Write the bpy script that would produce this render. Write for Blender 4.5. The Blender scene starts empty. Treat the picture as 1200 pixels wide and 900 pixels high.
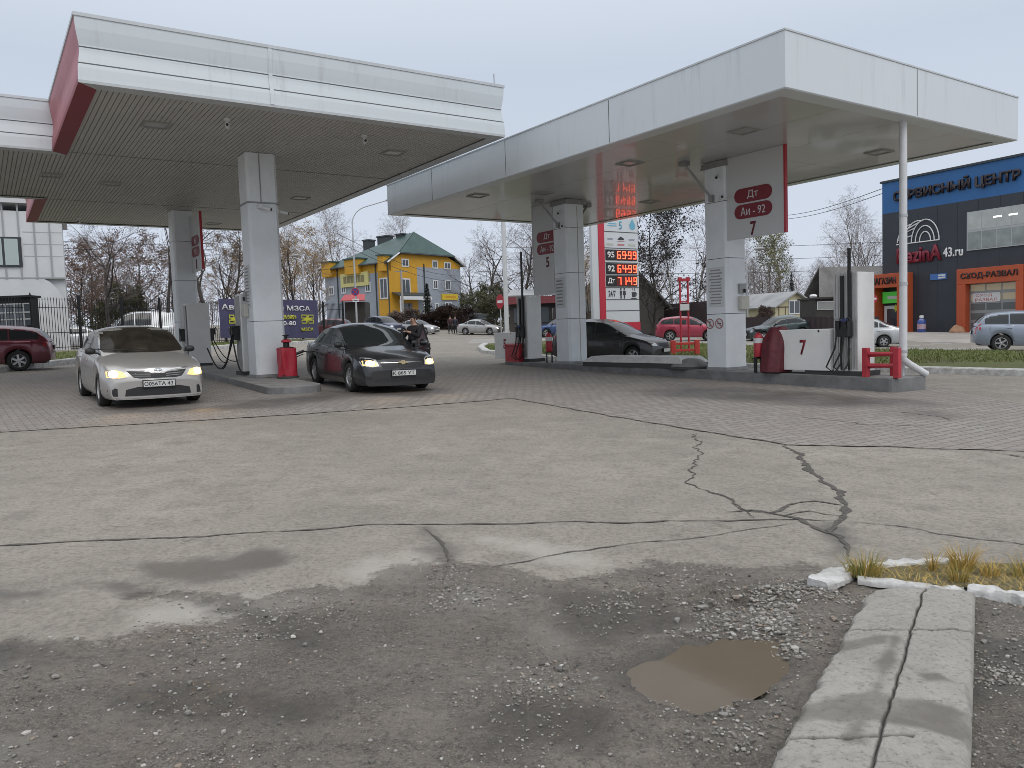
import bpy, bmesh, math, random
import numpy as np
from mathutils import Vector, Matrix, noise as mnoise
from mathutils.bvhtree import BVHTree
from mathutils.geometry import delaunay_2d_cdt
rad = math.radians
SC = bpy.context.scene
COL = SC.collection

# ---------------------------------------------------------------- camera, sky, sun, exposure
F_PX, PITCH, ROLL, EYE = 927.0, 0.0672, -0.0345, 1.6
def _axes():
    fw = Vector((0, math.cos(PITCH), -math.sin(PITCH)))
    up = Vector((0, math.sin(PITCH), math.cos(PITCH)))
    rt = Vector((1, 0, 0))
    c, s = math.cos(ROLL), math.sin(ROLL)
    return rt * c + up * s, up * c - rt * s, fw
RT, UP, FW = _axes()
cam_data = bpy.data.cameras.new('camera')
cam_data.sensor_width = 36.0
cam_data.lens = F_PX / 1200 * 36
cam_data.clip_start = 0.1
cam_data.clip_end = 3000
cam = bpy.data.objects.new('camera', cam_data)
COL.objects.link(cam)
_m = Matrix.Identity(4)
for _i in range(3):
    _m[_i][0], _m[_i][1], _m[_i][2] = RT[_i], UP[_i], -FW[_i]
_m[2][3] = EYE
cam.matrix_world = _m
SC.camera = cam

SUN_EL, SUN_AZ = 48.0, 150.0      # a veiled sun, high and behind the camera's right shoulder
world = bpy.data.worlds.new('World')
SC.world = world
world.use_nodes = True
_nt = world.node_tree
_nt.nodes.clear()
_out = _nt.nodes.new('ShaderNodeOutputWorld')
_bg = _nt.nodes.new('ShaderNodeBackground')
_sky = _nt.nodes.new('ShaderNodeTexSky')
_sky.sky_type = 'NISHITA'
_sky.sun_disc = False
_sky.sun_elevation = rad(SUN_EL)
_sky.sun_rotation = rad(SUN_AZ)
_sky.dust_density = 4.0
_tc = _nt.nodes.new('ShaderNodeTexCoord')
_sep = _nt.nodes.new('ShaderNodeSeparateXYZ')
_ramp = _nt.nodes.new('ShaderNodeValToRGB')     # even cloud deck, brighter overhead (elevation of the view direction)
_e = _ramp.color_ramp.elements
_e[0].position = 0.0; _e[0].color = (6.9, 7.35, 8.3, 1)
_e[1].position = 1.0; _e[1].color = (13.2, 13.5, 14.0, 1)
for _p, _c in ((0.12, (6.7, 7.35, 8.5, 1)), (0.30, (5.9, 6.65, 7.8, 1)), (0.5, (8.6, 9.1, 9.9, 1)), (0.75, (12.0, 12.4, 13.0, 1))):
    _k = _e.new(_p); _k.color = _c
_nz = _nt.nodes.new('ShaderNodeTexNoise')
_nz.inputs['Scale'].default_value = 2.2
_nz.inputs['Detail'].default_value = 4
_mr = _nt.nodes.new('ShaderNodeMapRange')
_mr.inputs['To Min'].default_value = 0.975
_mr.inputs['To Max'].default_value = 1.04
_mul = _nt.nodes.new('ShaderNodeVectorMath'); _mul.operation = 'SCALE'
_mix = _nt.nodes.new('ShaderNodeMix'); _mix.data_type = 'RGBA'
_mix.inputs[0].default_value = 0.93
_L = _nt.links.new
_L(_tc.outputs['Generated'], _sep.inputs[0]); _L(_sep.outputs['Z'], _ramp.inputs[0])
_L(_tc.outputs['Generated'], _nz.inputs['Vector']); _L(_nz.outputs['Fac'], _mr.inputs['Value'])
_L(_ramp.outputs[0], _mul.inputs[0]); _L(_mr.outputs[0], _mul.inputs['Scale'])
_L(_sky.outputs[0], _mix.inputs[6]); _L(_mul.outputs[0], _mix.inputs[7])
_L(_mix.outputs[2], _bg.inputs['Color'])
_bg.inputs['Strength'].default_value = 0.1
_L(_bg.outputs[0], _out.inputs[0])

sun_data = bpy.data.lights.new('sun', 'SUN')
sun_data.energy = 0.9
sun_data.angle = rad(40)
sun_data.color = (1.0, 0.96, 0.9)
sun = bpy.data.objects.new('sun', sun_data)
COL.objects.link(sun)
_az = rad(SUN_AZ)
_sd = Vector((math.sin(_az) * math.cos(rad(SUN_EL)), math.cos(_az) * math.cos(rad(SUN_EL)), math.sin(rad(SUN_EL))))
sun.rotation_euler = _sd.to_track_quat('Z', 'Y').to_euler()
SC.view_settings.view_transform = 'Standard'
SC.view_settings.look = 'None'
SC.view_settings.gamma = 1
SC.view_settings.use_curve_mapping = False
SC.view_settings.exposure = 0.0
SC.cycles.max_bounces = 8
SC.cycles.use_denoising = True
SC.cycles.pixel_filter_type = 'BLACKMAN_HARRIS'
SC.cycles.filter_width = 0.85

# ---------------------------------------------------------------- terrain and pixel helpers
def sstep(a, b, t):
    t = np.clip((t - a) / (b - a), 0, 1)
    return t * t * (3 - 2 * t)
FAC0, FACD = np.array([23.5, 50.0]), np.array([0.4846, -0.8747])   # service centre facade: far end and direction
def gz(x, y):
    """height of the ground: a gentle cross fall to the right, rising away from the camera"""
    xx = np.clip(x, -45, 45); yy = np.clip(y, -10, 140)
    z = -0.022 * xx + 0.015 * yy + 1.2 * sstep(65, 115, yy)
    t = (x - FAC0[0]) * -0.8747 + (y - FAC0[1]) * -0.4846
    z = z + 0.5 * (1 - sstep(1, 9, t)) * sstep(10, 18, np.asarray(x, float))
    return z
def _ss(a, b, t):
    t = (t - a) / (b - a); t = 0.0 if t < 0 else 1.0 if t > 1 else t
    return t * t * (3 - 2 * t)
def gzf(x, y):
    xx = min(45.0, max(-45.0, x)); yy = min(140.0, max(-10.0, y))
    z = -0.022 * xx + 0.015 * yy
    if yy > 65: z += 1.2 * _ss(65, 115, yy)
    if x > 10: z += 0.5 * (1 - _ss(1, 9, (x - 23.5) * -0.8747 + (y - 50.0) * -0.4846)) * _ss(10, 18, x)
    return z
def ray(u, v):
    d = RT * ((u - 600) / F_PX) + UP * ((450 - v) / F_PX) + FW
    return Vector((0, 0, EYE)), d
def P(u, v, dz=0.0):
    """ground point seen at a photo position"""
    o, d = ray(u, v)
    lo, hi = 0.5, 1.0
    g = lambda t: o.z + d.z * t - gzf(d.x * t, d.y * t) - dz
    while g(hi) > 0 and hi < 400:
        lo = hi; hi *= 1.05
    for _ in range(40):
        m = (lo + hi) / 2
        if g(m) > 0: lo = m
        else: hi = m
    p = o + d * hi
    return Vector((p.x, p.y, gzf(p.x, p.y)))
def D(u, v, Y):
    o, d = ray(u, v)
    return o + d * (Y / d.y)
def PZ(u, v, z):
    o, d = ray(u, v)
    return o + d * ((z - o.z) / d.z)
def PV(u, v, p0, n):
    o, d = ray(u, v)
    n = Vector(n)
    return o + d * ((Vector(p0) - o).dot(n) / d.dot(n))

# ---------------------------------------------------------------- naming helpers
def tag(o, label=None, cat=None, group=None, kind=None):
    if label: o['label'] = label
    if cat: o['category'] = cat
    if group: o['group'] = group
    if kind: o['kind'] = kind
    return o
def thing(name, label, cat, loc=(0, 0, 0), rz=0.0, group=None):
    o = bpy.data.objects.new(name, None)
    o.empty_display_size = 0.2
    COL.objects.link(o)
    o.location = loc
    o.rotation_euler = (0, 0, rz)
    return tag(o, label, cat, group)
def dup(root, loc, rz, scale=None, label=None, group=None):
    r = root.copy(); COL.objects.link(r)
    r.location = loc; r.rotation_euler = (0, 0, rz)
    if scale is not None: r.scale = (scale,) * 3 if not hasattr(scale, '__len__') else scale
    if label: r['label'] = label
    if group: r['group'] = group
    for ch in list(root.children):
        c = ch.copy(); COL.objects.link(c); c.parent = r
        for g in ch.children:
            d = g.copy(); COL.objects.link(d); d.parent = c
    return r

# ---------------------------------------------------------------- mesh builder
class MB:
    def __init__(s, M=None):
        s.v = []; s.f = []; s.mi = []; s.M = M or Matrix.Identity(4); s.cur = 0
    def av(s, p):
        s.v.append(tuple(s.M @ Vector(p))); return len(s.v) - 1
    def face(s, idx, mi=None):
        s.f.append(tuple(idx)); s.mi.append(s.cur if mi is None else mi)
    def poly(s, pts, mi=None):
        s.face([s.av(p) for p in pts], mi)
    def box(s, c, d, mi=None, R=None):
        x, y, z = d[0] / 2, d[1] / 2, d[2] / 2
        c = Vector(c)
        ps = [Vector(p) for p in ((-x, -y, -z), (x, -y, -z), (x, y, -z), (-x, y, -z), (-x, -y, z), (x, -y, z), (x, y, z), (-x, y, z))]
        i = [s.av(c + (R @ p if R else p)) for p in ps]
        for q in ((0, 3, 2, 1), (4, 5, 6, 7), (0, 1, 5, 4), (1, 2, 6, 5), (2, 3, 7, 6), (3, 0, 4, 7)):
            s.face([i[k] for k in q], mi)
        return s
    def span(s, a, b, mi=None):
        return s.box([(a[k] + b[k]) / 2 for k in range(3)], [abs(b[k] - a[k]) for k in range(3)], mi)
    def cbox(s, c, d, ch=0.02, mi=None):
        """box with chamfered vertical edges"""
        x, y, z = d[0] / 2, d[1] / 2, d[2] / 2
        pts = [(-x + ch, -y), (x - ch, -y), (x, -y + ch), (x, y - ch), (x - ch, y), (-x + ch, y), (-x, y - ch), (-x, -y + ch)]
        return s.prism([(c[0] + p[0], c[1] + p[1]) for p in pts], c[2] - z, c[2] + z, mi)
    def prism(s, pts, z0, z1, mi=None):
        b = [s.av((p[0], p[1], z0)) for p in pts]; t = [s.av((p[0], p[1], z1)) for p in pts]
        n = len(pts)
        s.face(b[::-1], mi); s.face(t, mi)
        for k in range(n): s.face((b[k], b[(k + 1) % n], t[(k + 1) % n], t[k]), mi)
        return s
    def slab(s, pts, thick, nrm, mi=None):
        """planar polygon (3-D points) thickened along nrm"""
        n = Vector(nrm).normalized() * thick
        a = [s.av(Vector(p)) for p in pts]; b = [s.av(Vector(p) + n) for p in pts]
        k = len(pts)
        s.face(a[::-1], mi); s.face(b, mi)
        for i in range(k): s.face((a[i], a[(i + 1) % k], b[(i + 1) % k], b[i]), mi)
        return s
    def tube(s, pts, r, n=6, mi=None, caps=True):
        pts = [Vector(p) for p in pts]
        m = len(pts)
        rs = list(r) if hasattr(r, '__len__') else [r] * m
        rings = []
        t = (pts[1] - pts[0]).normalized()
        a = t.orthogonal().normalized()
        for k in range(m):
            tt = (pts[min(k + 1, m - 1)] - pts[max(k - 1, 0)])
            if tt.length > 1e-9: t = tt.normalized()
            a = (a - t * a.dot(t))
            if a.length < 1e-6: a = t.orthogonal()
            a.normalize()
            b = t.cross(a)
            rings.append([s.av(pts[k] + (a * math.cos(2 * math.pi * j / n) + b * math.sin(2 * math.pi * j / n)) * rs[k]) for j in range(n)])
        for k in range(m - 1):
            for j in range(n):
                s.face((rings[k][j], rings[k][(j + 1) % n], rings[k + 1][(j + 1) % n], rings[k + 1][j]), mi)
        if caps:
            s.face(rings[0][::-1], mi); s.face(rings[-1], mi)
        return s
    def lathe(s, prof, c=(0, 0, 0), n=16, axis='Z', mi=None, caps=True):
        """prof: list of (radius, height along axis)"""
        rings = []
        for (r, h) in prof:
            ring = []
            for j in range(n):
                a = 2 * math.pi * j / n
                x, y = r * math.cos(a), r * math.sin(a)
                p = (x, y, h) if axis == 'Z' else ((h, x, y) if axis == 'X' else (y, h, x))
                ring.append(s.av((c[0] + p[0], c[1] + p[1], c[2] + p[2])))
            rings.append(ring)
        for k in range(len(rings) - 1):
            for j in range(n):
                s.face((rings[k][j], rings[k][(j + 1) % n], rings[k + 1][(j + 1) % n], rings[k + 1][j]), mi)
        if caps: s.face(rings[0][::-1], mi); s.face(rings[-1], mi)
        return s
    def grid(s, fn, nu, nv, mi=None):
        idx = [[s.av(fn(i / nu, j / nv)) for j in range(nv + 1)] for i in range(nu + 1)]
        for i in range(nu):
            for j in range(nv):
                s.face((idx[i][j], idx[i + 1][j], idx[i + 1][j + 1], idx[i][j + 1]), mi)
        return s
    def mesh(s, name, mats, smooth=None):
        me = bpy.data.meshes.new(name)
        me.from_pydata(s.v, [], s.f)
        for m in (mats if isinstance(mats, (list, tuple)) else [mats]): me.materials.append(m)
        if any(s.mi): me.polygons.foreach_set('material_index', s.mi)
        if smooth is not None:
            me.polygons.foreach_set('use_smooth', [True] * len(me.polygons))
            if smooth < 179: me.set_sharp_from_angle(angle=rad(smooth))
        me.update()
        return me
    def build(s, name, mats, parent=None, smooth=None, bevel=0):
        o = bpy.data.objects.new(name, s.mesh(name, mats, smooth))
        COL.objects.link(o)
        if parent: o.parent = parent
        if bevel:
            b = o.modifiers.new('bevel', 'BEVEL'); b.width = bevel; b.segments = 2; b.limit_method = 'ANGLE'; b.angle_limit = rad(40)
        return o
def frame(o, x, y, z=None):
    """4x4 with origin o and axes x, y"""
    x = Vector(x).normalized(); y = Vector(y).normalized(); z = x.cross(y)
    return Matrix(((x.x, y.x, z.x, o[0]), (x.y, y.y, z.y, o[1]), (x.z, y.z, z.z, o[2]), (0, 0, 0, 1)))
def text(body, parent, M, w, h, mat, name='lettering', depth=0.004, bold=0.0):
    """lettering fitted into w x h around the origin of M (x right, y up, z out of the surface)"""
    cu = bpy.data.curves.new(name, 'FONT')
    cu.body = body; cu.align_x = 'LEFT'; cu.size = 1.0; cu.resolution_u = 3
    cu.offset = bold
    o = bpy.data.objects.new(name, cu)
    COL.objects.link(o)
    dg = bpy.context.evaluated_depsgraph_get(); dg.update()
    me = bpy.data.meshes.new_from_object(o.evaluated_get(dg))
    bpy.data.objects.remove(o); bpy.data.curves.remove(cu)
    n = len(me.vertices)
    if n == 0: return None
    co = np.empty(n * 3); me.vertices.foreach_get('co', co); co = co.reshape(-1, 3)
    mn, mx = co.min(0), co.max(0)
    c = (mn + mx) / 2
    sx = w / max(1e-6, mx[0] - mn[0]); sy = h / max(1e-6, mx[1] - mn[1])
    co = (co - c) * [sx, sy, 0]
    bm = bmesh.new(); bm.from_mesh(me)
    for v, q in zip(bm.verts, co): v.co = q
    ext = bmesh.ops.extrude_face_region(bm, geom=bm.faces[:])
    for g in ext['geom']:
        if isinstance(g, bmesh.types.BMVert): g.co.z += depth
    bm.to_mesh(me); bm.free()
    me.transform(M)
    me.materials.clear(); me.materials.append(mat); me.update()
    me.name = name
    ob = bpy.data.objects.new(name, me); COL.objects.link(ob); ob.parent = parent
    return ob

# ---------------------------------------------------------------- materials
def mat(name, col, rough=0.6, metal=0.0, var=0.0, scale=3.0, bump=0.0, bscale=40.0, spec=0.5, coat=0.0, emit=None, est=0.0, dirt=None, drough=0.0, coords='Object'):
    m = bpy.data.materials.new(name); m.use_nodes = True
    nt = m.node_tree; b = nt.nodes['Principled BSDF']; L = nt.links.new
    b.inputs['Base Color'].default_value = (*col, 1); b.inputs['Roughness'].default_value = rough
    b.inputs['Metallic'].default_value = metal; b.inputs['Specular IOR Level'].default_value = spec
    b.inputs['Coat Weight'].default_value = coat; b.inputs['Coat Roughness'].default_value = 0.05
    if emit: b.inputs['Emission Color'].default_value = (*emit, 1); b.inputs['Emission Strength'].default_value = est
    if var or bump or dirt:
        tc = nt.nodes.new('ShaderNodeTexCoord')
    if var or dirt:
        n = nt.nodes.new('ShaderNodeTexNoise'); n.inputs['Scale'].default_value = scale; n.inputs['Detail'].default_value = 6; n.inputs['Roughness'].default_value = 0.65
        L(tc.outputs[coords], n.inputs['Vector'])
        mx = nt.nodes.new('ShaderNodeMix'); mx.data_type = 'RGBA'
        mr = nt.nodes.new('ShaderNodeMapRange'); mr.inputs['From Min'].default_value = 0.33; mr.inputs['From Max'].default_value = 0.67
        L(n.outputs['Fac'], mr.inputs['Value']); L(mr.outputs[0], mx.inputs[0])
        hi = dirt if dirt else tuple(min(1, c * (1 + var)) for c in col)
        mx.inputs[6].default_value = (*[c * (1 - var) for c in col], 1) if not dirt else (*col, 1)
        mx.inputs[7].default_value = (*hi, 1)
        L(mx.outputs[2], b.inputs['Base Color'])
        if drough:
            m2 = nt.nodes.new('ShaderNodeMapRange'); m2.inputs['To Min'].default_value = max(0, rough - drough); m2.inputs['To Max'].default_value = min(1, rough + drough)
            L(n.outputs['Fac'], m2.inputs['Value']); L(m2.outputs[0], b.inputs['Roughness'])
    if bump:
        n2 = nt.nodes.new('ShaderNodeTexNoise'); n2.inputs['Scale'].default_value = bscale; n2.inputs['Detail'].default_value = 5
        L(tc.outputs[coords], n2.inputs['Vector'])
        bp = nt.nodes.new('ShaderNodeBump'); bp.inputs['Strength'].default_value = bump; bp.inputs['Distance'].default_value = 0.02
        L(n2.outputs['Fac'], bp.inputs['Height']); L(bp.outputs[0], b.inputs['Normal'])
    return m
WHITE = mat('white_cladding', (0.60, 0.62, 0.63), 0.45, var=0.05, scale=1.3)
PILLAR = mat('pillar_panel', (0.74, 0.77, 0.79), 0.4, var=0.07, scale=1.2)
JOINT = mat('dark_joint', (0.06, 0.06, 0.06), 0.8)
RED = mat('red_paint', (0.42, 0.03, 0.045), 0.4, var=0.15, scale=4)
REDF = mat('faded_red_panel', (0.40, 0.12, 0.14), 0.5, var=0.12, scale=1.5)
DRED = mat('dark_red_plate', (0.20, 0.018, 0.03), 0.4)
STEEL = mat('galvanised_steel', (0.50, 0.51, 0.52), 0.4, 0.6, var=0.1, scale=6)
GREYM = mat('grey_metal', (0.30, 0.30, 0.30), 0.45, 0.3, var=0.12, scale=5)
BLACK = mat('black_plastic', (0.018, 0.018, 0.019), 0.45)
RUBBER = mat('black_rubber', (0.02, 0.02, 0.02), 0.75)
CONC = mat('concrete', (0.36, 0.345, 0.32), 0.85, var=0.16, scale=5, bump=0.35, bscale=60)
KERBM = mat('whitewashed_kerb', (0.62, 0.62, 0.61), 0.88, dirt=(0.33, 0.32, 0.30), scale=7, bump=0.5, bscale=30)
PAPER = mat('paper_sheet', (0.62, 0.63, 0.63), 0.7)
INK = mat('ink', (0.05, 0.05, 0.06), 0.7)
WHITEP = mat('white_paint', (0.72, 0.73, 0.73), 0.45, var=0.04, scale=3)
WPOLE = mat('white_pole_paint', (0.62, 0.63, 0.64), 0.4, var=0.06, scale=4)
GLASS = mat('window_glass', (0.05, 0.06, 0.07), 0.06, spec=0.8)
# ---------------------------------------------------------------- ground
rng = np.random.default_rng(7)
random.seed(7)
_perm = rng.random((256, 256))
def vnoise(x, y, s):
    x = x * s; y = y * s
    xi = np.floor(x).astype(int); yi = np.floor(y).astype(int)
    fx = x - xi; fy = y - yi
    fx = fx * fx * (3 - 2 * fx); fy = fy * fy * (3 - 2 * fy)
    g = lambda a, b: _perm[a & 255, b & 255]
    return (g(xi, yi) * (1 - fx) + g(xi + 1, yi) * fx) * (1 - fy) + (g(xi, yi + 1) * (1 - fx) + g(xi + 1, yi + 1) * fx) * fy
def fbm(x, y, s, o=4):
    r = 0; a = 0.5
    for k in range(o):
        r = r + a * vnoise(x + 17.3 * k, y - 9.1 * k, s * 2 ** k); a *= 0.5
    return r
def sdist(px, py, poly):
    """signed distance to a polygon, positive inside"""
    d = np.full(px.shape, 1e9); ins = np.zeros(px.shape, bool)
    n = len(poly)
    for i in range(n):
        ax, ay = poly[i]; bx, by = poly[(i + 1) % n]
        ex, ey = bx - ax, by - ay
        t = np.clip(((px - ax) * ex + (py - ay) * ey) / (ex * ex + ey * ey + 1e-12), 0, 1)
        d = np.minimum(d, np.hypot(px - ax - t * ex, py - ay - t * ey))
        c = ((ay > py) != (by > py)) & (px < (bx - ax) * (py - ay) / (by - ay + 1e-12) + ax)
        ins ^= c
    return np.where(ins, d, -d)
def gpoly(px): return [tuple(P(u, v)[:2]) for u, v in px]

DIRT = gpoly([(-260, 700), (0, 742), (90, 740), (150, 738), (262, 722), (258, 706), (200, 700), (150, 697), (170, 690), (270, 698), (300, 704), (340, 688), (395, 684), (430, 676), (452, 660), (505, 660), (527, 652), (545, 660), (592, 660), (650, 674), (690, 672), (735, 663), (770, 655), (850, 655), (900, 664), (945, 662), (990, 676), (1070, 684), (1130, 692), (1200, 706), (1420, 740), (1700, 1200), (600, 1600), (-600, 1300)])
DAMP = [gpoly([(140, 662), (185, 655), (262, 654), (300, 646), (345, 640), (330, 655), (290, 668), (225, 684), (180, 680)]),
        gpoly([(-40, 690), (30, 690), (75, 686), (60, 700), (10, 704), (-40, 706)]),
        gpoly([(95, 680), (150, 680), (175, 692), (130, 696)]),
        gpoly([(500, 620), (512, 640), (520, 655), (532, 660), (535, 650), (520, 636)]),
        gpoly([(975, 615), (1000, 618), (995, 650), (975, 650)]),
        gpoly([(240, 706), (300, 712), (380, 722), (420, 742), (400, 770), (340, 760), (280, 735)]),
        gpoly([(640, 700), (760, 690), (800, 720), (760, 750), (690, 760), (650, 730)]),
        gpoly([(120, 800), (260, 790), (420, 820), (380, 860), (220, 850), (130, 830)]),
        gpoly([(540, 840), (700, 815), (760, 850), (700, 890), (560, 890)]),
        gpoly([(1145, 750), (1230, 740), (1250, 800), (1150, 810)]),
        gpoly([(-60, 745), (70, 750), (60, 780), (-60, 790)])]
PALE = [gpoly([(560, 628), (610, 632), (660, 640), (700, 652), (720, 664), (680, 672), (640, 662), (590, 645)]),
        gpoly([(430, 655), (480, 652), (520, 658), (440, 684), (400, 690), (400, 670)]),
        gpoly([(270, 700), (420, 690), (350, 712), (270, 730), (150, 736), (150, 715)]),
        gpoly([(610, 722), (640, 732), (668, 742), (672, 756), (655, 756), (642, 744), (618, 735)]),
        gpoly([(520, 692), (570, 690), (580, 706), (535, 712)]),
        gpoly([(10, 860), (80, 850), (65, 890), (-20, 900)])]
PUD = gpoly([(742, 783), (765, 768), (805, 755), (850, 749), (885, 753), (906, 770), (896, 792), (868, 806), (850, 820), (815, 826), (775, 815), (748, 800)])

def cat_lines(a):
    return np.unique(np.concatenate(a).round(5))
gx = cat_lines([np.arange(-5.2, 5.2001, 0.032), np.geomspace(5.3, 420, 60), -np.geomspace(5.3, 420, 60)])
gy = cat_lines([np.arange(2.2, 6.6001, 0.028), 6.6 + np.geomspace(0.06, 700, 90), -np.geomspace(0.1, 60, 14) + 2.15])
GX, GY = np.meshgrid(gx, gy)
fxp, fyp = GX.ravel(), GY.ravel()
wob = (fbm(fxp, fyp, 2.2, 4) - 0.47) * 0.40 + (fbm(fxp, fyp, 7, 4) - 0.44) * 0.26
near = (np.abs(fxp) < 9) & (fyp > 0.5) & (fyp < 9)
dirt = np.zeros(fxp.shape); damp = np.zeros(fxp.shape); pale = np.zeros(fxp.shape); pud = np.full(fxp.shape, -9.0)
nx, ny = fxp[near], fyp[near]; nw = wob[near]
dirt[near] = sstep(-0.16, 0.20, sdist(nx, ny, DIRT) + nw * .8)
for pl in DAMP: damp[near] = np.maximum(damp[near], sstep(-0.10, 0.12, sdist(nx, ny, pl) + nw * 0.9))
for pl in PALE: pale[near] = np.maximum(pale[near], sstep(-0.12, 0.16, sdist(nx, ny, pl) + nw * 0.9))
pud[near] = sdist(nx, ny, PUD) + 0.03 + nw * 0.34
gzv = gz(fxp, fyp)
lump = (fbm(fxp, fyp, 1.6, 3) - 0.44) * 0.07 + (fbm(fxp, fyp, 8, 3) - 0.44) * 0.042 + (vnoise(fxp, fyp, 15) - 0.5) * 0.010
CL = P(850, 700); cl = np.exp(-(((fxp - CL.x) / 0.42) ** 2 + ((fyp - CL.y) / 0.17) ** 2))
lump = lump + cl * ((fbm(fxp, fyp, 12, 3) - 0.36) * 0.24)
gzd = gzv + dirt * (lump - 0.008) - 0.050 * sstep(-0.11, 0.11, pud)
gzd = gzd + 0.02 * np.exp(-((pud + 0.16) / 0.07) ** 2) * (pud > -1) * vnoise(fxp, fyp, 5)
wet = np.maximum(sstep(-0.22, 0.02, pud) * (pud > -1), damp)
_gm = bpy.data.meshes.new('ground')
nxn, nyn = len(gx), len(gy)
_i = np.arange(nxn * nyn).reshape(nyn, nxn)
_q = np.stack([_i[:-1, :-1], _i[:-1, 1:], _i[1:, 1:], _i[1:, :-1]], -1).reshape(-1, 4)
_gm.vertices.add(nxn * nyn); _gm.vertices.foreach_set('co', np.stack([fxp, fyp, gzd], -1).ravel())
_gm.loops.add(_q.size); _gm.loops.foreach_set('vertex_index', _q.ravel())
_gm.polygons.add(len(_q)); _gm.polygons.foreach_set('loop_start', np.arange(len(_q)) * 4)
_gm.update(calc_edges=True)
_gm.polygons.foreach_set('use_smooth', np.ones(len(_q), bool))
for _n, _a in (('dirt', dirt), ('wet', wet), ('pale', pale)):
    _gm.attributes.new(_n, 'FLOAT', 'POINT').data.foreach_set('value', _a.astype(np.float32))
ground = bpy.data.objects.new('ground', _gm); COL.objects.link(ground); tag(ground, kind='structure')
def GZD(x, y):
    """displaced ground height near the camera"""
    ix = min(max(np.searchsorted(gx, x), 1), nxn - 1); iy = min(max(np.searchsorted(gy, y), 1), nyn - 1)
    return float(max(gzd[iy * nxn + ix], gzd[(iy - 1) * nxn + ix - 1]))
def GDIRT(x, y):
    ix = min(max(np.searchsorted(gx, x), 1), nxn - 1); iy = min(max(np.searchsorted(gy, y), 1), nyn - 1)
    return float(dirt[iy * nxn + ix]), float(pud[iy * nxn + ix])

class NT:
    """small helper for node graphs"""
    def __init__(s, name):
        s.m = bpy.data.materials.new(name); s.m.use_nodes = True
        s.nt = s.m.node_tree; s.b = s.nt.nodes['Principled BSDF']
        s.tc = s.nt.nodes.new('ShaderNodeTexCoord')
        s.pos = s.tc.outputs['Object']
    def n(s, t, **k):
        o = s.nt.nodes.new(t)
        for a, b in k.items(): setattr(o, a, b)
        return o
    def l(s, a, b): s.nt.links.new(a, b)
    def noise(s, scale, detail=5, rough=0.6, vec=None):
        o = s.n('ShaderNodeTexNoise'); o.inputs['Scale'].default_value = scale; o.inputs['Detail'].default_value = detail; o.inputs['Roughness'].default_value = rough
        s.l(vec or s.pos, o.inputs['Vector']); return o.outputs['Fac']
    def rng(s, v, a, b, c=0.0, d=1.0):
        o = s.n('ShaderNodeMapRange'); s.l(v, o.inputs['Value'])
        for k, x in zip(('From Min', 'From Max', 'To Min', 'To Max'), (a, b, c, d)): o.inputs[k].default_value = x
        return o.outputs[0]
    def mix(s, f, a, b):
        o = s.n('ShaderNodeMix', data_type='RGBA')
        for i, x in ((0, f), (6, a), (7, b)):
            if isinstance(x, tuple): o.inputs[i].default_value = (*x, 1)
            elif isinstance(x, float): o.inputs[i].default_value = x
            else: s.l(x, o.inputs[i])
        return o.outputs[2]
    def math(s, op, a, b=0.0):
        o = s.n('ShaderNodeMath', operation=op)
        for i, x in ((0, a), (1, b)):
            if isinstance(x, (int, float)): o.inputs[i].default_value = x
            else: s.l(x, o.inputs[i])
        return o.outputs[0]
    def attr(s, name):
        return s.n('ShaderNodeAttribute', attribute_name=name).outputs['Fac']
    def bump(s, h, st, dist=0.02, nrm=None):
        o = s.n('ShaderNodeBump'); o.inputs['Strength'].default_value = st; o.inputs['Distance'].default_value = dist
        s.l(h, o.inputs['Height'])
        if nrm: s.l(nrm, o.inputs['Normal'])
        return o.outputs[0]
    def out(s, col=None, rough=None, nrm=None):
        if col is not None: s.l(col, s.b.inputs['Base Color'])
        if rough is not None:
            if isinstance(rough, float): s.b.inputs['Roughness'].default_value = rough
            else: s.l(rough, s.b.inputs['Roughness'])
        if nrm is not None: s.l(nrm, s.b.inputs['Normal'])
        return s.m
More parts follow.
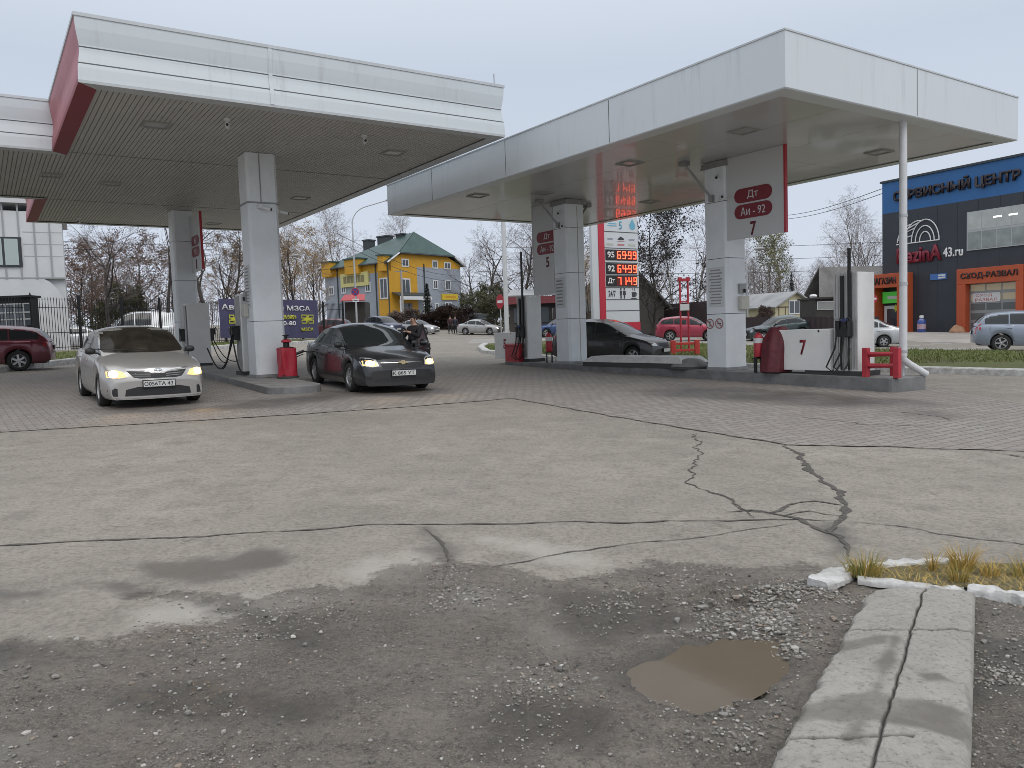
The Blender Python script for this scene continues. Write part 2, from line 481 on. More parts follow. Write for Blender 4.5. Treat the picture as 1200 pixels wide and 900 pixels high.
def ground_material():
    g = NT('asphalt_and_dirt')
    big = g.rng(g.noise(0.35, 5), 0.3, 0.7); mid = g.rng(g.noise(3.0, 6, 0.7), 0.3, 0.7); fine = g.noise(60, 3, 0.7); spk = g.noise(170, 2, 0.8)
    asp = g.mix(big, (0.205, 0.190, 0.167), (0.320, 0.298, 0.264))
    asp = g.mix(g.rng(mid, 0.40, 0.95, 0, 0.85), asp, (0.165, 0.151, 0.133))
    asp = g.mix(g.rng(g.noise(9, 6, 0.8), 0.56, 0.70, 0, 0.6), asp, (0.135, 0.125, 0.112))
    asp = g.mix(g.rng(g.noise(1.4, 6, 0.75), 0.56, 0.72, 0, 0.6), asp, (0.37, 0.35, 0.315))
    asp = g.mix(g.rng(spk, 0.50, 0.66, 0, 0.55), asp, (0.42, 0.40, 0.365))
    g30 = g.noise(28, 4, 0.8)
    asp = g.mix(g.rng(g30, 0.50, 0.62, 0, 0.65), asp, (0.140, 0.128, 0.113))
    asp = g.mix(g.rng(g.noise(5.5, 4, 0.9), 0.60, 0.68, 0, 0.65), asp, (0.115, 0.104, 0.092))
    asp = g.mix(g.rng(g30, 0.46, 0.32, 0, 0.45), asp, (0.375, 0.352, 0.318))
    asp = g.mix(g.rng(spk, 0.46, 0.32, 0, 0.65), asp, (0.10, 0.095, 0.09))
    asp = g.mix(g.math('MULTIPLY', g.attr('pale'), 0.75), asp, g.mix(fine, (0.33, 0.32, 0.295), (0.40, 0.385, 0.36)))
    asp = g.mix(g.math('MULTIPLY', g.attr('wet'), 0.85), asp, (0.085, 0.078, 0.07))
    dmid = g.rng(g.noise(1.3, 6, 0.65), 0.32, 0.68)
    d = g.mix(dmid, (0.096, 0.085, 0.072), (0.185, 0.166, 0.142))
    mp = g.n('ShaderNodeMapping'); g.l(g.pos, mp.inputs['Vector']); mp.inputs['Rotation'].default_value = (0, 0, 0.5); mp.inputs['Scale'].default_value = (0.9, 3.2, 1)
    strk = g.noise(1.3, 6, 0.7, vec=mp.outputs[0])
    d = g.mix(g.rng(strk, 0.53, 0.66, 0, 0.7), d, (0.25, 0.225, 0.19))
    d = g.mix(g.rng(g.noise(0.55, 4, 0.65), 0.48, 0.36, 0, 0.65), d, (0.062, 0.054, 0.045))
    d = g.mix(g.rng(strk, 0.48, 0.36, 0, 0.75), d, (0.066, 0.057, 0.047))
    d = g.mix(g.rng(g.noise(0.9, 3), 0.55, 0.72, 0, 0.6), d, (0.165, 0.122, 0.092))
    d = g.mix(g.rng(fine, 0.35, 0.65, 0.0, 0.55), d, (0.225, 0.205, 0.178))
    d = g.mix(g.rng(g.noise(25, 5, 0.8), 0.52, 0.36, 0, 0.8), d, (0.048, 0.044, 0.040))
    d = g.mix(g.rng(spk, 0.54, 0.66, 0, 0.7), d, (0.36, 0.34, 0.31))
    d = g.mix(g.rng(g.noise(75, 3, 0.7), 0.56, 0.66, 0, 0.7), d, (0.30, 0.28, 0.25))
    d = g.mix(g.math('MULTIPLY', g.attr('pale'), 0.7), d, (0.28, 0.265, 0.24))
    d = g.mix(g.math('MULTIPLY', g.attr('wet'), 0.6), d, (0.06, 0.053, 0.046))
    edge = g.math('ADD', g.attr('dirt'), g.math('MULTIPLY', g.math('SUBTRACT', g.noise(18, 6, 0.8), 0.5), 2.2))
    fac = g.rng(edge, 0.36, 0.64)
    col = g.mix(fac, asp, d)
    wm = g.n('ShaderNodeMix', data_type='RGBA', blend_type='MULTIPLY'); wm.inputs[0].default_value = 1.0; g.l(col, wm.inputs[6]); wm.inputs[7].default_value = (1.025, 1.0, 0.965, 1); col = wm.outputs[2]
    r = g.math('SUBTRACT', 0.9, g.math('MULTIPLY', g.attr('wet'), 0.45))
    r = g.math('SUBTRACT', r, g.math('MULTIPLY', fac, g.rng(g.noise(1.1, 3), 0.4, 0.65, 0.0, 0.32)))
    h = g.math('ADD', g.math('MULTIPLY', g.noise(45, 6, 0.75), 1.0), g.math('MULTIPLY', spk, 0.5))
    st = g.rng(fac, 0, 1, 0.25, 0.9)
    b = g.n('ShaderNodeBump'); b.inputs['Distance'].default_value = 0.02
    g.l(h, b.inputs['Height']); g.l(st, b.inputs['Strength'])
    return g.out(col, r, b.outputs[0])
_gm.materials.append(ground_material())

def sheet(name, px, lift, material, spacing=0.6, world_pts=None, kind='structure', attrs=(), flat=None):
    """a thin sheet that follows the ground; outline given as photo positions"""
    pts = world_pts or gpoly(px)
    ring = []
    for i in range(len(pts)):
        a, b = Vector(pts[i]), Vector(pts[(i + 1) % len(pts)])
        k = max(1, int((b - a).length / spacing))
        ring += [a.lerp(b, j / k) for j in range(k)]
    xs = [p.x for p in ring]; ys = [p.y for p in ring]
    X, Y = np.meshgrid(np.arange(min(xs), max(xs), spacing), np.arange(min(ys), max(ys), spacing))
    s = sdist(X.ravel(), Y.ravel(), [(p.x, p.y) for p in ring])
    inner = [Vector((a, b)) for a, b, c in zip(X.ravel(), Y.ravel(), s) if c > spacing * 0.4]
    n = len(ring)
    vs, es, fs, *_ = delaunay_2d_cdt(ring + inner, [], [list(range(n))], 1, 1e-5)
    me = bpy.data.meshes.new(name)
    x = np.array([v.x for v in vs]); y = np.array([v.y for v in vs])
    z = gz(x, y) + lift if flat is None else np.full(len(x), flat)
    me.from_pydata(list(zip(x.tolist(), y.tolist(), z.tolist())), [], [list(f) for f in fs])
    me.materials.append(material)
    me.polygons.foreach_set('use_smooth', [True] * len(me.polygons))
    for an, polys in attrs:
        a = np.zeros(len(x))
        w = (fbm(x, y, 0.8, 3) - 0.44) * 1.2
        for pl in polys: a = np.maximum(a, sstep(-0.3, 0.5, sdist(x, y, pl) + w))
        me.attributes.new(an, 'FLOAT', 'POINT').data.foreach_set('value', a.astype(np.float32))
    me.update()
    o = bpy.data.objects.new(name, me); COL.objects.link(o)
    return tag(o, kind=kind) if kind else o
def paver_material():
    g = NT('brick_pavers')
    mp = g.n('ShaderNodeMapping'); g.l(g.pos, mp.inputs['Vector']); mp.inputs['Rotation'].default_value = (0, 0, -0.62)
    br = g.n('ShaderNodeTexBrick'); g.l(mp.outputs[0], br.inputs['Vector'])
    br.inputs['Scale'].default_value = 1.0; br.inputs['Brick Width'].default_value = 0.24; br.inputs['Row Height'].default_value = 0.16
    br.inputs['Mortar Size'].default_value = 0.011; br.inputs['Mortar Smooth'].default_value = 0.3; br.inputs['Bias'].default_value = 0
    br.inputs['Color1'].default_value = (0.235, 0.215, 0.195, 1); br.inputs['Color2'].default_value = (0.30, 0.28, 0.255, 1); br.inputs['Mortar'].default_value = (0.10, 0.09, 0.08, 1)
    c = g.mix(g.rng(g.noise(0.5, 5), 0.35, 0.68, 0, 0.6), br.outputs['Color'], (0.24, 0.205, 0.18))
    c = g.mix(g.rng(g.noise(3, 6, 0.7), 0.5, 0.75, 0, 0.55), c, (0.15, 0.138, 0.125))
    c = g.mix(g.math('MULTIPLY', g.attr('oil'), g.rng(g.noise(1.2, 6, 0.7), 0.3, 0.6, 0.45, 0.95)), c, (0.085, 0.075, 0.066))
    r = g.math('SUBTRACT', 0.85, g.math('MULTIPLY', g.attr('oil'), 0.3))
    h = g.math('ADD', g.math('MULTIPLY', g.math('SUBTRACT', 1.0, br.outputs['Fac']), 1.0), g.math('MULTIPLY', g.noise(40, 4), 0.35))
    return g.out(c, r, g.bump(h, 0.55, 0.012))
PAVE = [(-260, 521), (0, 507), (150, 498), (300, 489), (480, 477), (600, 467), (700, 485), (800, 502), (925, 522), (1040, 524), (1250, 531), (1500, 536), (1500, 492), (1200, 474), (1080, 452), (960, 437), (700, 433), (560, 433), (470, 437), (300, 430), (160, 426), (60, 437), (-260, 452)]
OIL = [gpoly([(735, 458), (800, 452), (1080, 468), (1100, 474), (1000, 478), (870, 471), (760, 464)]), gpoly([(255, 470), (375, 462), (400, 468), (330, 478), (240, 482)]),
       gpoly([(1060, 478), (1130, 486), (1120, 494), (1040, 486)]), gpoly([(330, 458), (520, 456), (500, 466), (380, 464)]), gpoly([(100, 478), (250, 472), (240, 484), (110, 488)])]
sheet('forecourt_paving', PAVE, 0.006, paver_material(), 0.33, attrs=[('oil', OIL)])
def road_material():
    g = NT('road_asphalt')
    c = g.mix(g.rng(g.noise(0.25, 5), 0.3, 0.7), (0.26, 0.25, 0.235), (0.34, 0.325, 0.305))
    c = g.mix(g.rng(g.noise(8, 5, 0.8), 0.5, 0.7, 0, 0.4), c, (0.19, 0.18, 0.17))
    return g.out(c, 0.85, g.bump(g.noise(40, 4), 0.3, 0.02))
ROADM = road_material()
sheet('road', [(548, 402), (575, 402.5), (645, 399.6), (780, 401.5), (880, 405.5), (1060, 411), (1200, 413), (1500, 419), (1500, 400), (1200, 396.5), (1060, 397), (900, 394.5), (780, 393.5), (660, 391), (610, 388), (560, 389)], 0.005, ROADM, 1.2)
APRON = mat('worn_apron_concrete', (0.36, 0.335, 0.305), 0.9, var=0.15, scale=0.8, bump=0.3, bscale=15)
_f0 = Vector((23.5, 50.0)); _fd = Vector((0.4846, -0.8747)); _fn = Vector((-0.8747, -0.4846))
sheet('apron', None, 0.014, APRON, 0.8, world_pts=[tuple(_f0 - _fd * 4 + _fn * 0.0), tuple(_f0 - _fd * 4 + _fn * 6.0), tuple(_f0 + _fd * 16 + _fn * 6.5), tuple(_f0 + _fd * 16)])

# cracks in the asphalt, filled with dark tar and dirt
TAR = mat('tar_and_dirt', (0.082, 0.074, 0.064), 0.8, var=0.4, scale=30, bump=0.4, bscale=60)
def crack(mb, px, w, wob_=0.03, lift=0.005):
    pts = [P(u, v) for u, v in px]
    fin = []
    for a, b in zip(pts[:-1], pts[1:]):
        L = (b - a).length; k = max(1, int(L / 0.05))
        k = min(k, 160)
        for j in range(k): fin.append(a.lerp(b, j / k))
    fin.append(pts[-1])
    n = len(fin); off = 0; left = []; right = []
    ph = random.random() * 50
    for i, p in enumerate(fin):
        t = (fin[min(i + 1, n - 1)] - fin[max(i - 1, 0)]); t.z = 0; t.normalize()
        nn = Vector((-t.y, t.x, 0))
        s_ = i * 0.05
        off = (mnoise.noise((s_ * 2.2 + ph, ph, 0)) * 2.4 + mnoise.noise((s_ * 9 + ph, 3, ph))) * wob_
        ww = w * 0.60 * (0.12 + 1.1 * abs(mnoise.noise((s_ * 3 + ph, 9, 2))) + 0.9 * abs(mnoise.noise((s_ * 14, ph, 5)))) * min(1, (min(i, n - 1 - i) + 1) / 6)
        q = p + nn * off
        for lst, sg in ((left, 1), (right, -1)):
            r_ = q + nn * sg * ww / 2
            lst.append(mb.av((r_.x, r_.y, gzf(r_.x, r_.y) + lift)))
    for i in range(n - 1): mb.face((right[i], right[i + 1], left[i + 1], left[i]))
mb = MB()
crack(mb, [(-120, 648), (0, 640), (150, 632), (300, 625), (420, 616), (560, 614), (700, 612), (850, 611), (930, 609), (990, 611)], 0.075, 0.02)
crack(mb, [(988, 610), (1050, 617), (1100, 626), (1170, 634), (1260, 646)], 0.045, 0.02)
crack(mb, [(927, 521), (938, 536), (955, 553), (975, 572), (990, 590), (991, 606), (978, 622), (985, 636), (990, 652)], 0.17, 0.05)
crack(mb, [(815, 508), (817, 530), (813, 548), (806, 562), (822, 576), (846, 586), (868, 597), (905, 605)], 0.07, 0.06)
crack(mb, [(850, 600), (880, 598), (905, 603), (940, 610), (965, 622), (988, 630)], 0.13, 0.03)
crack(mb, [(905, 603), (925, 592), (955, 588), (988, 592)], 0.11, 0.03)
crack(mb, [(915, 605), (950, 600), (990, 606)], 0.09, 0.03)
crack(mb, [(858, 590), (875, 600), (880, 608)], 0.05, 0.02)
crack(mb, [(560, 667), (600, 660), (650, 650), (720, 640), (800, 632), (870, 622), (935, 613)], 0.05, 0.02)
crack(mb, [(500, 620), (512, 635), (522, 648), (530, 664)], 0.07, 0.03)
for _k in range(16):
    u0 = random.uniform(60, 1150); v0 = random.uniform(535, 650); a = random.uniform(10, 34)
    crack(mb, [(u0, v0), (u0 + a * .5, v0 + random.uniform(-2, 2)), (u0 + a, v0 + random.uniform(-3, 3))], 0.03, 0.03)
tag(mb.build('asphalt_crack', TAR), kind='structure')
mb = MB()
crack(mb, [(-260, 521), (0, 507), (150, 498), (300, 489), (480, 477), (600, 467)], 0.10, 0.03, 0.010)
crack(mb, [(600, 467), (700, 485), (800, 502), (925, 522)], 0.09, 0.03, 0.010)
crack(mb, [(925, 522), (1040, 524), (1180, 529)], 0.07, 0.03, 0.010)
crack(mb, [(1150, 528), (1200, 536), (1260, 545)], 0.07, 0.03, 0.010)
crack(mb, [(1040, 482), (1075, 485), (1120, 494)], 0.07, 0.05, 0.010)
crack(mb, [(940, 489), (1010, 498), (1090, 500)], 0.05, 0.05, 0.010)
tag(mb.build('paving_edge_joint', TAR), kind='structure')

# puddle
def water_material():
    g = NT('muddy_water')
    c = g.mix(g.noise(3, 3), (0.115, 0.092, 0.066), (0.15, 0.122, 0.09))
    return g.out(c, 0.06, g.bump(g.noise(7, 2), 0.02, 0.01))
_pc = P(822, 788)
_z = GZD(_pc.x, _pc.y)
_cx = sum(p[0] for p in PUD) / len(PUD); _cy = sum(p[1] for p in PUD) / len(PUD)
_pudz = gzf(_cx, _cy) - 0.026
sheet('puddle', None, 0, water_material(), 0.15, world_pts=[(_cx + (p[0] - _cx) * 1.35, _cy + (p[1] - _cy) * 1.35) for p in PUD], flat=_pudz)

# kerbs and lawns
def kerb(name, px, w, h, label, lift=0.0, jitter=0.02):
    pts = [P(u, v) for u, v in px]
    fin = []
    for a, b in zip(pts[:-1], pts[1:]):
        k = max(1, int((b - a).length / 0.5))
        fin += [a.lerp(b, j / k) for j in range(k)]
    fin.append(pts[-1])
    mb = MB(); prof = [(0, -0.2), (0.0, h - 0.03), (0.03, h), (w - 0.02, h), (w, h - 0.02), (w, -0.2)]
    rows = []
    n = len(fin)
    for i, p in enumerate(fin):
        t = fin[min(i + 1, n - 1)] - fin[max(i - 1, 0)]; t.z = 0; t.normalize()
        nn = Vector((-t.y, t.x, 0))
        jz = (random.random() - 0.5) * jitter
        rows.append([mb.av((p.x + nn.x * a, p.y + nn.y * a, gzf(p.x + nn.x * a, p.y + nn.y * a) + b + lift + (jz if b > 0 else 0))) for a, b in prof])
    for i in range(n - 1):
        for k in range(len(prof) - 1): mb.face((rows[i][k], rows[i + 1][k], rows[i + 1][k + 1], rows[i][k + 1]))
    mb.face(rows[0]); mb.face(rows[-1][::-1])
    o = mb.build(name, KERBM)
    return tag(o, kind='structure')
LAWN_LOW = [(566, 405), (560, 409), (566, 414), (600, 418), (660, 423.5), (740, 428), (830, 431), (900, 433), (980, 434.5), (1080, 437.5), (1200, 441), (1500, 450)]
LAWN_UP = [(1500, 420), (1200, 414), (1060, 412), (880, 407), (780, 402.5), (645, 400.5), (590, 403)]
kerb('kerb', LAWN_LOW[::-1][::-1], 0.35, 0.17, None)
def soil_lawn():
    g = NT('lawn_soil')
    c = g.mix(g.rng(g.noise(1.1, 6, 0.7), 0.3, 0.7), (0.085, 0.125, 0.030), (0.135, 0.150, 0.045))
    c = g.mix(g.rng(g.noise(14, 5, 0.75), 0.5, 0.68, 0, 0.7), c, (0.15, 0.115, 0.06))
    c = g.mix(g.rng(g.noise(0.5, 3), 0.5, 0.7, 0, 0.75), c, (0.13, 0.10, 0.065))
    return g.out(c, 0.95, g.bump(g.noise(30, 5, 0.8), 1.0, 0.06))
LAWNM = soil_lawn()
sheet('lawn', LAWN_LOW + LAWN_UP, 0.10, LAWNM, 0.5)
LEFT_K = [(-260, 462), (-60, 445), (20, 434), (50, 430.5), (95, 425.5), (170, 416), (271, 408), (330, 404.5), (390, 401)]
kerb('kerb', LEFT_K, 0.30, 0.22, None)
LEFT_LAWN_B = [(395, 397), (271, 402), (130, 411), (-20, 421), (-260, 436)]
sheet('lawn', [(u, v - 2.5) for u, v in LEFT_K] + LEFT_LAWN_B, 0.12, LAWNM, 0.6)
# mown grass blades on both lawns: nobody could count it
GRASSM = mat('grass_blades', (0.095, 0.155, 0.03), 0.7, dirt=(0.18, 0.17, 0.06), scale=1.0)
def blades(mb, x, y, z, h, w, lean=0.5):
    a = random.random() * 6.283; c, s_ = math.cos(a), math.sin(a)
    lx, ly = (random.random() - .5) * lean * h * 2, (random.random() - .5) * lean * h * 2
    mb.face((mb.av((x - c * w, y - s_ * w, z)), mb.av((x + c * w, y + s_ * w, z)), mb.av((x + lx, y + ly, z + h))))
mb = MB()
_lp = gpoly(LAWN_LOW + LAWN_UP); _lx = [p[0] for p in _lp]; _ly = [p[1] for p in _lp]
_c = rng.uniform([-2, 24, 0], [28, 45, 1], (42000, 3))
_s = sdist(_c[:, 0], _c[:, 1], _lp)
for (x, y, q), d in zip(_c, _s):
    if d > 0.25: blades(mb, x, y, gzf(x, y) + 0.09, 0.05 + 0.09 * q, 0.02)
_lp2 = gpoly([(u, v - 2.5) for u, v in LEFT_K] + LEFT_LAWN_B)
_c = rng.uniform([-30, 20, 0], [-8, 60, 1], (30000, 3))
_s = sdist(_c[:, 0], _c[:, 1], _lp2)
for (x, y, q), d in zip(_c, _s):
    if d > 0.2: blades(mb, x, y, gzf(x, y) + 0.11, 0.05 + 0.09 * q, 0.02)
tag(mb.build('grass', GRASSM), kind='stuff')

# ---------------- foreground: slab, broken kerb stones, tufts, gravel
SLABM = mat('weathered_slab', (0.37, 0.355, 0.32), 0.88, var=0.2, scale=7, bump=0.7, bscale=45)
def slab_material():
    g = NT('weathered_slab_concrete')
    c = g.mix(g.rng(g.noise(2.5, 6, 0.7), 0.3, 0.7), (0.27, 0.255, 0.23), (0.37, 0.355, 0.325))
    c = g.mix(g.rng(g.noise(90, 3, 0.8), 0.52, 0.72, 0, 0.55), c, (0.46, 0.44, 0.40))
    c = g.mix(g.rng(g.noise(40, 5, 0.8), 0.46, 0.34, 0, 0.8), c, (0.12, 0.11, 0.10))
    c = g.mix(g.rng(g.noise(9, 6, 0.8), 0.53, 0.68, 0, 0.6), c, (0.19, 0.175, 0.15))
    c = g.mix(g.math('MULTIPLY', g.attr('stain'), g.rng(g.noise(4, 5), 0.3, 0.6, 0.5, 0.95)), c, (0.155, 0.142, 0.122))
    c = g.mix(g.attr('groove'), c, (0.05, 0.045, 0.04))
    return g.out(c, 0.88, g.bump(g.noise(55, 6, 0.75), 0.6, 0.015))
TL, TR, BR, BL = P(1022, 703), P(1143, 706), P(1138, 905), P(912, 905)
ML = P(985, 745)
def slab_pt(s_, t_):
    """s across (0 left..1 right), t along (0 far..1 near, up to 1.6)"""
    left = TL.lerp(BL, t_) if t_ <= 1 else BL + (BL - TL) * (t_ - 1)
    # the far left corner is broken off
    if t_ < 0.28: left = left + (TR - TL) * (0.0 + 0.02 * math.sin(t_ * 40)) + (TR - TL) * 0.05 * (1 - t_ / 0.28) ** 2
    right = TR.lerp(BR, t_) if t_ <= 1 else BR + (BR - TR) * (t_ - 1)
    return left.lerp(right, s_)
NU, NV = 110, 260
mb = MB(); gro = []; sta = []; top = []
SLAB_H = 0.085
stain_polys = [gpoly([(930, 850), (985, 842), (1040, 842), (1090, 848), (1136, 862), (1140, 905), (1090, 890), (1040, 880), (960, 872), (925, 880)]), gpoly([(1045, 770), (1058, 770), (1030, 860), (1005, 900), (990, 900), (1015, 845)]), gpoly([(965, 772), (1040, 770), (1040, 780), (985, 786)]), gpoly([(1070, 815), (1100, 812), (1120, 826), (1085, 826)])]
for j in range(NV + 1):
    row = []
    t_ = j / NV * 1.45
    for i in range(NU + 1):
        s_ = i / NU
        p = slab_pt(s_, t_)
        x, y = p.x, p.y
        e = min(s_, 1 - s_)
        ragged = 0.012 * (mnoise.noise((x * 14, y * 14, 2)) + 0.6 * mnoise.noise((x * 40, y * 40, 5)))
        if s_ < 0.5: x += ragged * max(0, 1 - s_ * 6) * 1.1
        mid = 0.52 + 0.016 * mnoise.noise((t_ * 6, 1, 1)) + 0.012 * mnoise.noise((t_ * 24, 4, 1))
        dj = abs(s_ - mid) * 0.62
        g_ = max(0, 1 - dj / (0.009 + 0.005 * mnoise.noise((t_ * 15, 8, 3))))
        for tc_, amp in ((0.385, 0.05), (0.965, 0.03)):
            yy = tc_ + amp * (0.3 - abs(s_ - 0.35)) * 0.8 + 0.012 * mnoise.noise((s_ * 8, tc_ * 9, 3))
            if tc_ < 0.5 or s_ < 0.7: g_ = max(g_, 0.9 * max(0, 1 - abs(t_ - yy) * 1.7 / 0.010))
        z = gzf(x, y) + SLAB_H + 0.02 * (1 - (2 * s_ - 1) ** 2) - 0.03 * max(0, (0.05 - t_) / 0.05)
        chip = max(0, mnoise.noise((x * 7, y * 7, 11)) + 0.5 * mnoise.noise((x * 19, y * 19, 4)) - 0.05)
        z -= 0.016 * min(1, g_) + (0.018 + 0.05 * chip) * max(0, 1 - e / (0.03 + 0.05 * chip)) ** 1.6
        pit = mnoise.noise((x * 55, y * 55, 3)); z -= 0.004 * max(0, pit - 0.35) * 4
        z += 0.003 * mnoise.noise((x * 20, y * 20, 7))
        row.append(mb.av((x, y, z))); gro.append(min(1, g_ * 1.3)); sta.append((x, y))
    top.append(row)
for j in range(NV):
    for i in range(NU): mb.face((top[j][i], top[j + 1][i], top[j + 1][i + 1], top[j][i + 1]))
nb = len(mb.v)
border = [top[j][0] for j in range(NV + 1)] + [top[NV][i] for i in range(1, NU + 1)] + [top[j][NU] for j in range(NV - 1, -1, -1)] + [top[0][i] for i in range(NU - 1, 0, -1)]
low = []
for k in border:
    v = mb.v[k]; low.append(mb.av((v[0], v[1], gzf(v[0], v[1]) - 0.08)))
for k in range(len(border)):
    q = (k + 1) % len(border)
    mb.face((border[k], low[k], low[q], border[q]))
slab_o = mb.build('concrete_slab', slab_material(), smooth=35)
sx = np.array([p[0] for p in sta]); sy = np.array([p[1] for p in sta])
st = np.zeros(len(mb.v)); gr = np.zeros(len(mb.v)); gr[:len(gro)] = gro
sw = (fbm(sx, sy, 6, 3) - 0.44) * 0.12
for pl in stain_polys: st[:len(sx)] = np.maximum(st[:len(sx)], sstep(-0.015, 0.03, sdist(sx, sy, pl) + sw))
for n_, a_ in (('stain', st), ('groove', gr)): slab_o.data.attributes.new(n_, 'FLOAT', 'POINT').data.foreach_set('value', a_.astype(np.float32))
tag(slab_o, 'long cracked grey concrete slab lying in the gravel beside the muddy puddle', 'slab')

def kerbstone(px, w, h, label, seed):
    pts = [P(u, v) for u, v in px]
    a, b = pts[0], pts[-1]; L = (b - a).length; t = (b - a).normalized(); n = Vector((-t.y, t.x, 0)).normalized()
    mb = MB(); k = max(6, int(L / 0.03)); prof = [(0, -0.1), (0, 0.6), (0.08, 0.95), (0.3, 1), (0.7, 1), (0.92, 0.95), (1, 0.6), (1, -0.1)]
    rows = []
    for i in range(k + 1):
        f = i / k * (len(pts) - 1); s0 = min(int(f), len(pts) - 2); p = pts[s0].lerp(pts[s0 + 1], f - s0)
        e = min(i, k - i) / 2.0; sh = min(1, 0.75 + e * 0.25)
        r = []
        for c, d in prof:
            jx = 0.022 * mnoise.noise((i * 0.5, c * 3, seed)) + .008 * mnoise.noise((i * 1.9, c * 5, seed)); jz = 0.020 * mnoise.noise((i * 0.35, c * 4, seed + 4)) + .010 * mnoise.noise((i * 1.7, c * 7, seed))
            q = p + n * ((c - 0.5) * w * sh + jx)
            r.append(mb.av((q.x, q.y, gzf(q.x, q.y) + (h * d * (0.9 + 0.1 * sh) + (jz if d > 0.5 else 0)))))
        rows.append(r)
    for i in range(k):
        for c in range(len(prof) - 1): mb.face((rows[i][c], rows[i][c + 1], rows[i + 1][c + 1], rows[i + 1][c]))
    mb.face(rows[0][::-1]); mb.face(rows[-1])
    o = mb.build('kerb_stone', KERBM, smooth=40)
    return tag(o, label, 'kerb stone', 'whitewashed kerb stones around the weedy verge')
kerbstone([(958, 688), (992, 672)], 0.17, 0.040, 'short broken whitewashed kerb stone at the left tip of the weedy verge', 1)
kerbstone([(990, 672), (1060, 665), (1128, 662)], 0.10, 0.042, 'whitewashed kerb stone along the far side of the weedy verge behind the tufts', 2)
kerbstone([(1005, 683), (1080, 691), (1130, 697)], 0.075, 0.034, 'chipped whitewashed kerb stone just beyond the far end of the concrete slab', 3)
kerbstone([(1134, 697), (1200, 707), (1320, 726)], 0.10, 0.055, 'whitewashed kerb stone running out to the right along the verge', 4)
VERGE = mat('verge_soil', (0.10, 0.085, 0.05), 0.95, dirt=(0.17, 0.145, 0.08), scale=12, bump=0.9, bscale=40)
sheet('verge', [(998, 680), (1070, 688), (1132, 694), (1330, 722), (1330, 668), (1130, 664), (1060, 668), (1000, 674)], 0.028, VERGE, 0.12)
TUFT = [mat('dry_grass', (0.46, 0.32, 0.09), 0.7, var=0.25, scale=8), mat('green_grass', (0.20, 0.20, 0.05), 0.7, var=0.25, scale=8)]
def tuft(px, n, h, spread, green, label):
    c = P(*px); mb = MB()
    for _ in range(n):
        a = random.random() * 6.283; r = spread * math.sqrt(random.random())
        x, y = c.x + r * math.cos(a), c.y + r * math.sin(a) * 0.7
        z = gzf(x, y) + 0.02
        hh = h * 1.45 * random.uniform(0.35, 1.0); w = random.uniform(0.0016, 0.0038)
        dx, dy = math.cos(a) * hh * random.uniform(0.1, 0.75), math.sin(a) * hh * random.uniform(0.1, 0.75)
        q = random.random() * 3.14; wx, wy = math.cos(q) * w, math.sin(q) * w
        mi = 1 if random.random() < green else 0
        pr = None
        for k in range(4):
            f = k / 3.0; px_, py_, pz_ = x + dx * f ** 1.6, y + dy * f ** 1.6, z + hh * (f - 0.3 * f ** 3)
            e = 1 - f * 0.92
            cur = (mb.av((px_ - wx * e, py_ - wy * e, pz_)), mb.av((px_ + wx * e, py_ + wy * e, pz_)))
            if pr: mb.face((pr[0], pr[1], cur[1], cur[0]), mi)
            pr = cur
    return tag(mb.build('grass_tuft', TUFT), label, 'grass tuft', 'grass tufts on the weedy verge')
tuft((1012, 678), 260, 0.15, 0.10, 0.55, 'broad yellow and green grass tuft at the left tip of the verge')
tuft((1093, 674), 60, 0.16, 0.02, 0.1, 'slim upright dry grass tuft before the gap in the far white kerb')
tuft((1128, 672), 200, 0.17, 0.07, 0.1, 'tall orange dry grass tuft at the right end of the far white kerb')
tuft((1123, 686), 90, 0.13, 0.05, 0.35, 'small yellow-green grass tuft just behind the chipped near kerb stone')
tuft((1160, 680), 80, 0.13, 0.05, 0.1, 'low straw-coloured grass tuft right of the orange tuft')
tuft((1205, 682), 120, 0.16, 0.09, 0.4, 'loose green and straw grass tuft at the right edge of the photo')
mb = MB()
for _ in range(2600):
    u, v = random.uniform(1000, 1300), random.uniform(668, 718)
    if v > 682 + (u - 1000) * 0.118: continue
    p = P(u, v); a = random.random() * 6.28; h = random.uniform(.015, .075)
    w = 0.0025; z = gzf(p.x, p.y) + 0.028
    mb.face((mb.av((p.x - w, p.y, z)), mb.av((p.x + w, p.y, z)), mb.av((p.x + math.cos(a) * h * 1.3, p.y + math.sin(a) * h * 1.3, z + h * .6))), 0 if random.random() < .7 else 1)
tag(mb.build('grass_litter', TUFT), kind='stuff')

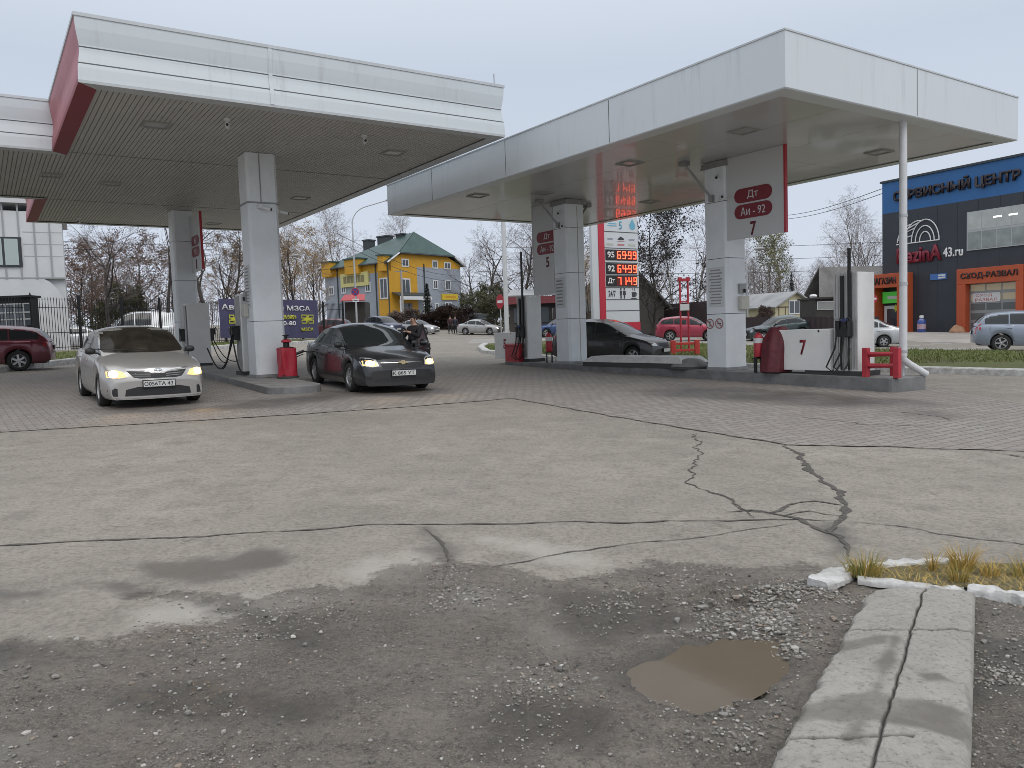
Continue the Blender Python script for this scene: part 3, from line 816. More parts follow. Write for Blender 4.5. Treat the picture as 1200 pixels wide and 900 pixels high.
def gravel_material():
    g = NT('gravel_stone')
    c = g.n('ShaderNodeAttribute', attribute_name='tone').outputs['Color']
    return g.out(g.mix(g.rng(g.noise(60, 3), 0.3, 0.7, 0, 0.4), c, (0.16, 0.15, 0.135)), 0.85)
def scatter_gravel():
    bm = bmesh.new(); bmesh.ops.create_icosphere(bm, subdivisions=1, radius=1.0)
    base = np.array([v.co[:] for v in bm.verts]); faces = np.array([[v.index for v in f.verts] for f in bm.faces]); bm.free()
    V = []; Fc = []; C = []
    tones = [(0.30, 0.285, 0.26), (0.42, 0.40, 0.37), (0.20, 0.19, 0.175), (0.12, 0.112, 0.10), (0.30, 0.24, 0.19), (0.55, 0.53, 0.50)]
    pr = [0.32, 0.16, 0.25, 0.17, 0.07, 0.03]
    def put(x, y, r):
        k = len(V) * 12
        sq = np.array([rng.uniform(.7, 1.3), rng.uniform(.6, 1.1), rng.uniform(.45, .8)])
        vv = base * (1 + rng.uniform(-.22, .22, (12, 1))) * sq * r
        a = rng.uniform(0, 6.28); c_, s_ = math.cos(a), math.sin(a)
        vv = np.stack([vv[:, 0] * c_ - vv[:, 1] * s_ + x, vv[:, 0] * s_ + vv[:, 1] * c_ + y, vv[:, 2] + GZD(x, y) + r * 0.15], -1)
        V.append(vv); Fc.append(faces + k)
        t = np.array(tones[rng.choice(6, p=pr)]) * rng.uniform(.8, 1.2)
        C.append(np.tile(np.append(t, 1), (12, 1)))
    bands = [  # photo region (u0,u1,v0,v1), count, mean radius
        ((0, 1200, 680, 900), 6500, 0.0044), ((300, 960, 655, 720), 2500, 0.0042), ((0, 420, 700, 760), 1500, .0042), ((500, 950, 662, 712), 2600, 0.0058), ((880, 1060, 690, 770), 2600, 0.0062), ((780, 930, 690, 745), 700, 0.008),
        ((1140, 1215, 706, 800), 900, 0.0055), ((780, 930, 800, 880), 1000, 0.006), ((600, 800, 770, 830), 500, 0.0055), ((0, 300, 740, 840), 900, 0.0055), ((100, 360, 740, 800), 500, .006),
        ((930, 1140, 676, 704), 1000, 0.0055), ((-200, 1400, 880, 1100), 900, 0.005)]
    for (u0, u1, v0, v1), n, r in bands:
        for _ in range(n):
            u, v = rng.uniform(u0, u1), rng.uniform(v0, v1)
            p = P(u, v)
            d, pu = GDIRT(p.x, p.y)
            if rng.random() > max(.05, d): continue
            if pu > 0.0: continue
            cl_ = fbm(np.array([p.x]), np.array([p.y]), 2.4, 3)[0]
            if rng.random() > max(0.16, (cl_ - 0.32) * 4.5): continue
            put(p.x, p.y, r * rng.lognormal(0, 0.42))
    for (u, v, r) in ((436, 897, .018), (370, 762, .012), (742, 738, .012), (30, 795, .014), (65, 792, .016), (925, 742, .016), (1045, 772, .004), (560, 745, .012), (585, 765, .012)):
        p = P(u, v); put(p.x, p.y, r)
    V_ = np.concatenate(V); F_ = np.concatenate(Fc); C_ = np.concatenate(C)
    me = bpy.data.meshes.new('gravel'); me.from_pydata(V_.tolist(), [], F_.tolist())
    me.attributes.new('tone', 'FLOAT_COLOR', 'POINT').data.foreach_set('color', C_.astype(np.float32).ravel())
    me.materials.append(gravel_material())
    o = bpy.data.objects.new('gravel', me); COL.objects.link(o); tag(o, kind='stuff')
scatter_gravel()
# ---------------------------------------------------------------- canopies
SOFF_L = mat('ribbed_soffit', (0.50, 0.49, 0.47), 0.5, var=0.06, scale=0.7)
SOFF_R = mat('glossy_soffit', (0.46, 0.465, 0.465), 0.33, var=0.06, scale=0.6, coat=0.3)
def streaked(name, col, amt, rough):
    g = NT(name); mp = g.n('ShaderNodeMapping'); g.l(g.pos, mp.inputs['Vector']); mp.inputs['Scale'].default_value = (5.0, 5.0, 0.35)
    f = g.math('MULTIPLY', g.rng(g.noise(1.0, 6, 0.75, vec=mp.outputs[0]), 0.52, 0.72), g.rng(g.noise(0.4, 3), 0.4, 0.65))
    c = g.mix(g.math('MULTIPLY', f, amt), g.mix(g.noise(0.5, 3), tuple(x * .96 for x in col), tuple(x * 1.03 for x in col)), (0.30, 0.29, 0.27))
    return g.out(c, rough)
FASC_R = streaked('composite_panel', (0.63, 0.67, 0.70), 0.38, 0.35)
FASC_L = streaked('pale_fascia_boards', (0.61, 0.66, 0.69), 0.40, 0.5)
LINE = mat('panel_seam', (0.10, 0.11, 0.115), 0.7)
ROOFM = mat('roof_membrane', (0.2, 0.2, 0.2), 0.9)
LAMPG = mat('lamp_glass_off', (0.34, 0.34, 0.34), 0.25)
LAMPF = mat('lamp_frame', (0.33, 0.325, 0.31), 0.5)
AL, NL, H2, F2 = 0.5905, (-7.5549, 14.5324), 6.30, 1.23
AR, NR, H1, F1 = 0.5976, (4.8869, 13.9478), 5.61, 1.004
def loc_of(N, a, x, y):
    return (N[0] + math.cos(a) * x - math.sin(a) * y, N[1] + math.sin(a) * x + math.cos(a) * y)
def to_loc(N, a, p):
    dx, dy = p[0] - N[0], p[1] - N[1]
    return (dx * math.cos(a) + dy * math.sin(a), -dx * math.sin(a) + dy * math.cos(a))
def fascia(root, a, b, prof, mats, rows, a_ext, b_ext, name='fascia', grooves=(), flip=1):
    """one straight fascia run from a to b (local), profile (outward offset, z); a_ext/b_ext: mitre sign at each end"""
    a, b = Vector((*a, 0)), Vector((*b, 0)); t = (b - a).normalized(); n = Vector((t.y, -t.x, 0))
    mb = MB(); A_ = []; B_ = []
    for o, z in prof:
        A_.append(mb.av(a + n * o - t * o * a_ext + Vector((0, 0, z)))); B_.append(mb.av(b + n * o + t * o * b_ext + Vector((0, 0, z))))
    for k in range(len(prof) - 1): mb.face((A_[k], B_[k], B_[k + 1], A_[k + 1]), rows[k])
    return mb.build(name, mats, root)
c_left = thing('fuel_canopy', 'white canopy with wavy plank fascia and red end faces over the silver sedan', 'canopy', (NL[0], NL[1], H2), AL, 'fuel station canopies')
# profile: bottom lip, wavy boards, dark board joints, top rail
def wave(f):
    return float(np.interp(f, [0, .10, .22, .34, .46, .56, .66, .78, .9, 1.0], [0.0, 0.0, -0.008, -0.03, -0.052, -0.052, -0.03, -0.008, 0.0, 0.0])) + 0.03
prof = [(-0.30, 0.0), (0.03, 0.0), (0.035, 0.05)]; rows = [1, 1]
cuts = [0.05, 0.28, 0.300, 0.52, 0.540, 0.76, 0.780, 0.945]
fs = sorted(set(cuts + list(np.linspace(0.05, 0.945, 22))))
for f0, f1 in zip(fs[:-1], fs[1:]):
    prof.append((wave(f1), f1 * F2)); rows.append(2 if any(abs(f0 - c) < 1e-6 and abs(f1 - d) < 1e-6 for c, d in ((.28, .30), (.52, .54), (.76, .78))) else 0)
prof += [(0.05, 0.95 * F2), (0.05, F2), (-0.25, F2), (-0.25, F2 - 0.35)]; rows += [1, 1, 1, 1]
prof2 = [(o, z) for o, z in prof]
rows_red = [1 if (k > len(rows) - 5) else (0 if k > 2 else 3) for k in range(len(rows))]
RAIL = mat('fascia_rail', (0.52, 0.55, 0.57), 0.5, var=0.08, scale=2)
mats_w = [FASC_L, RAIL, LINE, FASC_L]; mats_r = [REDF, RAIL, REDF, mat('deep_red_lip', (0.26, 0.03, 0.05), 0.5)]
MbL, M1, M2, MaL, XL = 9.095, 5.97, 13.30, 18.81, -15.0
runs = [((0, 0), (MbL, 0), 0, 1, 1), ((MbL, 0), (MbL, MaL), 0, 1, 1), ((MbL, MaL), (0, MaL), 0, 1, 1), ((0, MaL), (0, M2), 1, 1, -1), ((0, M2), (XL, M2), 0, -1, 1), ((XL, M2), (XL, M1), 1, 1, 1), ((XL, M1), (0, M1), 0, 1, -1), ((0, M1), (0, 0), 1, -1, 1)]
for a, b, red, ea, eb in runs:
    fascia(c_left, a, b, prof, mats_r if red else mats_w, rows_red if red else rows, ea, eb)
fascia(c_left, (3.42, 0), (3.50, 0), [(o + .012, z) for o, z in prof[2:-4]], [FASC_L], [0] * 60, 0, 0, name='joint_cover')
mb = MB()   # ribbed soffit
def ribs(x0, x1, y0, y1):
    n = int((x1 - x0) / 0.1); w = (x1 - x0) / n
    for i in range(n):
        a = x0 + i * w
        mb.poly([(a, y0, 0.03), (a, y1, 0.03), (a + w * .84, y1, 0.03), (a + w * .84, y0, 0.03)])
        mb.poly([(a + w * .84, y0, 0.03), (a + w * .84, y1, 0.03), (a + w * .86, y1, 0.055), (a + w * .86, y0, 0.055)])
        mb.poly([(a + w * .86, y0, 0.055), (a + w * .86, y1, 0.055), (a + w, y1, 0.055), (a + w, y0, 0.055)], 1)
        mb.poly([(a + w, y0, 0.055), (a + w, y1, 0.055), (a + w, y1, 0.03), (a + w, y0, 0.03)])
ribs(0.0, MbL, 0.0, MaL); ribs(XL, 0.0, M1, M2)
for y in (M1 + 0.02, M2 - 0.02): mb.span((0.02, y - .02, 0.022), (MbL - .02, y + .02, 0.0295), 1)
mb.build('soffit', [SOFF_L, mat('soffit_groove', (0.27, 0.265, 0.255), 0.8)], c_left)
mb = MB(); mb.span((0.1, 0.1, F2 - 0.3), (MbL - 0.1, MaL - 0.1, F2 - 0.25)); mb.span((XL + 0.1, M1 + 0.1, F2 - 0.3), (0.1, M2 - 0.1, F2 - 0.251))
mb.build('roof', ROOFM, c_left)
def soffit_lamp(root, N, a, H, px, s, z0, dark=0):
    p = PZ(px[0], px[1], H); x, y = to_loc(N, a, p)
    f = MB()
    for q in (((x - s, y - s), (x + s, y - s + .05)), ((x - s, y + s - .05), (x + s, y + s)), ((x - s, y - s + .05), (x - s + .05, y + s - .05)), ((x + s - .05, y - s + .05), (x + s, y + s - .05))):
        f.span((*q[0], z0 - 0.03), (*q[1], z0 + 0.02))
    o = f.build('ceiling_light', LAMPF, root)
    g = MB(); g.span((x - s + .05, y - s + .05, z0 - .012), (x + s - .05, y + s - .05, z0 + .02))
    for k in range(dark):
        xx = x - s + .1 + k * (2 * s - .2) / max(1, dark - 1)
        g.span((xx - .02, y - s + .08, z0 - .02), (xx + .02, y + s - .08, z0 - .0125), 1)
    g.build('diffuser', [LAMPG, LAMPF], o)
for px, d in (((183, 146), 0), ((130, 215), 4), ((461, 179), 0), ((352, 232), 0), ((60, 205), 4), ((250, 262), 0)):
    soffit_lamp(c_left, NL, AL, H2 + .03, px, 0.27, 0.03, d)
def soffit_camera(root, N, a, H, px, z0):
    p = PZ(px[0], px[1], H); x, y = to_loc(N, a, p); o = MB()
    o.lathe([(0.07, z0), (0.07, z0 - .04), (0.03, z0 - .05), (0.03, z0 - .14)], (x, y, 0), 12)
    o.tube([(x - .04, y - .15, z0 - .16), (x + .03, y + .1, z0 - .15)], 0.045, 10)
    o.tube([(x - .045, y - .16, z0 - .16), (x - .04, y - .15, z0 - .16)], 0.03, 10, 1)
    return o.build('security_camera', [WHITEP, BLACK], root, smooth=40)
for px in ((266, 141), (427, 160), (92, 256)): soffit_camera(c_left, NL, AL, H2, px, 0.03)
mb = MB(); mb.tube([(MbL - .15, 0.1, F2 - .3), (MbL - .15, 0.1, F2 + .28)], .012); mb.tube([(MbL + .02, .15, .2), (MbL + .02, .15, F2 * .75)], .012)
mb.build('antenna', GREYM, c_left)

c_right = thing('fuel_canopy', 'plain smooth white panel canopy with glossy underside over the dispenser island', 'canopy', (NR[0], NR[1], H1), AR, 'fuel station canopies')
LbR, LaR = 8.547, 15.69
prof = [(-0.35, 0.0), (0.0, 0.0), (0.02, 0.02), (0.02, F1 - .03), (0.035, F1 - .03), (0.035, F1), (-0.25, F1), (-.25, F1 - .3)]
def joints(a, b, ts):
    a, b = Vector((*a, 0)), Vector((*b, 0)); t = (b - a).normalized(); n = Vector((t.y, -t.x, 0)); m = MB()
    for s_ in ts:
        p = a + t * s_ + n * 0.021
        m.slab([p - t * .008 + Vector((0, 0, .04)), p + t * .008 + Vector((0, 0, .04)), p + t * .008 + Vector((0, 0, F1 - .05)), p - t * .008 + Vector((0, 0, F1 - .05))], 0.003, n)
    m.build('panel_joint', LINE, c_right)
for a, b in (((0, 0), (LbR, 0)), ((LbR, 0), (LbR, LaR)), ((LbR, LaR), (0, LaR)), ((0, LaR), (0, 0))):
    fascia(c_right, a, b, prof, [FASC_R, RAIL], [0, 0, 0, 1, 1, 1, 1], 1, 1)
joints((0, LaR), (0, 0), [LaR - 4.53, LaR - 8.6, LaR - 12.6]); joints((0, 0), (LbR, 0), [4.2])
mb = MB()
for i in range(4):
    for j in range(4):
        x0, x1 = LbR * i / 4, LbR * (i + 1) / 4; y0, y1 = LaR * j / 4, LaR * (j + 1) / 4
        mb.span((x0 + .006, y0 + .006, 0.02), (x1 - .006, y1 - .006, 0.05))
mb.span((0.02, 0.02, 0.05), (LbR - .02, LaR - .02, .06), 1)
mb.build('soffit', [SOFF_R, LINE], c_right)
mb = MB(); mb.span((.1, .1, F1 - .3), (LbR - .1, LaR - .1, F1 - .25)); mb.build('roof', ROOFM, c_right)
for px in ((872, 153), (738, 191), (1030, 178), (636, 226), (560, 229), (762, 236), (900, 196)):
    soffit_lamp(c_right, NR, AR, H1 + .02, px, 0.25, 0.02, 0)

# ---------------------------------------------------------------- islands
XD_ = (5.513, 20.218)
ISLM = mat('island_kerb', (0.17, 0.17, 0.17), 0.6, var=0.25, scale=2.5, bump=0.2, bscale=30)
ISLT = mat('island_top', (0.24, 0.235, 0.225), 0.85, var=0.2, scale=3, bump=0.3, bscale=40)
def island(label, far, near, w, a, h0, h1, rounded):
    """raised kerb island from its far to its near end, top level falling a little less than the ground"""
    far, near = Vector((far[0], far[1], 0)), Vector((near[0], near[1], 0)); t = (near - far).normalized(); n = Vector((-t.y, t.x, 0)); L = (near - far).length
    ring = []
    def end(c, sgn):
        r = w / 2 if rounded else 0.12
        pts = []
        if rounded:
            for k in range(13):
                q = math.pi * (k / 12 - .5)
                pts.append(c + t * sgn * r * math.cos(q) * .7 + n * sgn * r * math.sin(q))
        else:
            for cx, cy, q0 in ((1, -1, -90), (1, 1, 0)):
                for k in range(4):
                    q = rad(q0 + 30 * k)
                    pts.append(c + (t * (-.12 + .12 * math.cos(q)) + n * (cy * (w / 2 - .12) + .12 * math.sin(q))) * sgn)
        return pts
    ring = end(near, 1) + end(far, -1)
    def top(p):
        s_ = (p - far).dot(t) / L
        zf, zn = gzf(far.x, far.y) + h0, gzf(near.x, near.y) + h1
        return zf + (zn - zf) * s_
    mb = MB(); n_ = len(ring)
    cc = (far + near) / 2
    lo = [mb.av((p.x, p.y, gzf(p.x, p.y) - .15)) for p in ring]; hi = [mb.av((p.x, p.y, top(p) - .02)) for p in ring]
    inn = [mb.av((p.x + (0.03 * (cc - p).normalized()).x, p.y + (0.03 * (cc - p).normalized()).y, top(p))) for p in ring]
    for k in range(n_):
        q = (k + 1) % n_
        mb.face((lo[k], lo[q], hi[q], hi[k]), 0); mb.face((hi[k], hi[q], inn[q], inn[k]), 0)
    mb.face(inn, 1)
    o = mb.build('pump_island', [ISLM, ISLT]); tag(o, label, 'kerb island', 'raised islands under the canopies')
    return top
RI_FAR, RI_NEAR = Vector((*loc_of(XD_, AR, .12, 9.5), 0)), Vector((*loc_of(XD_, AR, .12, -4.75), 0))
TOP_R = island('long grey kerb island carrying dispensers 5 and 7 under the smooth canopy', Vector(RI_FAR[:]), Vector(RI_NEAR[:]), 1.28, AR, 0.12, 0.30, False)
LI_NEAR = P(344, 460); LI_FAR = Vector((-13.2, 31.2, 0))
TOP_L = island('narrow grey kerb island with rounded end between the silver and dark grey sedans', LI_FAR, Vector(LI_NEAR[:]), 1.25, AL, 0.12, 0.17, True)

# ---------------------------------------------------------------- pillars
def pillar(xy, a, H, z0, w, label, joints_z, extra=None):
    r = thing('pillar', label, 'pillar', (xy[0], xy[1], z0), a, 'canopy pillars')
    h = H - z0 - 0.003
    zs = [0] + joints_z + [h]
    mb = MB()
    for k in range(len(zs) - 1):
        mb.cbox((0, 0, (zs[k] + zs[k + 1]) / 2), (w, w, zs[k + 1] - zs[k] - 0.014), 0.07)
    mb.build('cladding', PILLAR, r)
    mb = MB(); mb.cbox((0, 0, h / 2), (w - .03, w - .03, h), .06); mb.build('core', JOINT, r)
    mb = MB(); mb.cbox((0, 0, .04), (w + .04, w + .04, .08), .07); mb.build('base_trim', GREYM, r)
    return r, h
XA, XB, XC, XD = (-6.402, 20.80), (-11.86, 29.18), (1.953, 25.307), (5.513, 20.218)
zA = TOP_L(Vector((*XA, 0))); zB = TOP_L(Vector((*XB, 0))); zC = TOP_R(Vector((*XC, 0))); zD = TOP_R(Vector((*XD, 0)))
pA, hA = pillar(XA, AL, H2 + .03, zA, .78, 'white pillar nearest the dark grey sedan, with a camera bracket and red bag at its foot', [1.45, 4.45])
pB, hB = pillar(XB, AL, H2 + .03, zB, .74, 'white pillar behind the silver sedan, carrying a red edged board', [1.5, 3.0, 4.4])
pC, hC = pillar(XC, AR, H1 + .02, zC, .74, 'white pillar beside dispenser 5 and the dark hatchback', [1.42, 2.85, 4.25])
pD, hD = pillar(XD, AR, H1 + .02, zD, .74, 'white pillar with the big number 7 board and no smoking stickers', [1.42, 2.8, 4.2])
def notice(parent, face, z, w, h, off=0.0, wd=.74, lines=9):
    """paper notice on a pillar face: '-x' or '-y' local"""
    d = wd / 2 + .004
    o = (-d, off, z) if face == '-x' else (off, -d, z)
    xx = (0, -1, 0) if face == '-x' else (1, 0, 0)
    M = frame(o, xx, (0, 0, 1))
    m = MB(M); m.box((0, 0, 0.004), (w, h, .008)); ob = m.build('notice', PAPER, parent)
    m = MB(M)
    for k in range(lines): m.box((random.uniform(-.04, .0) * w, h / 2 - (k + 1) * h / (lines + 1), .010), (w * random.uniform(.55, .85), h / (lines + 1) * .42, .003))
    m.build('print', mat('faded_print', (0.30, 0.30, 0.31), .8), ob)
notice(pA, '-x', 2.35, .46, 1.1, .05, .78, 12); notice(pD, '-x', 2.10, .5, .98, -0.02, .74, 12); notice(pC, '-x', 2.25, .48, .95, .05, .74, 8)
def cam_bullet(parent, p, d):
    p = Vector(p); d = Vector(d).normalized(); m = MB()
    m.tube([p, p + d * .22], .045, 10); m.tube([p + d * .22, p + d * .235], .034, 10, 1); m.tube([p + Vector((0, 0, .0)) - d * .02, p - d * .02 + Vector((0, 0, -.0))  - d * .08], .02, 6)
    m.box(p - d * .08, (.11, .11, .11))
    m.build('security_camera', [WHITEP, BLACK], parent, smooth=35)
cam_bullet(pA, (-.05, -.50, 4.33), (.6, -.5, -.25)); cam_bullet(pA, (.5, -.1, 4.30), (.9, -.3, -.2))
mb = MB()
for s_ in (-.405, .405): mb.span((-.42, s_ - .012, 4.44), (.42, s_ + .012, 4.475)); mb.span((s_ - .012, -.39, 4.44), (s_ + .012, .39, 4.475))
mb.tube([(-.06, -.405, 4.47), (-.06, -.405, hA)], .012); mb.build('cable_clip', GREYM, pA)
# diagonal braces and conduits on the right hand pillars
def brace(parent, a, b, r=.03):
    m = MB(); m.tube([a, b], r, 8); m.box(b, (.2, .2, .1)); m.box(a, (.12, .12, .16)); return m.build('brace', GREYM, parent)
brace(pC, (-.40, 0, 4.35), (-1.0, .15, hC - .05)); brace(pC, (.40, .05, 4.5), (1.05, .3, hC - .05), .035); brace(pD, (-.40, .05, 4.3), (-1.05, .35, hD - .05))
for q, h in ((pC, hC), (pD, hD)):
    m = MB(); m.span((-.41, -.41, h - .16), (.41, .41, h - .12)); m.span((-.40, -.40, h - .12), (.40, .40, h - .02)); m.build('head_collar', GREYM, q)
    cam_bullet(q, (-.46, -.2, h - .4), (-.8, -.5, -.3)); cam_bullet(q, (-.46, -.28, 4.28), (-.6, -.7, -.1))
m = MB(); m.tube([(.06, -.372, .05), (.06, -.372, hC - .2)], .012)
m.build('conduit', mat('beige_conduit', (.42, .38, .32), .6), pC)
def socket_box(parent, M):
    m = MB(M); m.box((0, 0, .06), (.30, .34, .12)); o = m.build('service_box', mat('beige_enclosure', (.50, .49, .43), .5, var=.08), parent, bevel=.012)
    m = MB(M); m.box((-.02, .36, .03), (.22, .24, .05)); m.box((0.03, .3, .07), (.06, .09, .06), 1); m.build('switch_panel', [GREYM, BLACK], parent)
socket_box(pD, frame((.16, -.374, 1.68), (1, 0, 0), (0, 0, 1))); socket_box(pA, frame((-.394, .22, 1.75), (0, -1, 0), (0, 0, 1)))
for k, (o_) in enumerate((0.20, -0.10)):    # two round prohibition stickers
    M = frame((-.374, o_, 1.18), (0, -1, 0), (0, 0, 1)); m = MB(M)
    ring = [(.135 * math.cos(q), .135 * math.sin(q)) for q in np.linspace(0, 6.2832, 25)[:-1]]
    m.prism(ring, 0.001, .005, 0)
    for q in range(24):
        a0, a1 = q * math.pi / 12, (q + 1) * math.pi / 12
        m.prism([(.13 * math.cos(a0), .13 * math.sin(a0)), (.13 * math.cos(a1), .13 * math.sin(a1)), (.105 * math.cos(a1), .105 * math.sin(a1)), (.105 * math.cos(a0), .105 * math.sin(a0))], .0055, .008, 1)
    m.box((0, 0, .0075), (.23, .028, .004), 1, Matrix.Rotation(rad(-45), 3, 'Z')); m.box((0, 0, .0065), (.11 if k else .03, .03 if k else .14, .002), 2)
    m.build('prohibition_sticker', [PAPER, mat('sticker_red', (.33, .12, .12), .6), INK], pD)

# price boards on the pillars (rounded grade plates, number, red edge)
def pill(m, cx, cy, w, h, z0, z1, mi=0):
    pts = []
    for sx_, q0 in ((1, -90), (-1, 90)):
        for k in range(9):
            q = rad(q0 + 22.5 * k); pts.append((cx + sx_ * (w / 2 - h / 2) + h / 2 * math.cos(q), cy + h / 2 * math.sin(q)))
    m.prism(pts, z0, z1, mi)
BOARDM = mat('board_white', (0.56, 0.57, 0.57), 0.4)
def grade_board(parent_xy, a, y0, y1, x, z0, z1, grades, num, label, zrows, txt_y=None, face=-1):
    """board in the local y-z plane at local x; reads from the -x side; z relative to world"""
    r = thing('grade_board', label, 'fuel grade board', (parent_xy[0], parent_xy[1], z0), a, 'fuel grade boards on the pillars')
    h = z1 - z0
    m = MB(); m.span((x - .03, y0, 0), (x + .03, y1, h)); m.build('panel', BOARDM, r)
    m = MB(); ye = y0 if abs(y0) > abs(y1) else y1; s_ = -1 if ye == y0 else 1
    m.span((x - .04, ye, 0), (x + .04, ye + s_ * .05, h)); m.build('edge_strip', RED if num != '5' else BOARDM, r)
    ty = (y0 + y1) / 2 if txt_y is None else txt_y
    for (g, zz) in zip(grades, zrows):
        M = frame((x - .03, ty, zz - z0), (0, -1, 0), (0, 0, 1)); m = MB(M); pill(m, 0, 0, 1.10, .34, 0.001, .012)
        o = m.build('grade_plate', DRED, r)
        text(g, o, M @ Matrix.Translation((0, 0, .012)), .32 if len(g) < 4 else .72, .20, PAPER)
    M = frame((x - .03, ty, zrows[-1] + (zrows[-1] - zrows[0]) * 1.12 - z0), (0, -1, 0), (0, 0, 1))
    text(num, r, M @ Matrix.Translation((0, 0, .002)), .17, .33, mat('number_red', (.13, .012, .025), .5), name='number', bold=.02)
    return r
# board with 7 (projects from the pillar towards the camera)
def board_z(u, v, xy, a, x, y):
    w = loc_of(xy, a, x, y); o, d = ray(u, v); t = math.hypot(w[0], w[1]) / math.hypot(d.x, d.y); return o.z + d.z * t
z7b = board_z(890, 277, XD, AR, -.3, -1.2)
grade_board(XD, AR, -2.02, -.36, -.30, z7b, H1 + .015, ['Дт', 'Аи - 92'], '7', 'large white board with number 7 and two dark red grade plates', [board_z(886, 227, XD, AR, -.3, -1.15), board_z(886, 246, XD, AR, -.3, -1.15)], -1.15)
z5b = board_z(642, 345, XC, AR, -.3, .9)
grade_board(XC, AR, .375, 1.45, -.30, z5b, H1 + .015, ['Дт', 'Аи - 92'], '5', 'white board with number 5 partly hidden behind the pillar of dispenser 5', [board_z(645, 278, XC, AR, -.3, .95), board_z(645, 292, XC, AR, -.3, .95)], .70)
z1b = board_z(224, 318, XB, AL, .2, -1.0)
grade_board(XB, AL, -1.9, -.375, .25, z1b, H2 - .2, ['95', '92'], '1', 'narrow white board with number 1 and broad red edge, seen almost edge on', [board_z(222, 282, XB, AL, .25, -1.1), board_z(222, 295, XB, AL, .25, -1.1)], -1.1)

# ---------------------------------------------------------------- dispensers and island furniture
DISPW = mat('dispenser_white', (0.76, 0.76, 0.74), 0.35, var=0.05, scale=2)
ALU = mat('ribbed_aluminium', (0.46, 0.46, 0.45), 0.4, 0.5, var=0.1, scale=5)
def hose(m, a, b, sag, r=.016, n=14, mi=0):
    a, b = Vector(a), Vector(b)
    m.tube([a.lerp(b, k / n) + Vector((0, 0, -sag * math.sin(math.pi * k / n))) for k in range(n + 1)], r, 7, mi)
def nozzle(m, p, d, mi=0):
    p = Vector(p); d = Vector(d).normalized()
    m.box(p, (.07, .10, .20), mi); m.tube([p + Vector((0, 0, .08)), p + d * .10 + Vector((0, 0, .14)), p + d * .22 + Vector((0, 0, .02))], .014, 6, mi)
    m.tube([p + Vector((0, 0, -.1)), p + d * .08 + Vector((0, 0, -.05)), p + d * .07 + Vector((0, 0, .08))], .01, 5, mi)
def dispenser(xy, a, z0, num, label, mast):
    """tall ribbed column with hoses on its left face and a low white cabinet beyond it"""
    r = thing('fuel_dispenser', label, 'fuel dispenser', (xy[0], xy[1], z0), a, 'fuel dispensers')
    H = 2.28; wx, wy = .60, .62
    m = MB(); m.cbox((0, 0, .06 + H / 2 - .06), (wx, wy, H - .12), .03); m.build('column', DISPW, r)
    m = MB(); m.box((0, .3, .05), (wx + .06, wy + .8, .10)); m.build('plinth', JOINT, r)
    m = MB()
    for k in range(9):
        y = -wy / 2 + .06 + k * (wy - .12) / 8
        m.box((-wx / 2 - .012, y, H / 2 + .05), (.022, .035, H - .2))
    m.build('ribbed_cover', ALU, r)
    m = MB()
    for y in (-.12, .06):
        m.box((-wx / 2 - .05, y, H * .52 + .35), (.06, .07, 1.45 if y < 0 else 1.25))
    m.box((-wx / 2 - .12, -.03, 1.02), (.18, .30, .34))
    m.build('hose_rail', BLACK, r, bevel=.01)
    m = MB()
    nozzle(m, (-wx / 2 - .2, -.10, 1.12), (-.3, -1, 0)); nozzle(m, (-wx / 2 - .2, .06, 1.12), (-.3, -1, 0))
    m.box((-wx / 2 - .22, -.10, 1.2), (.075, .105, .07), 1); m.box((-wx / 2 - .22, .06, 1.22), (.075, .105, .05), 2)
    m.build('nozzle', [BLACK, mat('nozzle_blue', (.03, .05, .16), .5), mat('nozzle_grey', (.25, .25, .25), .5)], r)
    m = MB()
    for y, s_ in ((-.12, .25), (.06, .2)):
        m.tube([(-wx / 2 - .06, y, .95), (-wx / 2 - .10, y, .5), (-wx / 2 - .07, y, .12)], .022, 7)
        m.tube([(-wx / 2 - .2, y + .02, 1.0), (-wx / 2 - .24, y + .05, .6), (-wx / 2 - .3, y + .22, .2), (-wx / 2 - .2, y + .1, .06), (-wx / 2 - .12, y, .25), (-wx / 2 - .08, y - .02, .6)], .018, 7)
    m.build('hose', RUBBER, r, smooth=60)
    if mast:
        m = MB(); m.box((-wx / 2 - .05, -.12, H + mast / 2 - .3), (.05, .06, mast + .5)); m.build('hose_mast', BLACK, r)
    m = MB(); m.cbox((-.05, 1.02, .56), (.64, 1.36, .92), .02); o = m.build('cabinet', DISPW, r, bevel=.01)
    M = frame((-.372, 1.02, .62), (0, -1, 0), (0, 0, 1))
    text(num, o, M @ Matrix.Translation((0, 0, .002)), .17, .34, mat('number_red_bright', (.22, .015, .03), .5), name='number', bold=.02)
    m = MB(); m.box((-.372, .62, .98), (.01, .04, .05)); m.build('lock', BLACK, o)
    return r
def isl(t_, off=0.0):
    """point on the right island: t_ metres from pillar D towards the near end"""
    p = loc_of(XD, AR, off, -t_); return Vector((p[0], p[1], TOP_R(Vector((p[0], p[1], 0)))))
def t_for_u(u, off=0.0):
    lo, hi = -9.0, 9.0
    for _ in range(40):
        m_ = (lo + hi) / 2; p = loc_of(XD, AR, off, -m_)
        q = RT.dot(Vector((p[0], p[1], 0)) - Vector((0, 0, EYE - .5))) / FW.dot(Vector((p[0], p[1], 0)) - Vector((0, 0, EYE - .5))) * F_PX + 600
        if q < u: lo = m_
        else: hi = m_
    return lo
q7 = isl(t_for_u(1001)); dispenser((q7.x, q7.y), AR, q7.z, '7', 'white fuel dispenser with tall ribbed column and low cabinet numbered 7', .5)
q5 = isl(t_for_u(622)); dispenser((q5.x, q5.y), AR, q5.z, '5', 'white fuel dispenser with tall hose mast and low cabinet numbered 5, left of its pillar', 1.5)
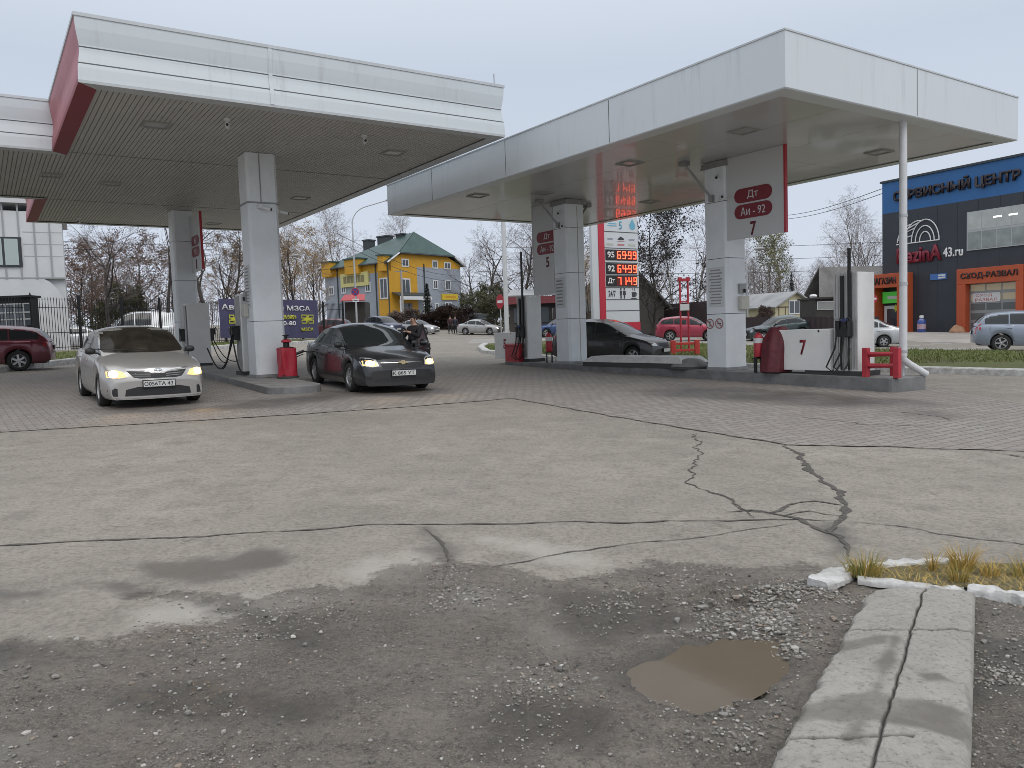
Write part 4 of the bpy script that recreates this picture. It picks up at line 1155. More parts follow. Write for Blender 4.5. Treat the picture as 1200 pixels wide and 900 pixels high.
# red rail at the near end
tq = t_for_u(1046); q = isl(tq)
r = thing('barrier_rail', 'low red steel barrier rail beside dispenser 7 and the white downpipe', 'barrier', q, AR, 'red steel rails')
m = MB()
for x_, y_ in ((-.42, .34), (-.42, -.34), (.22, .10)): m.span((x_ - .06, y_ - .06, 0), (x_ + .06, y_ + .06, .62))
m.build('post', RED, r, bevel=.01); m = MB()
for z in (.22, .46):
    m.tube([(-.42, .30, z), (.22, .10, z)], .04, 8); m.tube([(-.42, -.34, z + .03), (-.42, .34, z + .03)], .045, 8)
m.build('rail', RED, r, smooth=40)
# downpipe
xp = (8.205, 16.533); zp = TOP_R(Vector((*xp, 0)))
r = thing('downpipe', 'tall white rainwater downpipe with elbow at the near end of the island', 'downpipe', (xp[0], xp[1], zp), AR)
m = MB(); m.tube([(0, 0, .42), (0, 0, H1 - zp + .018)], .075, 14); m.tube([(0.0, 0, .47), (0.0, 0, .36), (.12, -.05, .26), (.52, -.20, .02)], .072, 14); m.build('pipe', WPOLE, r, smooth=45)
m = MB(); m.cbox((.15, .11, (H1 - zp) / 2), (.09, .09, H1 - zp + .03), .01); m.build('post', WPOLE, r)
for z in (.5, 1.9, 3.3): m = MB(); m.lathe([(.085, z), (.085, z + .06)], (0, 0, 0), 14); m.build('pipe_clamp', STEEL, r)
# covered equipment and extinguishers
TARP = mat('red_tarpaulin', (0.10, 0.010, 0.017), 0.55, var=0.3, scale=5, bump=0.8, bscale=7)
TARPB = mat('bright_red_bag', (0.40, 0.02, 0.04), 0.5, var=0.15, scale=5, bump=0.5, bscale=9)
def draped(loc, rx, ry, h, label, seed, material, lean=0.0, pinch=.7, group=None, rz=0):
    r = thing('covered_bundle', label, 'covered equipment', loc, rz, group)
    m = MB()
    def fn(u, v):
        a = u * 2 * math.pi
        z = h * min(1, v * 1.12)
        w = 1.0 if v < .45 else 1 - (1 - pinch) * ((v - .45) / .55) ** 1.6
        if v > .9: w *= max(0.0, (1 - v) / .1) ** .5
        f = 1 + .26 * mnoise.noise((math.cos(a) * 1.6 + seed, math.sin(a) * 1.6, v * 1.2)) + .09 * math.sin(a * 5 + seed + v * 3.5) * (.5 + .5 * v)
        e = 2.3
        cx = abs(math.cos(a)) ** (2 / e) * math.copysign(1, math.cos(a)); sy_ = abs(math.sin(a)) ** (2 / e) * math.copysign(1, math.sin(a))
        return (rx * w * f * cx + lean * z, ry * w * f * sy_, .03 + z + .03 * mnoise.noise((math.cos(a) * 2, math.sin(a) * 2, seed)) * v)
    m.grid(fn, 48, 26); m.build('cover', material, r, smooth=60)
    m = MB(); m.box((0, 0, .05), (rx * 1.5, ry * 1.5, .1)); m.build('foot', BLACK, r)
    return r
def extinguisher(loc, h, label, stand=True, rz=0):
    r = thing('fire_extinguisher', label, 'fire extinguisher', loc, rz, 'fire extinguishers')
    z0 = .35 if stand else 0
    m = MB(); m.lathe([(.02, z0), (.10, z0 + .02), (.11, z0 + .06), (.11, z0 + h * .62), (.07, z0 + h * .72), (.03, z0 + h * .76), (.03, z0 + h * .8)], n=16); m.build('cylinder', RED, r, smooth=40)
    m = MB(); m.lathe([(.1115, z0 + h * .45), (.1115, z0 + h * .6)], n=16); m.build('label_band', PAPER, r, smooth=40)
    m = MB(); m.box((0, 0, z0 + h * .83), (.08, .16, .06)); m.tube([(0, .08, z0 + h * .85), (.0, .18, z0 + h * .9)], .015, 6); m.tube([(.03, 0, z0 + h * .8), (.15, 0, z0 + h * .6), (.13, .02, z0 + h * .2)], .014, 6); m.build('valve', BLACK, r)
    if stand:
        m = MB()
        for x_ in (-.09, .09): m.span((x_ - .012, -.05, 0), (x_ + .012, .05, z0 + .02))
        m.box((0, 0, z0 - .01), (.24, .2, .02)); m.build('stand', BLACK, r)
    return r
q = isl(t_for_u(910, -.3), -.3); draped(q, .36, .30, 1.04, 'dark red tarpaulin bundle standing between pillar 7 and its dispenser', 2.1, TARP, .10, .30, rz=AR)
q = isl(t_for_u(889, -.45), -.45); extinguisher(q, .78, 'red fire extinguisher with white band on a black stand beside the tarpaulin bundle', True, .4)
q = isl(t_for_u(644, -.25), -.25); extinguisher(q, .82, 'red fire extinguisher on a stand between dispenser 5 and its pillar', True, .2)
q = isl(t_for_u(583, -.2), -.2)
r = thing('sand_box', 'red slant topped sand box at the left end of the island', 'sand box', q, AR)
m = MB(); m.poly([(-.3, -.42, 0), (-.3, .42, 0), (-.3, .42, .55), (-.3, -.42, .55)]); m.poly([(.3, -.42, 0), (.3, -.42, .72), (.3, .42, .72), (.3, .42, 0)]); m.poly([(-.3, -.42, 0), (-.3, -.42, .55), (.3, -.42, .72), (.3, -.42, 0)]); m.poly([(-.3, .42, 0), (.3, .42, 0), (.3, .42, .72), (-.3, .42, .55)]); m.build('box', RED, r)
m = MB(); m.slab([(-.34, -.46, .545), (.33, -.46, .735), (.33, .46, .735), (-.34, .46, .545)], .03, (-.25, 0, 1)); m.build('lid', RED, r)
# tank access plates between pillars C and D
q = isl(-3.6, 0.05)
r = thing('access_cover', 'pale sloped checker plate cover on the island in front of the dark hatchback', 'access cover', isl(-3.25, 0) + Vector((0, 0, .10)), AR)
m = MB(); m.poly([(-.55, -2.2, .02), (-.42, -2.0, .19), (.42, -2.0, .19), (.55, -2.2, .02)]); m.poly([(-.55, -2.2, .02), (-.55, 1.9, .02), (-.42, 1.6, .19), (-.42, -2.0, .19)]); m.poly([(-.42, -2.0, .19), (-.42, 1.6, .19), (.42, 1.6, .19), (.42, -2.0, .19)]); m.poly([(.55, -2.2, .02), (.42, -2.0, .19), (.42, 1.6, .19), (.55, 1.9, .02)]); m.poly([(-.55, 1.9, .02), (.55, 1.9, .02), (.42, 1.6, .19), (-.42, 1.6, .19)])
m.build('plate', mat('checker_plate', (.56, .555, .54), .5, .05, var=.15, scale=4, bump=.4, bscale=60), r)
m = MB(); m.span((-.54, -2.18, -.11), (.54, 1.88, .018)); m.build('frame', JOINT, r)
m = MB()
for y in (-.6, .7): m.span((-.43, y - .008, .186), (.43, y + .008, .194))
m.build('plate_joint', LINE, r)
q = isl(-1.2, -.1); r = thing('manhole_lid', 'dark round domed lid on the island left of pillar 7', 'manhole lid', q, AR)
m = MB(); m.lathe([(.50, 0), (.50, .08), (.44, .16), (.3, .24), (.1, .27), (.01, .275)], n=28); m.build('lid', mat('grey_lid', (.17, .17, .165), .6, var=.2, scale=4), r, smooth=40)
m = MB(); m.lathe([(.56, 0), (.56, .05), (.505, .06)], n=28); m.build('rim', JOINT, r)

def t_left(u):
    lo, hi = -14.0, 4.0
    for _ in range(40):
        m_ = (lo + hi) / 2; p = loc_of(XA, AL, 0, -m_); w = Vector((p[0], p[1], 1.2)) - Vector((0, 0, EYE))
        if RT.dot(w) / FW.dot(w) * F_PX + 600 < u: lo = m_
        else: hi = m_
    return lo
# left island: grey dispenser behind the silver sedan, hoses, red bagged pump at the front
def isl_l(t_, off=0.0):
    p = loc_of(XA, AL, off, -t_); return Vector((p[0], p[1], TOP_L(Vector((p[0], p[1], 0)))))
q = isl_l(t_left(233), .0)
r = thing('fuel_dispenser', 'plain grey fuel dispenser directly behind the silver sedan', 'fuel dispenser', q, AL, 'fuel dispensers')
m = MB(); m.cbox((0, 0, 1.06), (.72, .56, 2.12), .03); m.build('column', mat('dispenser_grey', (.73, .72, .70), .4, var=.05), r)
m = MB(); m.box((0, 0, .04), (.78, .62, .08)); m.build('plinth', JOINT, r)
m = MB(); m.cbox((-.42, .02, 1.1), (.10, .40, 1.9), .02); m.build('side_panel', ALU, r)
for s_ in (-1, 1): m = MB(); m.box((s_ * .42 - (.1 if s_ < 0 else 0), -.06, 1.05), (.14, .28, .42)); nozzle(m, (s_ * .52 - (.06 if s_ < 0 else 0), -.12, 1.15), (s_ * .3, -1, 0)); m.build('nozzle', BLACK, r)
for a_, b_, g_ in (((.45, -.1, .95), (1.0, -.9, .10), .25), ((.45, .05, .85), (.9, -.3, .08), .3), ((-.45, -.05, .9), (-.5, -.3, .1), .2)): m = MB(); hose(m, a_, b_, g_); m.build('hose', RUBBER, r, smooth=60)
m = MB(); m.box((.18, .283, 1.7), (.3, .01, .2)); m.build('display', BLACK, r)
q = isl_l(-1.35, 0); r = thing('fuel_dispenser', 'slim ribbed aluminium dispenser right behind the nearest left pillar', 'fuel dispenser', q, AL, 'fuel dispensers')
m = MB(); m.cbox((0, 0, 1.1), (.66, .5, 2.2), .03); m.build('column', DISPW, r)
m = MB()
for k in range(7): m.box((-.342, -.2 + k * .066, 1.1), (.022, .03, 2.1))
m.build('ribbed_cover', ALU, r)
m = MB(); m.box((-.42, -.02, 1.15), (.16, .3, .4)); nozzle(m, (-.52, -.1, 1.2), (-.3, -1, 0)); nozzle(m, (-.52, .08, 1.2), (-.3, -1, 0)); m.build('nozzle', BLACK, r)
for a_, b_, g_ in (((-.5, -.1, 1.1), (-.75, 1.9, .75), .75), ((-.5, .08, 1.1), (-.45, -.55, .08), .25), ((-.52, .02, 1.1), (-.7, .9, .2), .35)): m = MB(); hose(m, a_, b_, g_, .02); m.build('hose', RUBBER, r, smooth=60)
m = MB(); m.box((0, .05, .05), (.74, .66, .1)); m.build('plinth', JOINT, r)
q = isl_l(.92, .22); draped(q, .235, .225, .74, 'bright red bagged pump with black head at the foot of the nearest left pillar', 5.3, TARPB, 0, .92, rz=AL)
rr = [o for o in COL.objects if o.name.startswith('covered_bundle')][-1]
m = MB(); m.lathe([(.17, .74), (.18, .78), (.08, .80), (.08, .90), (.13, .92), (.09, .97), (.04, 1.0), (.04, 1.06), (.09, 1.08), (.09, 1.10)], n=14); m.build('pump_head', [BLACK], rr, smooth=40)
m = MB(); m.lathe([(.085, .90), (.14, .915), (.095, .975), (.05, .985)], n=14); m.build('red_collar', TARPB, rr, smooth=40)
m = MB(); m.lathe([(.28, 0.0), (.28, .04), (.25, .05)], n=18); m.build('base_plate', JOINT, rr)
# ---------------------------------------------------------------- cars
def hermite(xs, ys):
    """monotone cubic through control points"""
    xs = np.array(xs, float); ys = np.array(ys, float)
    h = np.diff(xs); d = np.diff(ys) / h
    m = np.zeros(len(xs)); m[0], m[-1] = d[0], d[-1]
    for i in range(1, len(xs) - 1):
        m[i] = 0 if d[i - 1] * d[i] <= 0 else 2 * d[i - 1] * d[i] / (d[i - 1] + d[i])
    def f(x):
        x = min(max(x, xs[0]), xs[-1]); i = min(max(int(np.searchsorted(xs, x)) - 1, 0), len(h) - 1)
        t = (x - xs[i]) / h[i]
        return ((2 * t ** 3 - 3 * t ** 2 + 1) * ys[i] + (t ** 3 - 2 * t ** 2 + t) * h[i] * m[i] + (-2 * t ** 3 + 3 * t ** 2) * ys[i + 1] + (t ** 3 - t ** 2) * h[i] * m[i + 1])
    return f
BODY = {
 'sedan': dict(L=4.54, W=1.76, H=1.47, wb=2.60, fo=.92, wr=.315, gc=.175,
    deck=[(0, .50), (.03, .62), (.10, .72), (.35, .82), (.8, .92), (1.25, .99), (2.0, 1.0), (3.6, 1.03), (3.95, 1.06), (4.3, 1.05), (4.45, .99), (4.52, .80), (4.54, .62)],
    belt=[(0, .46), (.05, .58), (.15, .68), (.5, .78), (1.25, .88), (3.5, .97), (4.2, .98), (4.45, .90), (4.52, .72), (4.54, .56)],
    roof=[(1.12, .93), (1.5, 1.16), (1.9, 1.36), (2.25, 1.45), (2.7, 1.47), (3.1, 1.43), (3.5, 1.30), (4.0, 1.04)], glass=(1.32, 3.72), pillars=(2.42, 3.28), rgz=(1.10, 1.36)),
 'hatch': dict(L=3.95, W=1.68, H=1.50, wb=2.48, fo=.80, wr=.30, gc=.18,
    deck=[(0, .52), (.03, .64), (.10, .75), (.35, .85), (.75, .94), (1.1, 1.01), (2.0, 1.02), (3.5, 1.04), (3.8, 1.0), (3.92, .82), (3.95, .6)],
    belt=[(0, .47), (.05, .6), (.15, .70), (.5, .81), (1.1, .92), (3.3, 1.0), (3.75, .98), (3.92, .78), (3.95, .56)],
    roof=[(.95, .95), (1.3, 1.18), (1.7, 1.39), (2.05, 1.48), (2.5, 1.50), (3.1, 1.46), (3.5, 1.36), (3.75, 1.14), (3.86, .98)], glass=(1.15, 3.5), pillars=(2.2, 3.02), rgz=(1.08, 1.36)),
 'suv': dict(L=4.55, W=1.82, H=1.68, wb=2.62, fo=.90, wr=.355, gc=.27,
    deck=[(0, .60), (.03, .76), (.10, .90), (.4, 1.0), (.8, 1.06), (1.15, 1.11), (2, 1.12), (4.1, 1.14), (4.38, 1.1), (4.5, .95), (4.55, .66)],
    belt=[(0, .54), (.05, .70), (.15, .84), (.5, .95), (1.15, 1.02), (4.0, 1.10), (4.38, 1.05), (4.5, .88), (4.55, .6)],
    roof=[(1.0, 1.06), (1.35, 1.30), (1.75, 1.53), (2.15, 1.65), (2.8, 1.68), (3.5, 1.64), (4.05, 1.54), (4.3, 1.32), (4.46, 1.08)], glass=(1.2, 4.12), pillars=(2.38, 3.25), rgz=(1.18, 1.52)),
 'lada': dict(L=4.2, W=1.65, H=1.40, wb=2.46, fo=.78, wr=.285, gc=.19,
    deck=[(0, .55), (.02, .64), (.06, .74), (.3, .82), (.8, .88), (1.2, .92), (2, .94), (3.3, .97), (3.6, 1.0), (4.05, .98), (4.17, .92), (4.2, .6)],
    belt=[(0, .5), (.04, .66), (.1, .74), (.5, .80), (1.2, .86), (3.3, .92), (4.05, .92), (4.17, .84), (4.2, .56)],
    roof=[(1.15, .89), (1.5, 1.14), (1.85, 1.33), (2.15, 1.39), (2.6, 1.40), (3.0, 1.36), (3.4, 1.18), (3.85, .98)], glass=(1.32, 3.45), pillars=(2.3, 3.0), rgz=(1.06, 1.30)),
 'van': dict(L=5.0, W=1.95, H=1.98, wb=3.1, fo=.95, wr=.33, gc=.22,
    deck=[(0, .62), (.03, .78), (.12, .94), (.4, 1.06), (.8, 1.16), (1.5, 1.2), (4.7, 1.2), (4.95, 1.1), (5, .7)],
    belt=[(0, .55), (.05, .7), (.2, .86), (.6, 1.0), (1.2, 1.1), (4.7, 1.12), (4.95, 1.0), (5, .6)],
    roof=[(.62, 1.06), (.9, 1.32), (1.3, 1.68), (1.65, 1.88), (2.2, 1.97), (3, 1.98), (4.4, 1.96), (4.8, 1.88), (4.96, 1.2)], glass=(.95, 4.6), pillars=(2.1, 3.3), rgz=(1.25, 1.7)),
}
def paint(name, col, metal=0.35, rough=0.32, dirt=0.25):
    """car paint with road grime that is thicker low on the body"""
    g = NT(name)
    sp = g.n('ShaderNodeSeparateXYZ'); g.l(g.pos, sp.inputs[0])
    low = g.rng(sp.outputs['Z'], 0.25, 0.85, 1.0, 0.0)
    n_ = g.rng(g.noise(5, 5, 0.7), 0.3, 0.7)
    f = g.math('MULTIPLY', g.math('ADD', g.math('MULTIPLY', low, 0.8), g.math('MULTIPLY', n_, 0.25)), dirt * 2)
    c = g.mix(g.math('MINIMUM', f, 0.8), col, (0.17, 0.155, 0.14))
    g.b.inputs['Metallic'].default_value = metal; g.b.inputs['Coat Weight'].default_value = 0.6; g.b.inputs['Coat Roughness'].default_value = 0.06
    return g.out(c, g.rng(f, 0, 0.8, rough, 0.65))
TYRE = mat('tyre', (0.022, 0.022, 0.021), 0.85, var=0.3, scale=12)
RIM = mat('alloy_rim', (0.42, 0.42, 0.42), 0.35, 0.7, var=0.1, scale=20)
RIMD = mat('dark_hub', (0.03, 0.03, 0.03), 0.6)
CGLASS = mat('car_glass', (0.018, 0.022, 0.024), 0.04, spec=0.7)
CGLASSB = mat('car_glass_brown', (0.030, 0.026, 0.020), 0.10, spec=0.10, var=.45, scale=2.5)
TRIM = mat('car_trim', (0.022, 0.022, 0.023), 0.55)
CHROME = mat('chrome', (0.62, 0.62, 0.63), 0.15, 0.9)
LENS = mat('lamp_lens', (0.50, 0.51, 0.52), 0.12, 0.3, spec=0.8)
TAILM = mat('tail_lens', (0.35, 0.015, 0.02), 0.15, coat=0.5)
PLATE = mat('plate_white', (0.60, 0.60, 0.58), 0.5, var=.1, scale=9)
HEADL = mat('headlamp_lit', (1, .8, .5), .3, emit=(1.0, 0.72, 0.30), est=9.0)
HEADW = mat('headlamp_glow', (1, .7, .35), .3, emit=(1.0, 0.46, 0.08), est=1.1)
HEADF = mat('daylight_lamp', (1, .95, .85), .3, emit=(1.0, 0.90, 0.72), est=4.0)
_wheel = {}
def wheel_meshes(r, spokes):
    k = (round(r, 3), spokes)
    if k in _wheel: return _wheel[k]
    m = MB(); rr = r * .66; w = .105
    m.lathe([(rr, -w * .8), (rr + .02, -w), (r - .035, -w), (r - .006, -w * .72), (r, -w * .4), (r, w * .4), (r - .006, w * .72), (r - .035, w), (rr + .02, w), (rr, w * .8), (rr - .03, w * .5)], n=36, axis='Y', caps=False)
    ty = m.mesh('tyre_mesh', [TYRE], 40)
    m = MB()
    m.lathe([(rr + .004, w * .75), (rr - .02, w * .85), (rr - .035, w * .55), (rr - .045, w * .1), (rr - .05, -w * .3)], n=36, axis='Y', caps=False)
    m.lathe([(.001, w * .2), (rr - .05, w * .2), (rr - .05, w * .12)], n=30, axis='Y', mi=1)
    m.lathe([(.001, w * .82), (.03, w * .82), (.045, w * .7), (.05, w * .2)], n=16, axis='Y')
    for s in range(spokes):
        a = 2 * math.pi * s / spokes; c, sn = math.cos(a), math.sin(a)
        px_ = lambda rad_, off, y: (rad_ * sn + off * c, y, rad_ * c - off * sn)
        h0, h1 = (.030, .036) if spokes <= 6 else (.017, .02)
        o = [px_(.03, -h0, w * .74), px_(.03, h0, w * .74), px_(rr - .02, h1, w * .70), px_(rr - .02, -h1, w * .70)]
        i_ = [px_(.03, -h0, w * .35), px_(.03, h0, w * .35), px_(rr - .02, h1, w * .3), px_(rr - .02, -h1, w * .3)]
        A = [m.av(p) for p in o]; B = [m.av(p) for p in i_]
        m.face(A)
        for q in range(4): m.face((A[q], B[q], B[(q + 1) % 4], A[(q + 1) % 4]))
    rm = m.mesh('rim_mesh', [RIM, RIMD], 35)
    _wheel[k] = (ty, rm); return _wheel[k]
class Car:
    def __init__(s, name, label, kind, pos, heading, body_mat, group=None, dims=None, glass=CGLASS, spokes=5, rims=True):
        T = BODY[kind]; s.T = T; d = dict(L=T['L'], W=T['W'], H=T['H']); d.update(dims or {})
        s.L, s.W, s.H = d['L'], d['W'], d['H']; s.kx = s.L / T['L']; s.kz = s.H / T['H']; s.kind = kind
        s.deck = hermite([a * s.kx for a, b in T['deck']], [b * s.kz for a, b in T['deck']])
        s.belt = hermite([a * s.kx for a, b in T['belt']], [b * s.kz for a, b in T['belt']])
        s.roof = hermite([a * s.kx for a, b in T['roof']], [b * s.kz for a, b in T['roof']])
        s.g0, s.g1 = T['roof'][0][0] * s.kx, T['roof'][-1][0] * s.kx
        s.wr = T['wr'] * d.get('k', 1); s.fo = T['fo'] * s.kx; s.wb = T['wb'] * s.kx; s.gc = T['gc']
        r = thing(name, label, 'car' if kind != 'van' else 'van', pos, 0, group); s.root = r
        e = 1.0; nx_ = -(gzf(pos[0] + e, pos[1]) - gzf(pos[0] - e, pos[1])) / 2; ny_ = -(gzf(pos[0], pos[1] + e) - gzf(pos[0], pos[1] - e)) / 2
        up = Vector((nx_, ny_, 1)).normalized(); fw = Vector((heading[0], heading[1], 0)); fw = (fw - up * fw.dot(up)).normalized(); lf = up.cross(fw)
        s.mw = Matrix(((fw.x, lf.x, up.x, pos[0]), (fw.y, lf.y, up.y, pos[1]), (fw.z, lf.z, up.z, gzf(pos[0], pos[1])), (0, 0, 0, 1)))
        r.matrix_world = s.mw; r.rotation_euler = s.mw.to_euler(); r.location = s.mw.translation
        s.paint = body_mat; s.glass_m = glass
        s.shell(); s.wheels(spokes, rims); s.windows(); s.doors()
        m = MB(); hw = s.W / 2 - .235
        m.span((-s.L / 2 + .25, -hw, s.gc - .02), (s.L / 2 - .3, hw, .62 * s.kz)); m.build('underbody', RIMD, r)
    def X(s, x): return s.L / 2 - x
    def hw(s, x):
        f = 1.0
        if x < .85: f -= .13 * (1 - x / .85) ** 2.4
        if s.L - x < .7: f -= .10 * (1 - (s.L - x) / .7) ** 2.4
        return s.W / 2 * f
    def pt(s, x, y, z):
        """apply the rounded plan of nose and tail"""
        q = (abs(y) / (s.W / 2)) ** 2
        wf = max(0, 1 - x / 1.0); wb_ = max(0, 1 - (s.L - x) / .8)
        return (s.X(x) - .20 * q * wf ** 1.5 + .13 * q * wb_ ** 1.5, y, z)
    def shell(s):
        ra = s.wr + .055; cs = [s.fo, s.fo + s.wb]
        xs = set(np.linspace(0, s.L, 34)) | {.008, .02, .04, .07, .11, s.L - .008, s.L - .02, s.L - .05, s.L - .09}
        xs = {x for x in xs if all(abs(x - c) > ra for c in cs)}
        for c in cs:
            for k in range(15): xs.add(c - ra * math.cos(math.pi * k / 14))
            xs |= {c - ra - .004, c + ra + .004}
        xs = sorted(xs)
        side = [(0, .915), (.06, .955), (.16, .982), (.30, .995), (.45, 1.0), (.6, .998), (.74, .988), (.86, .968), (.95, .945), (1.0, .915)]
        top = [.88, .84, .76, .64, .48, .30, .14, 0]
        V, Fs = [], []
        n = len(side) + len(top)
        rings = []
        for x in xs:
            hw = s.hw(x); zb = s.belt(x); zd = max(s.deck(x), zb + .004)
            z0 = s.gc
            if s.L - x < .5: z0 += .10 * (1 - (s.L - x) / .5) ** 2
            for c in cs:
                if abs(x - c) <= ra + 1e-6: z0 = max(z0, s.wr + math.sqrt(max(0, ra * ra - (x - c) ** 2)) * .98)
            half = []
            for t, f in side: half.append((hw * f, z0 + (zb - z0) * t))
            for f in top:
                q = f / .915
                half.append((hw * f, zb + (zd - zb) * (1 - q ** 2.6)))
            ring = [s.pt(x, y, z) for y, z in half] + [s.pt(x, -y, z) for y, z in half[-2::-1]]
            rings.append([len(V) + k for k in range(len(ring))]); V += ring
        for a, b in zip(rings[:-1], rings[1:]):
            for k in range(len(a) - 1): Fs.append((a[k], a[k + 1], b[k + 1], b[k]))
        for x, ring_, fl in ((xs[0], rings[0], False), (xs[-1], rings[-1], True)):
            nh = (len(ring_) + 1) // 2; NC = 12; rows_ = []
            for k in range(nh):
                hw_ = abs(V[ring_[k]][1]); z_ = V[ring_[k]][2]; row = []
                for c in range(NC + 1):
                    y = hw_ * (1 - 2 * c / NC)
                    row.append(ring_[k] if c == 0 else (ring_[len(ring_) - 1 - k] if c == NC else len(V)))
                    if 0 < c < NC: V.append(s.pt(x, y, z_))
                rows_.append(row)
            for k in range(nh - 1):
                for c in range(NC):
                    q = (rows_[k][c], rows_[k][c + 1], rows_[k + 1][c + 1], rows_[k + 1][c])
                    Fs.append(q[::-1] if fl else q)
        # greenhouse
        gx_ = sorted(set(np.linspace(s.g0, s.g1, 40)) | {s.g0 + .02, s.g1 - .02})
        rings = []
        for x in gx_:
            zb = s.belt(x) - .03; zr = s.roof(x); zr = max(zr, zb + .02)
            hb = s.hw(x) * .90
            ends = min(1, (x - s.g0) / .5, (s.g1 - x) / .5); hb *= 1 - .04 * (1 - max(0, ends)) ** 2
            hgt = zr - zb; tum = .24
            edge = max(.02, hgt - .11 * min(1, hgt / .3))
            half = [(hb - tum * edge * t - .02 * t * t, zb + edge * t) for t in (0, .15, .3, .45, .6, .75, .9, 1.0)]
            y1 = half[-1][0]; z1 = half[-1][1]
            for t in (.12, .25, .4, .6, .8, 1.0):
                a = t * math.pi / 2
                half.append((y1 * (1 - t) if t > .4 else y1 * (1 - t * .98), z1 + (zr - z1) * (1 - (1 - t) ** 2.6)))
            wf = max(0, 1 - (x - s.g0) / 1.2); wb_ = max(0, 1 - (s.g1 - x) / .9)
            def gp(y, z):
                q = min(1, (abs(y) / hb)) ** 2
                return (s.X(x) - .16 * q * wf + .10 * q * wb_ + .06 * wf - .03 * wb_, y, z)
            ring = [gp(y, z) for y, z in half] + [gp(-y, z) for y, z in half[-2::-1]]
            rings.append([len(V) + k for k in range(len(ring))]); V += ring
        for a, b in zip(rings[:-1], rings[1:]):
            for k in range(len(a) - 1): Fs.append((a[k], a[k + 1], b[k + 1], b[k]))
        m = MB(); m.v = V; m.f = Fs; m.mi = [0] * len(Fs)
        s.body = m.build('body', [s.paint], s.root, smooth=38)
        s.bvh = BVHTree.FromPolygons([Vector(v) for v in V], Fs)
    fs = 1.0
    def decal(s, name, poly, axis, material, off=.004, parent=None, step=.06, rim=.012):
        if s.fs != 1.0: poly = [(a * s.fs, b * s.fs) for a, b in poly]
        """a fitted panel: outline in (y,z) for F/R, (x,z) for L/S (x from the nose), (y,x) for T; laid onto the body"""
        ring = []
        pts = [Vector(p) for p in poly]
        for i, p in enumerate(pts):
            q = pts[(i + 1) % len(pts)]; k = max(1, int((q - p).length / step)); ring += [p.lerp(q, j / k) for j in range(k)]
        xs_ = [p.x for p in ring]; ys_ = [p.y for p in ring]
        Xg, Yg = np.meshgrid(np.arange(min(xs_), max(xs_), step), np.arange(min(ys_), max(ys_), step))
        sd = sdist(Xg.ravel(), Yg.ravel(), [(p.x, p.y) for p in ring])
        inner = [Vector((a, b)) for a, b, c in zip(Xg.ravel(), Yg.ravel(), sd) if c > step * .35]
        vs, es, fs, *_ = delaunay_2d_cdt(ring + inner, [], [list(range(len(ring)))], 1, 1e-6)
        P3, N3 = [], []
        for v in vs:
            if axis == 'F': o, d = Vector((9, v.x, v.y)), Vector((-1, 0, 0))
            elif axis == 'R': o, d = Vector((-9, v.x, v.y)), Vector((1, 0, 0))
            elif axis == 'L': o, d = Vector((s.X(v.x), 9, v.y)), Vector((0, -1, 0))
            elif axis == 'S': o, d = Vector((s.X(v.x), -9, v.y)), Vector((0, 1, 0))
            else: o, d = Vector((s.X(v.y), v.x, 9)), Vector((0, 0, -1))
            h = s.bvh.ray_cast(o, d)
            if h[0] is None: P3.append(None); N3.append(None)
            else:
                nn = h[1] if h[1].dot(d) < 0 else -h[1]
                P3.append(h[0] + nn * off); N3.append(nn)
        V, idx, Fs = [], {}, []
        for f in fs:
            if any(P3[k] is None for k in f): continue
            t = []
            for k in f:
                if k not in idx: idx[k] = len(V); V.append(P3[k])
                t.append(idx[k])
            n_ = (V[t[1]] - V[t[0]]).cross(V[t[2]] - V[t[0]])
            if n_.dot(N3[f[0]]) < 0: t.reverse()
            Fs.append(tuple(t))
        if not Fs: return None
        nfront = len(Fs)
        cnt = {}
        for f in Fs:
            for k in range(len(f)):
                a, b = f[k], f[(k + 1) % len(f)]
                cnt[(a, b)] = cnt.get((a, b), 0) + 1
        inv = {v: k for k, v in idx.items()}
        back = {}
        for (a, b) in list(cnt):
            if (b, a) in cnt: continue
            for k in (a, b):
                if k not in back: back[k] = len(V); V.append(V[k] - N3[inv[k]] * (rim + off))
            Fs.append((b, a, back[a], back[b]))
        m = MB(); m.v = [tuple(v) for v in V]; m.f = Fs; m.mi = [0] * len(Fs)
        o = m.build(name, [material], parent or s.root, smooth=50)
        return o
    def wheels(s, spokes, rims):
        ty, rm = wheel_meshes(s.wr, spokes)
        for x in (s.fo, s.fo + s.wb):
            for sd in (1, -1):
                t = bpy.data.objects.new('wheel', ty); COL.objects.link(t); t.parent = s.root
                t.location = (s.X(x), sd * (s.W / 2 - .115), s.wr); t.rotation_euler = (0, random.random(), 0 if sd > 0 else math.pi)
                r = bpy.data.objects.new('rim', rm); COL.objects.link(r); r.parent = t
    def gtop(s, x): return s.roof(x) - .105 * s.kz
    def windows(s):
        a, b = s.T['glass'][0] * s.kx, s.T['glass'][1] * s.kx
        p1, p2 = (q * s.kx for q in s.T['pillars'])
        segs = [(a, p1 - .035), (p1 + .035, p2 - .02), (p2 + .03, b)]
        if s.kind == 'van': segs = segs[:1] + [(p1 + .05, p2 - .1)]
        for x0, x1 in segs:
            xs = np.linspace(x0, x1, 12)
            up = [(x, s.gtop(x)) for x in xs if s.gtop(x) > s.belt(x) + .05]
            if len(up) < 2: continue
            lo = [(x, s.belt(x) + .045) for x, z in up]
            for ax in 'LS': s.decal('side_window', lo + up[::-1], ax, s.glass_m if s.glass_m is CGLASS else CGLASS)
        # windscreen and rear window
        x0 = s.g0 + .07; zc = s.roof(x0) + .005; xt = max(q for q in np.linspace(s.g0, s.g0 + 1.3, 60) if s.roof(q) < s.H - .055 * s.kz)
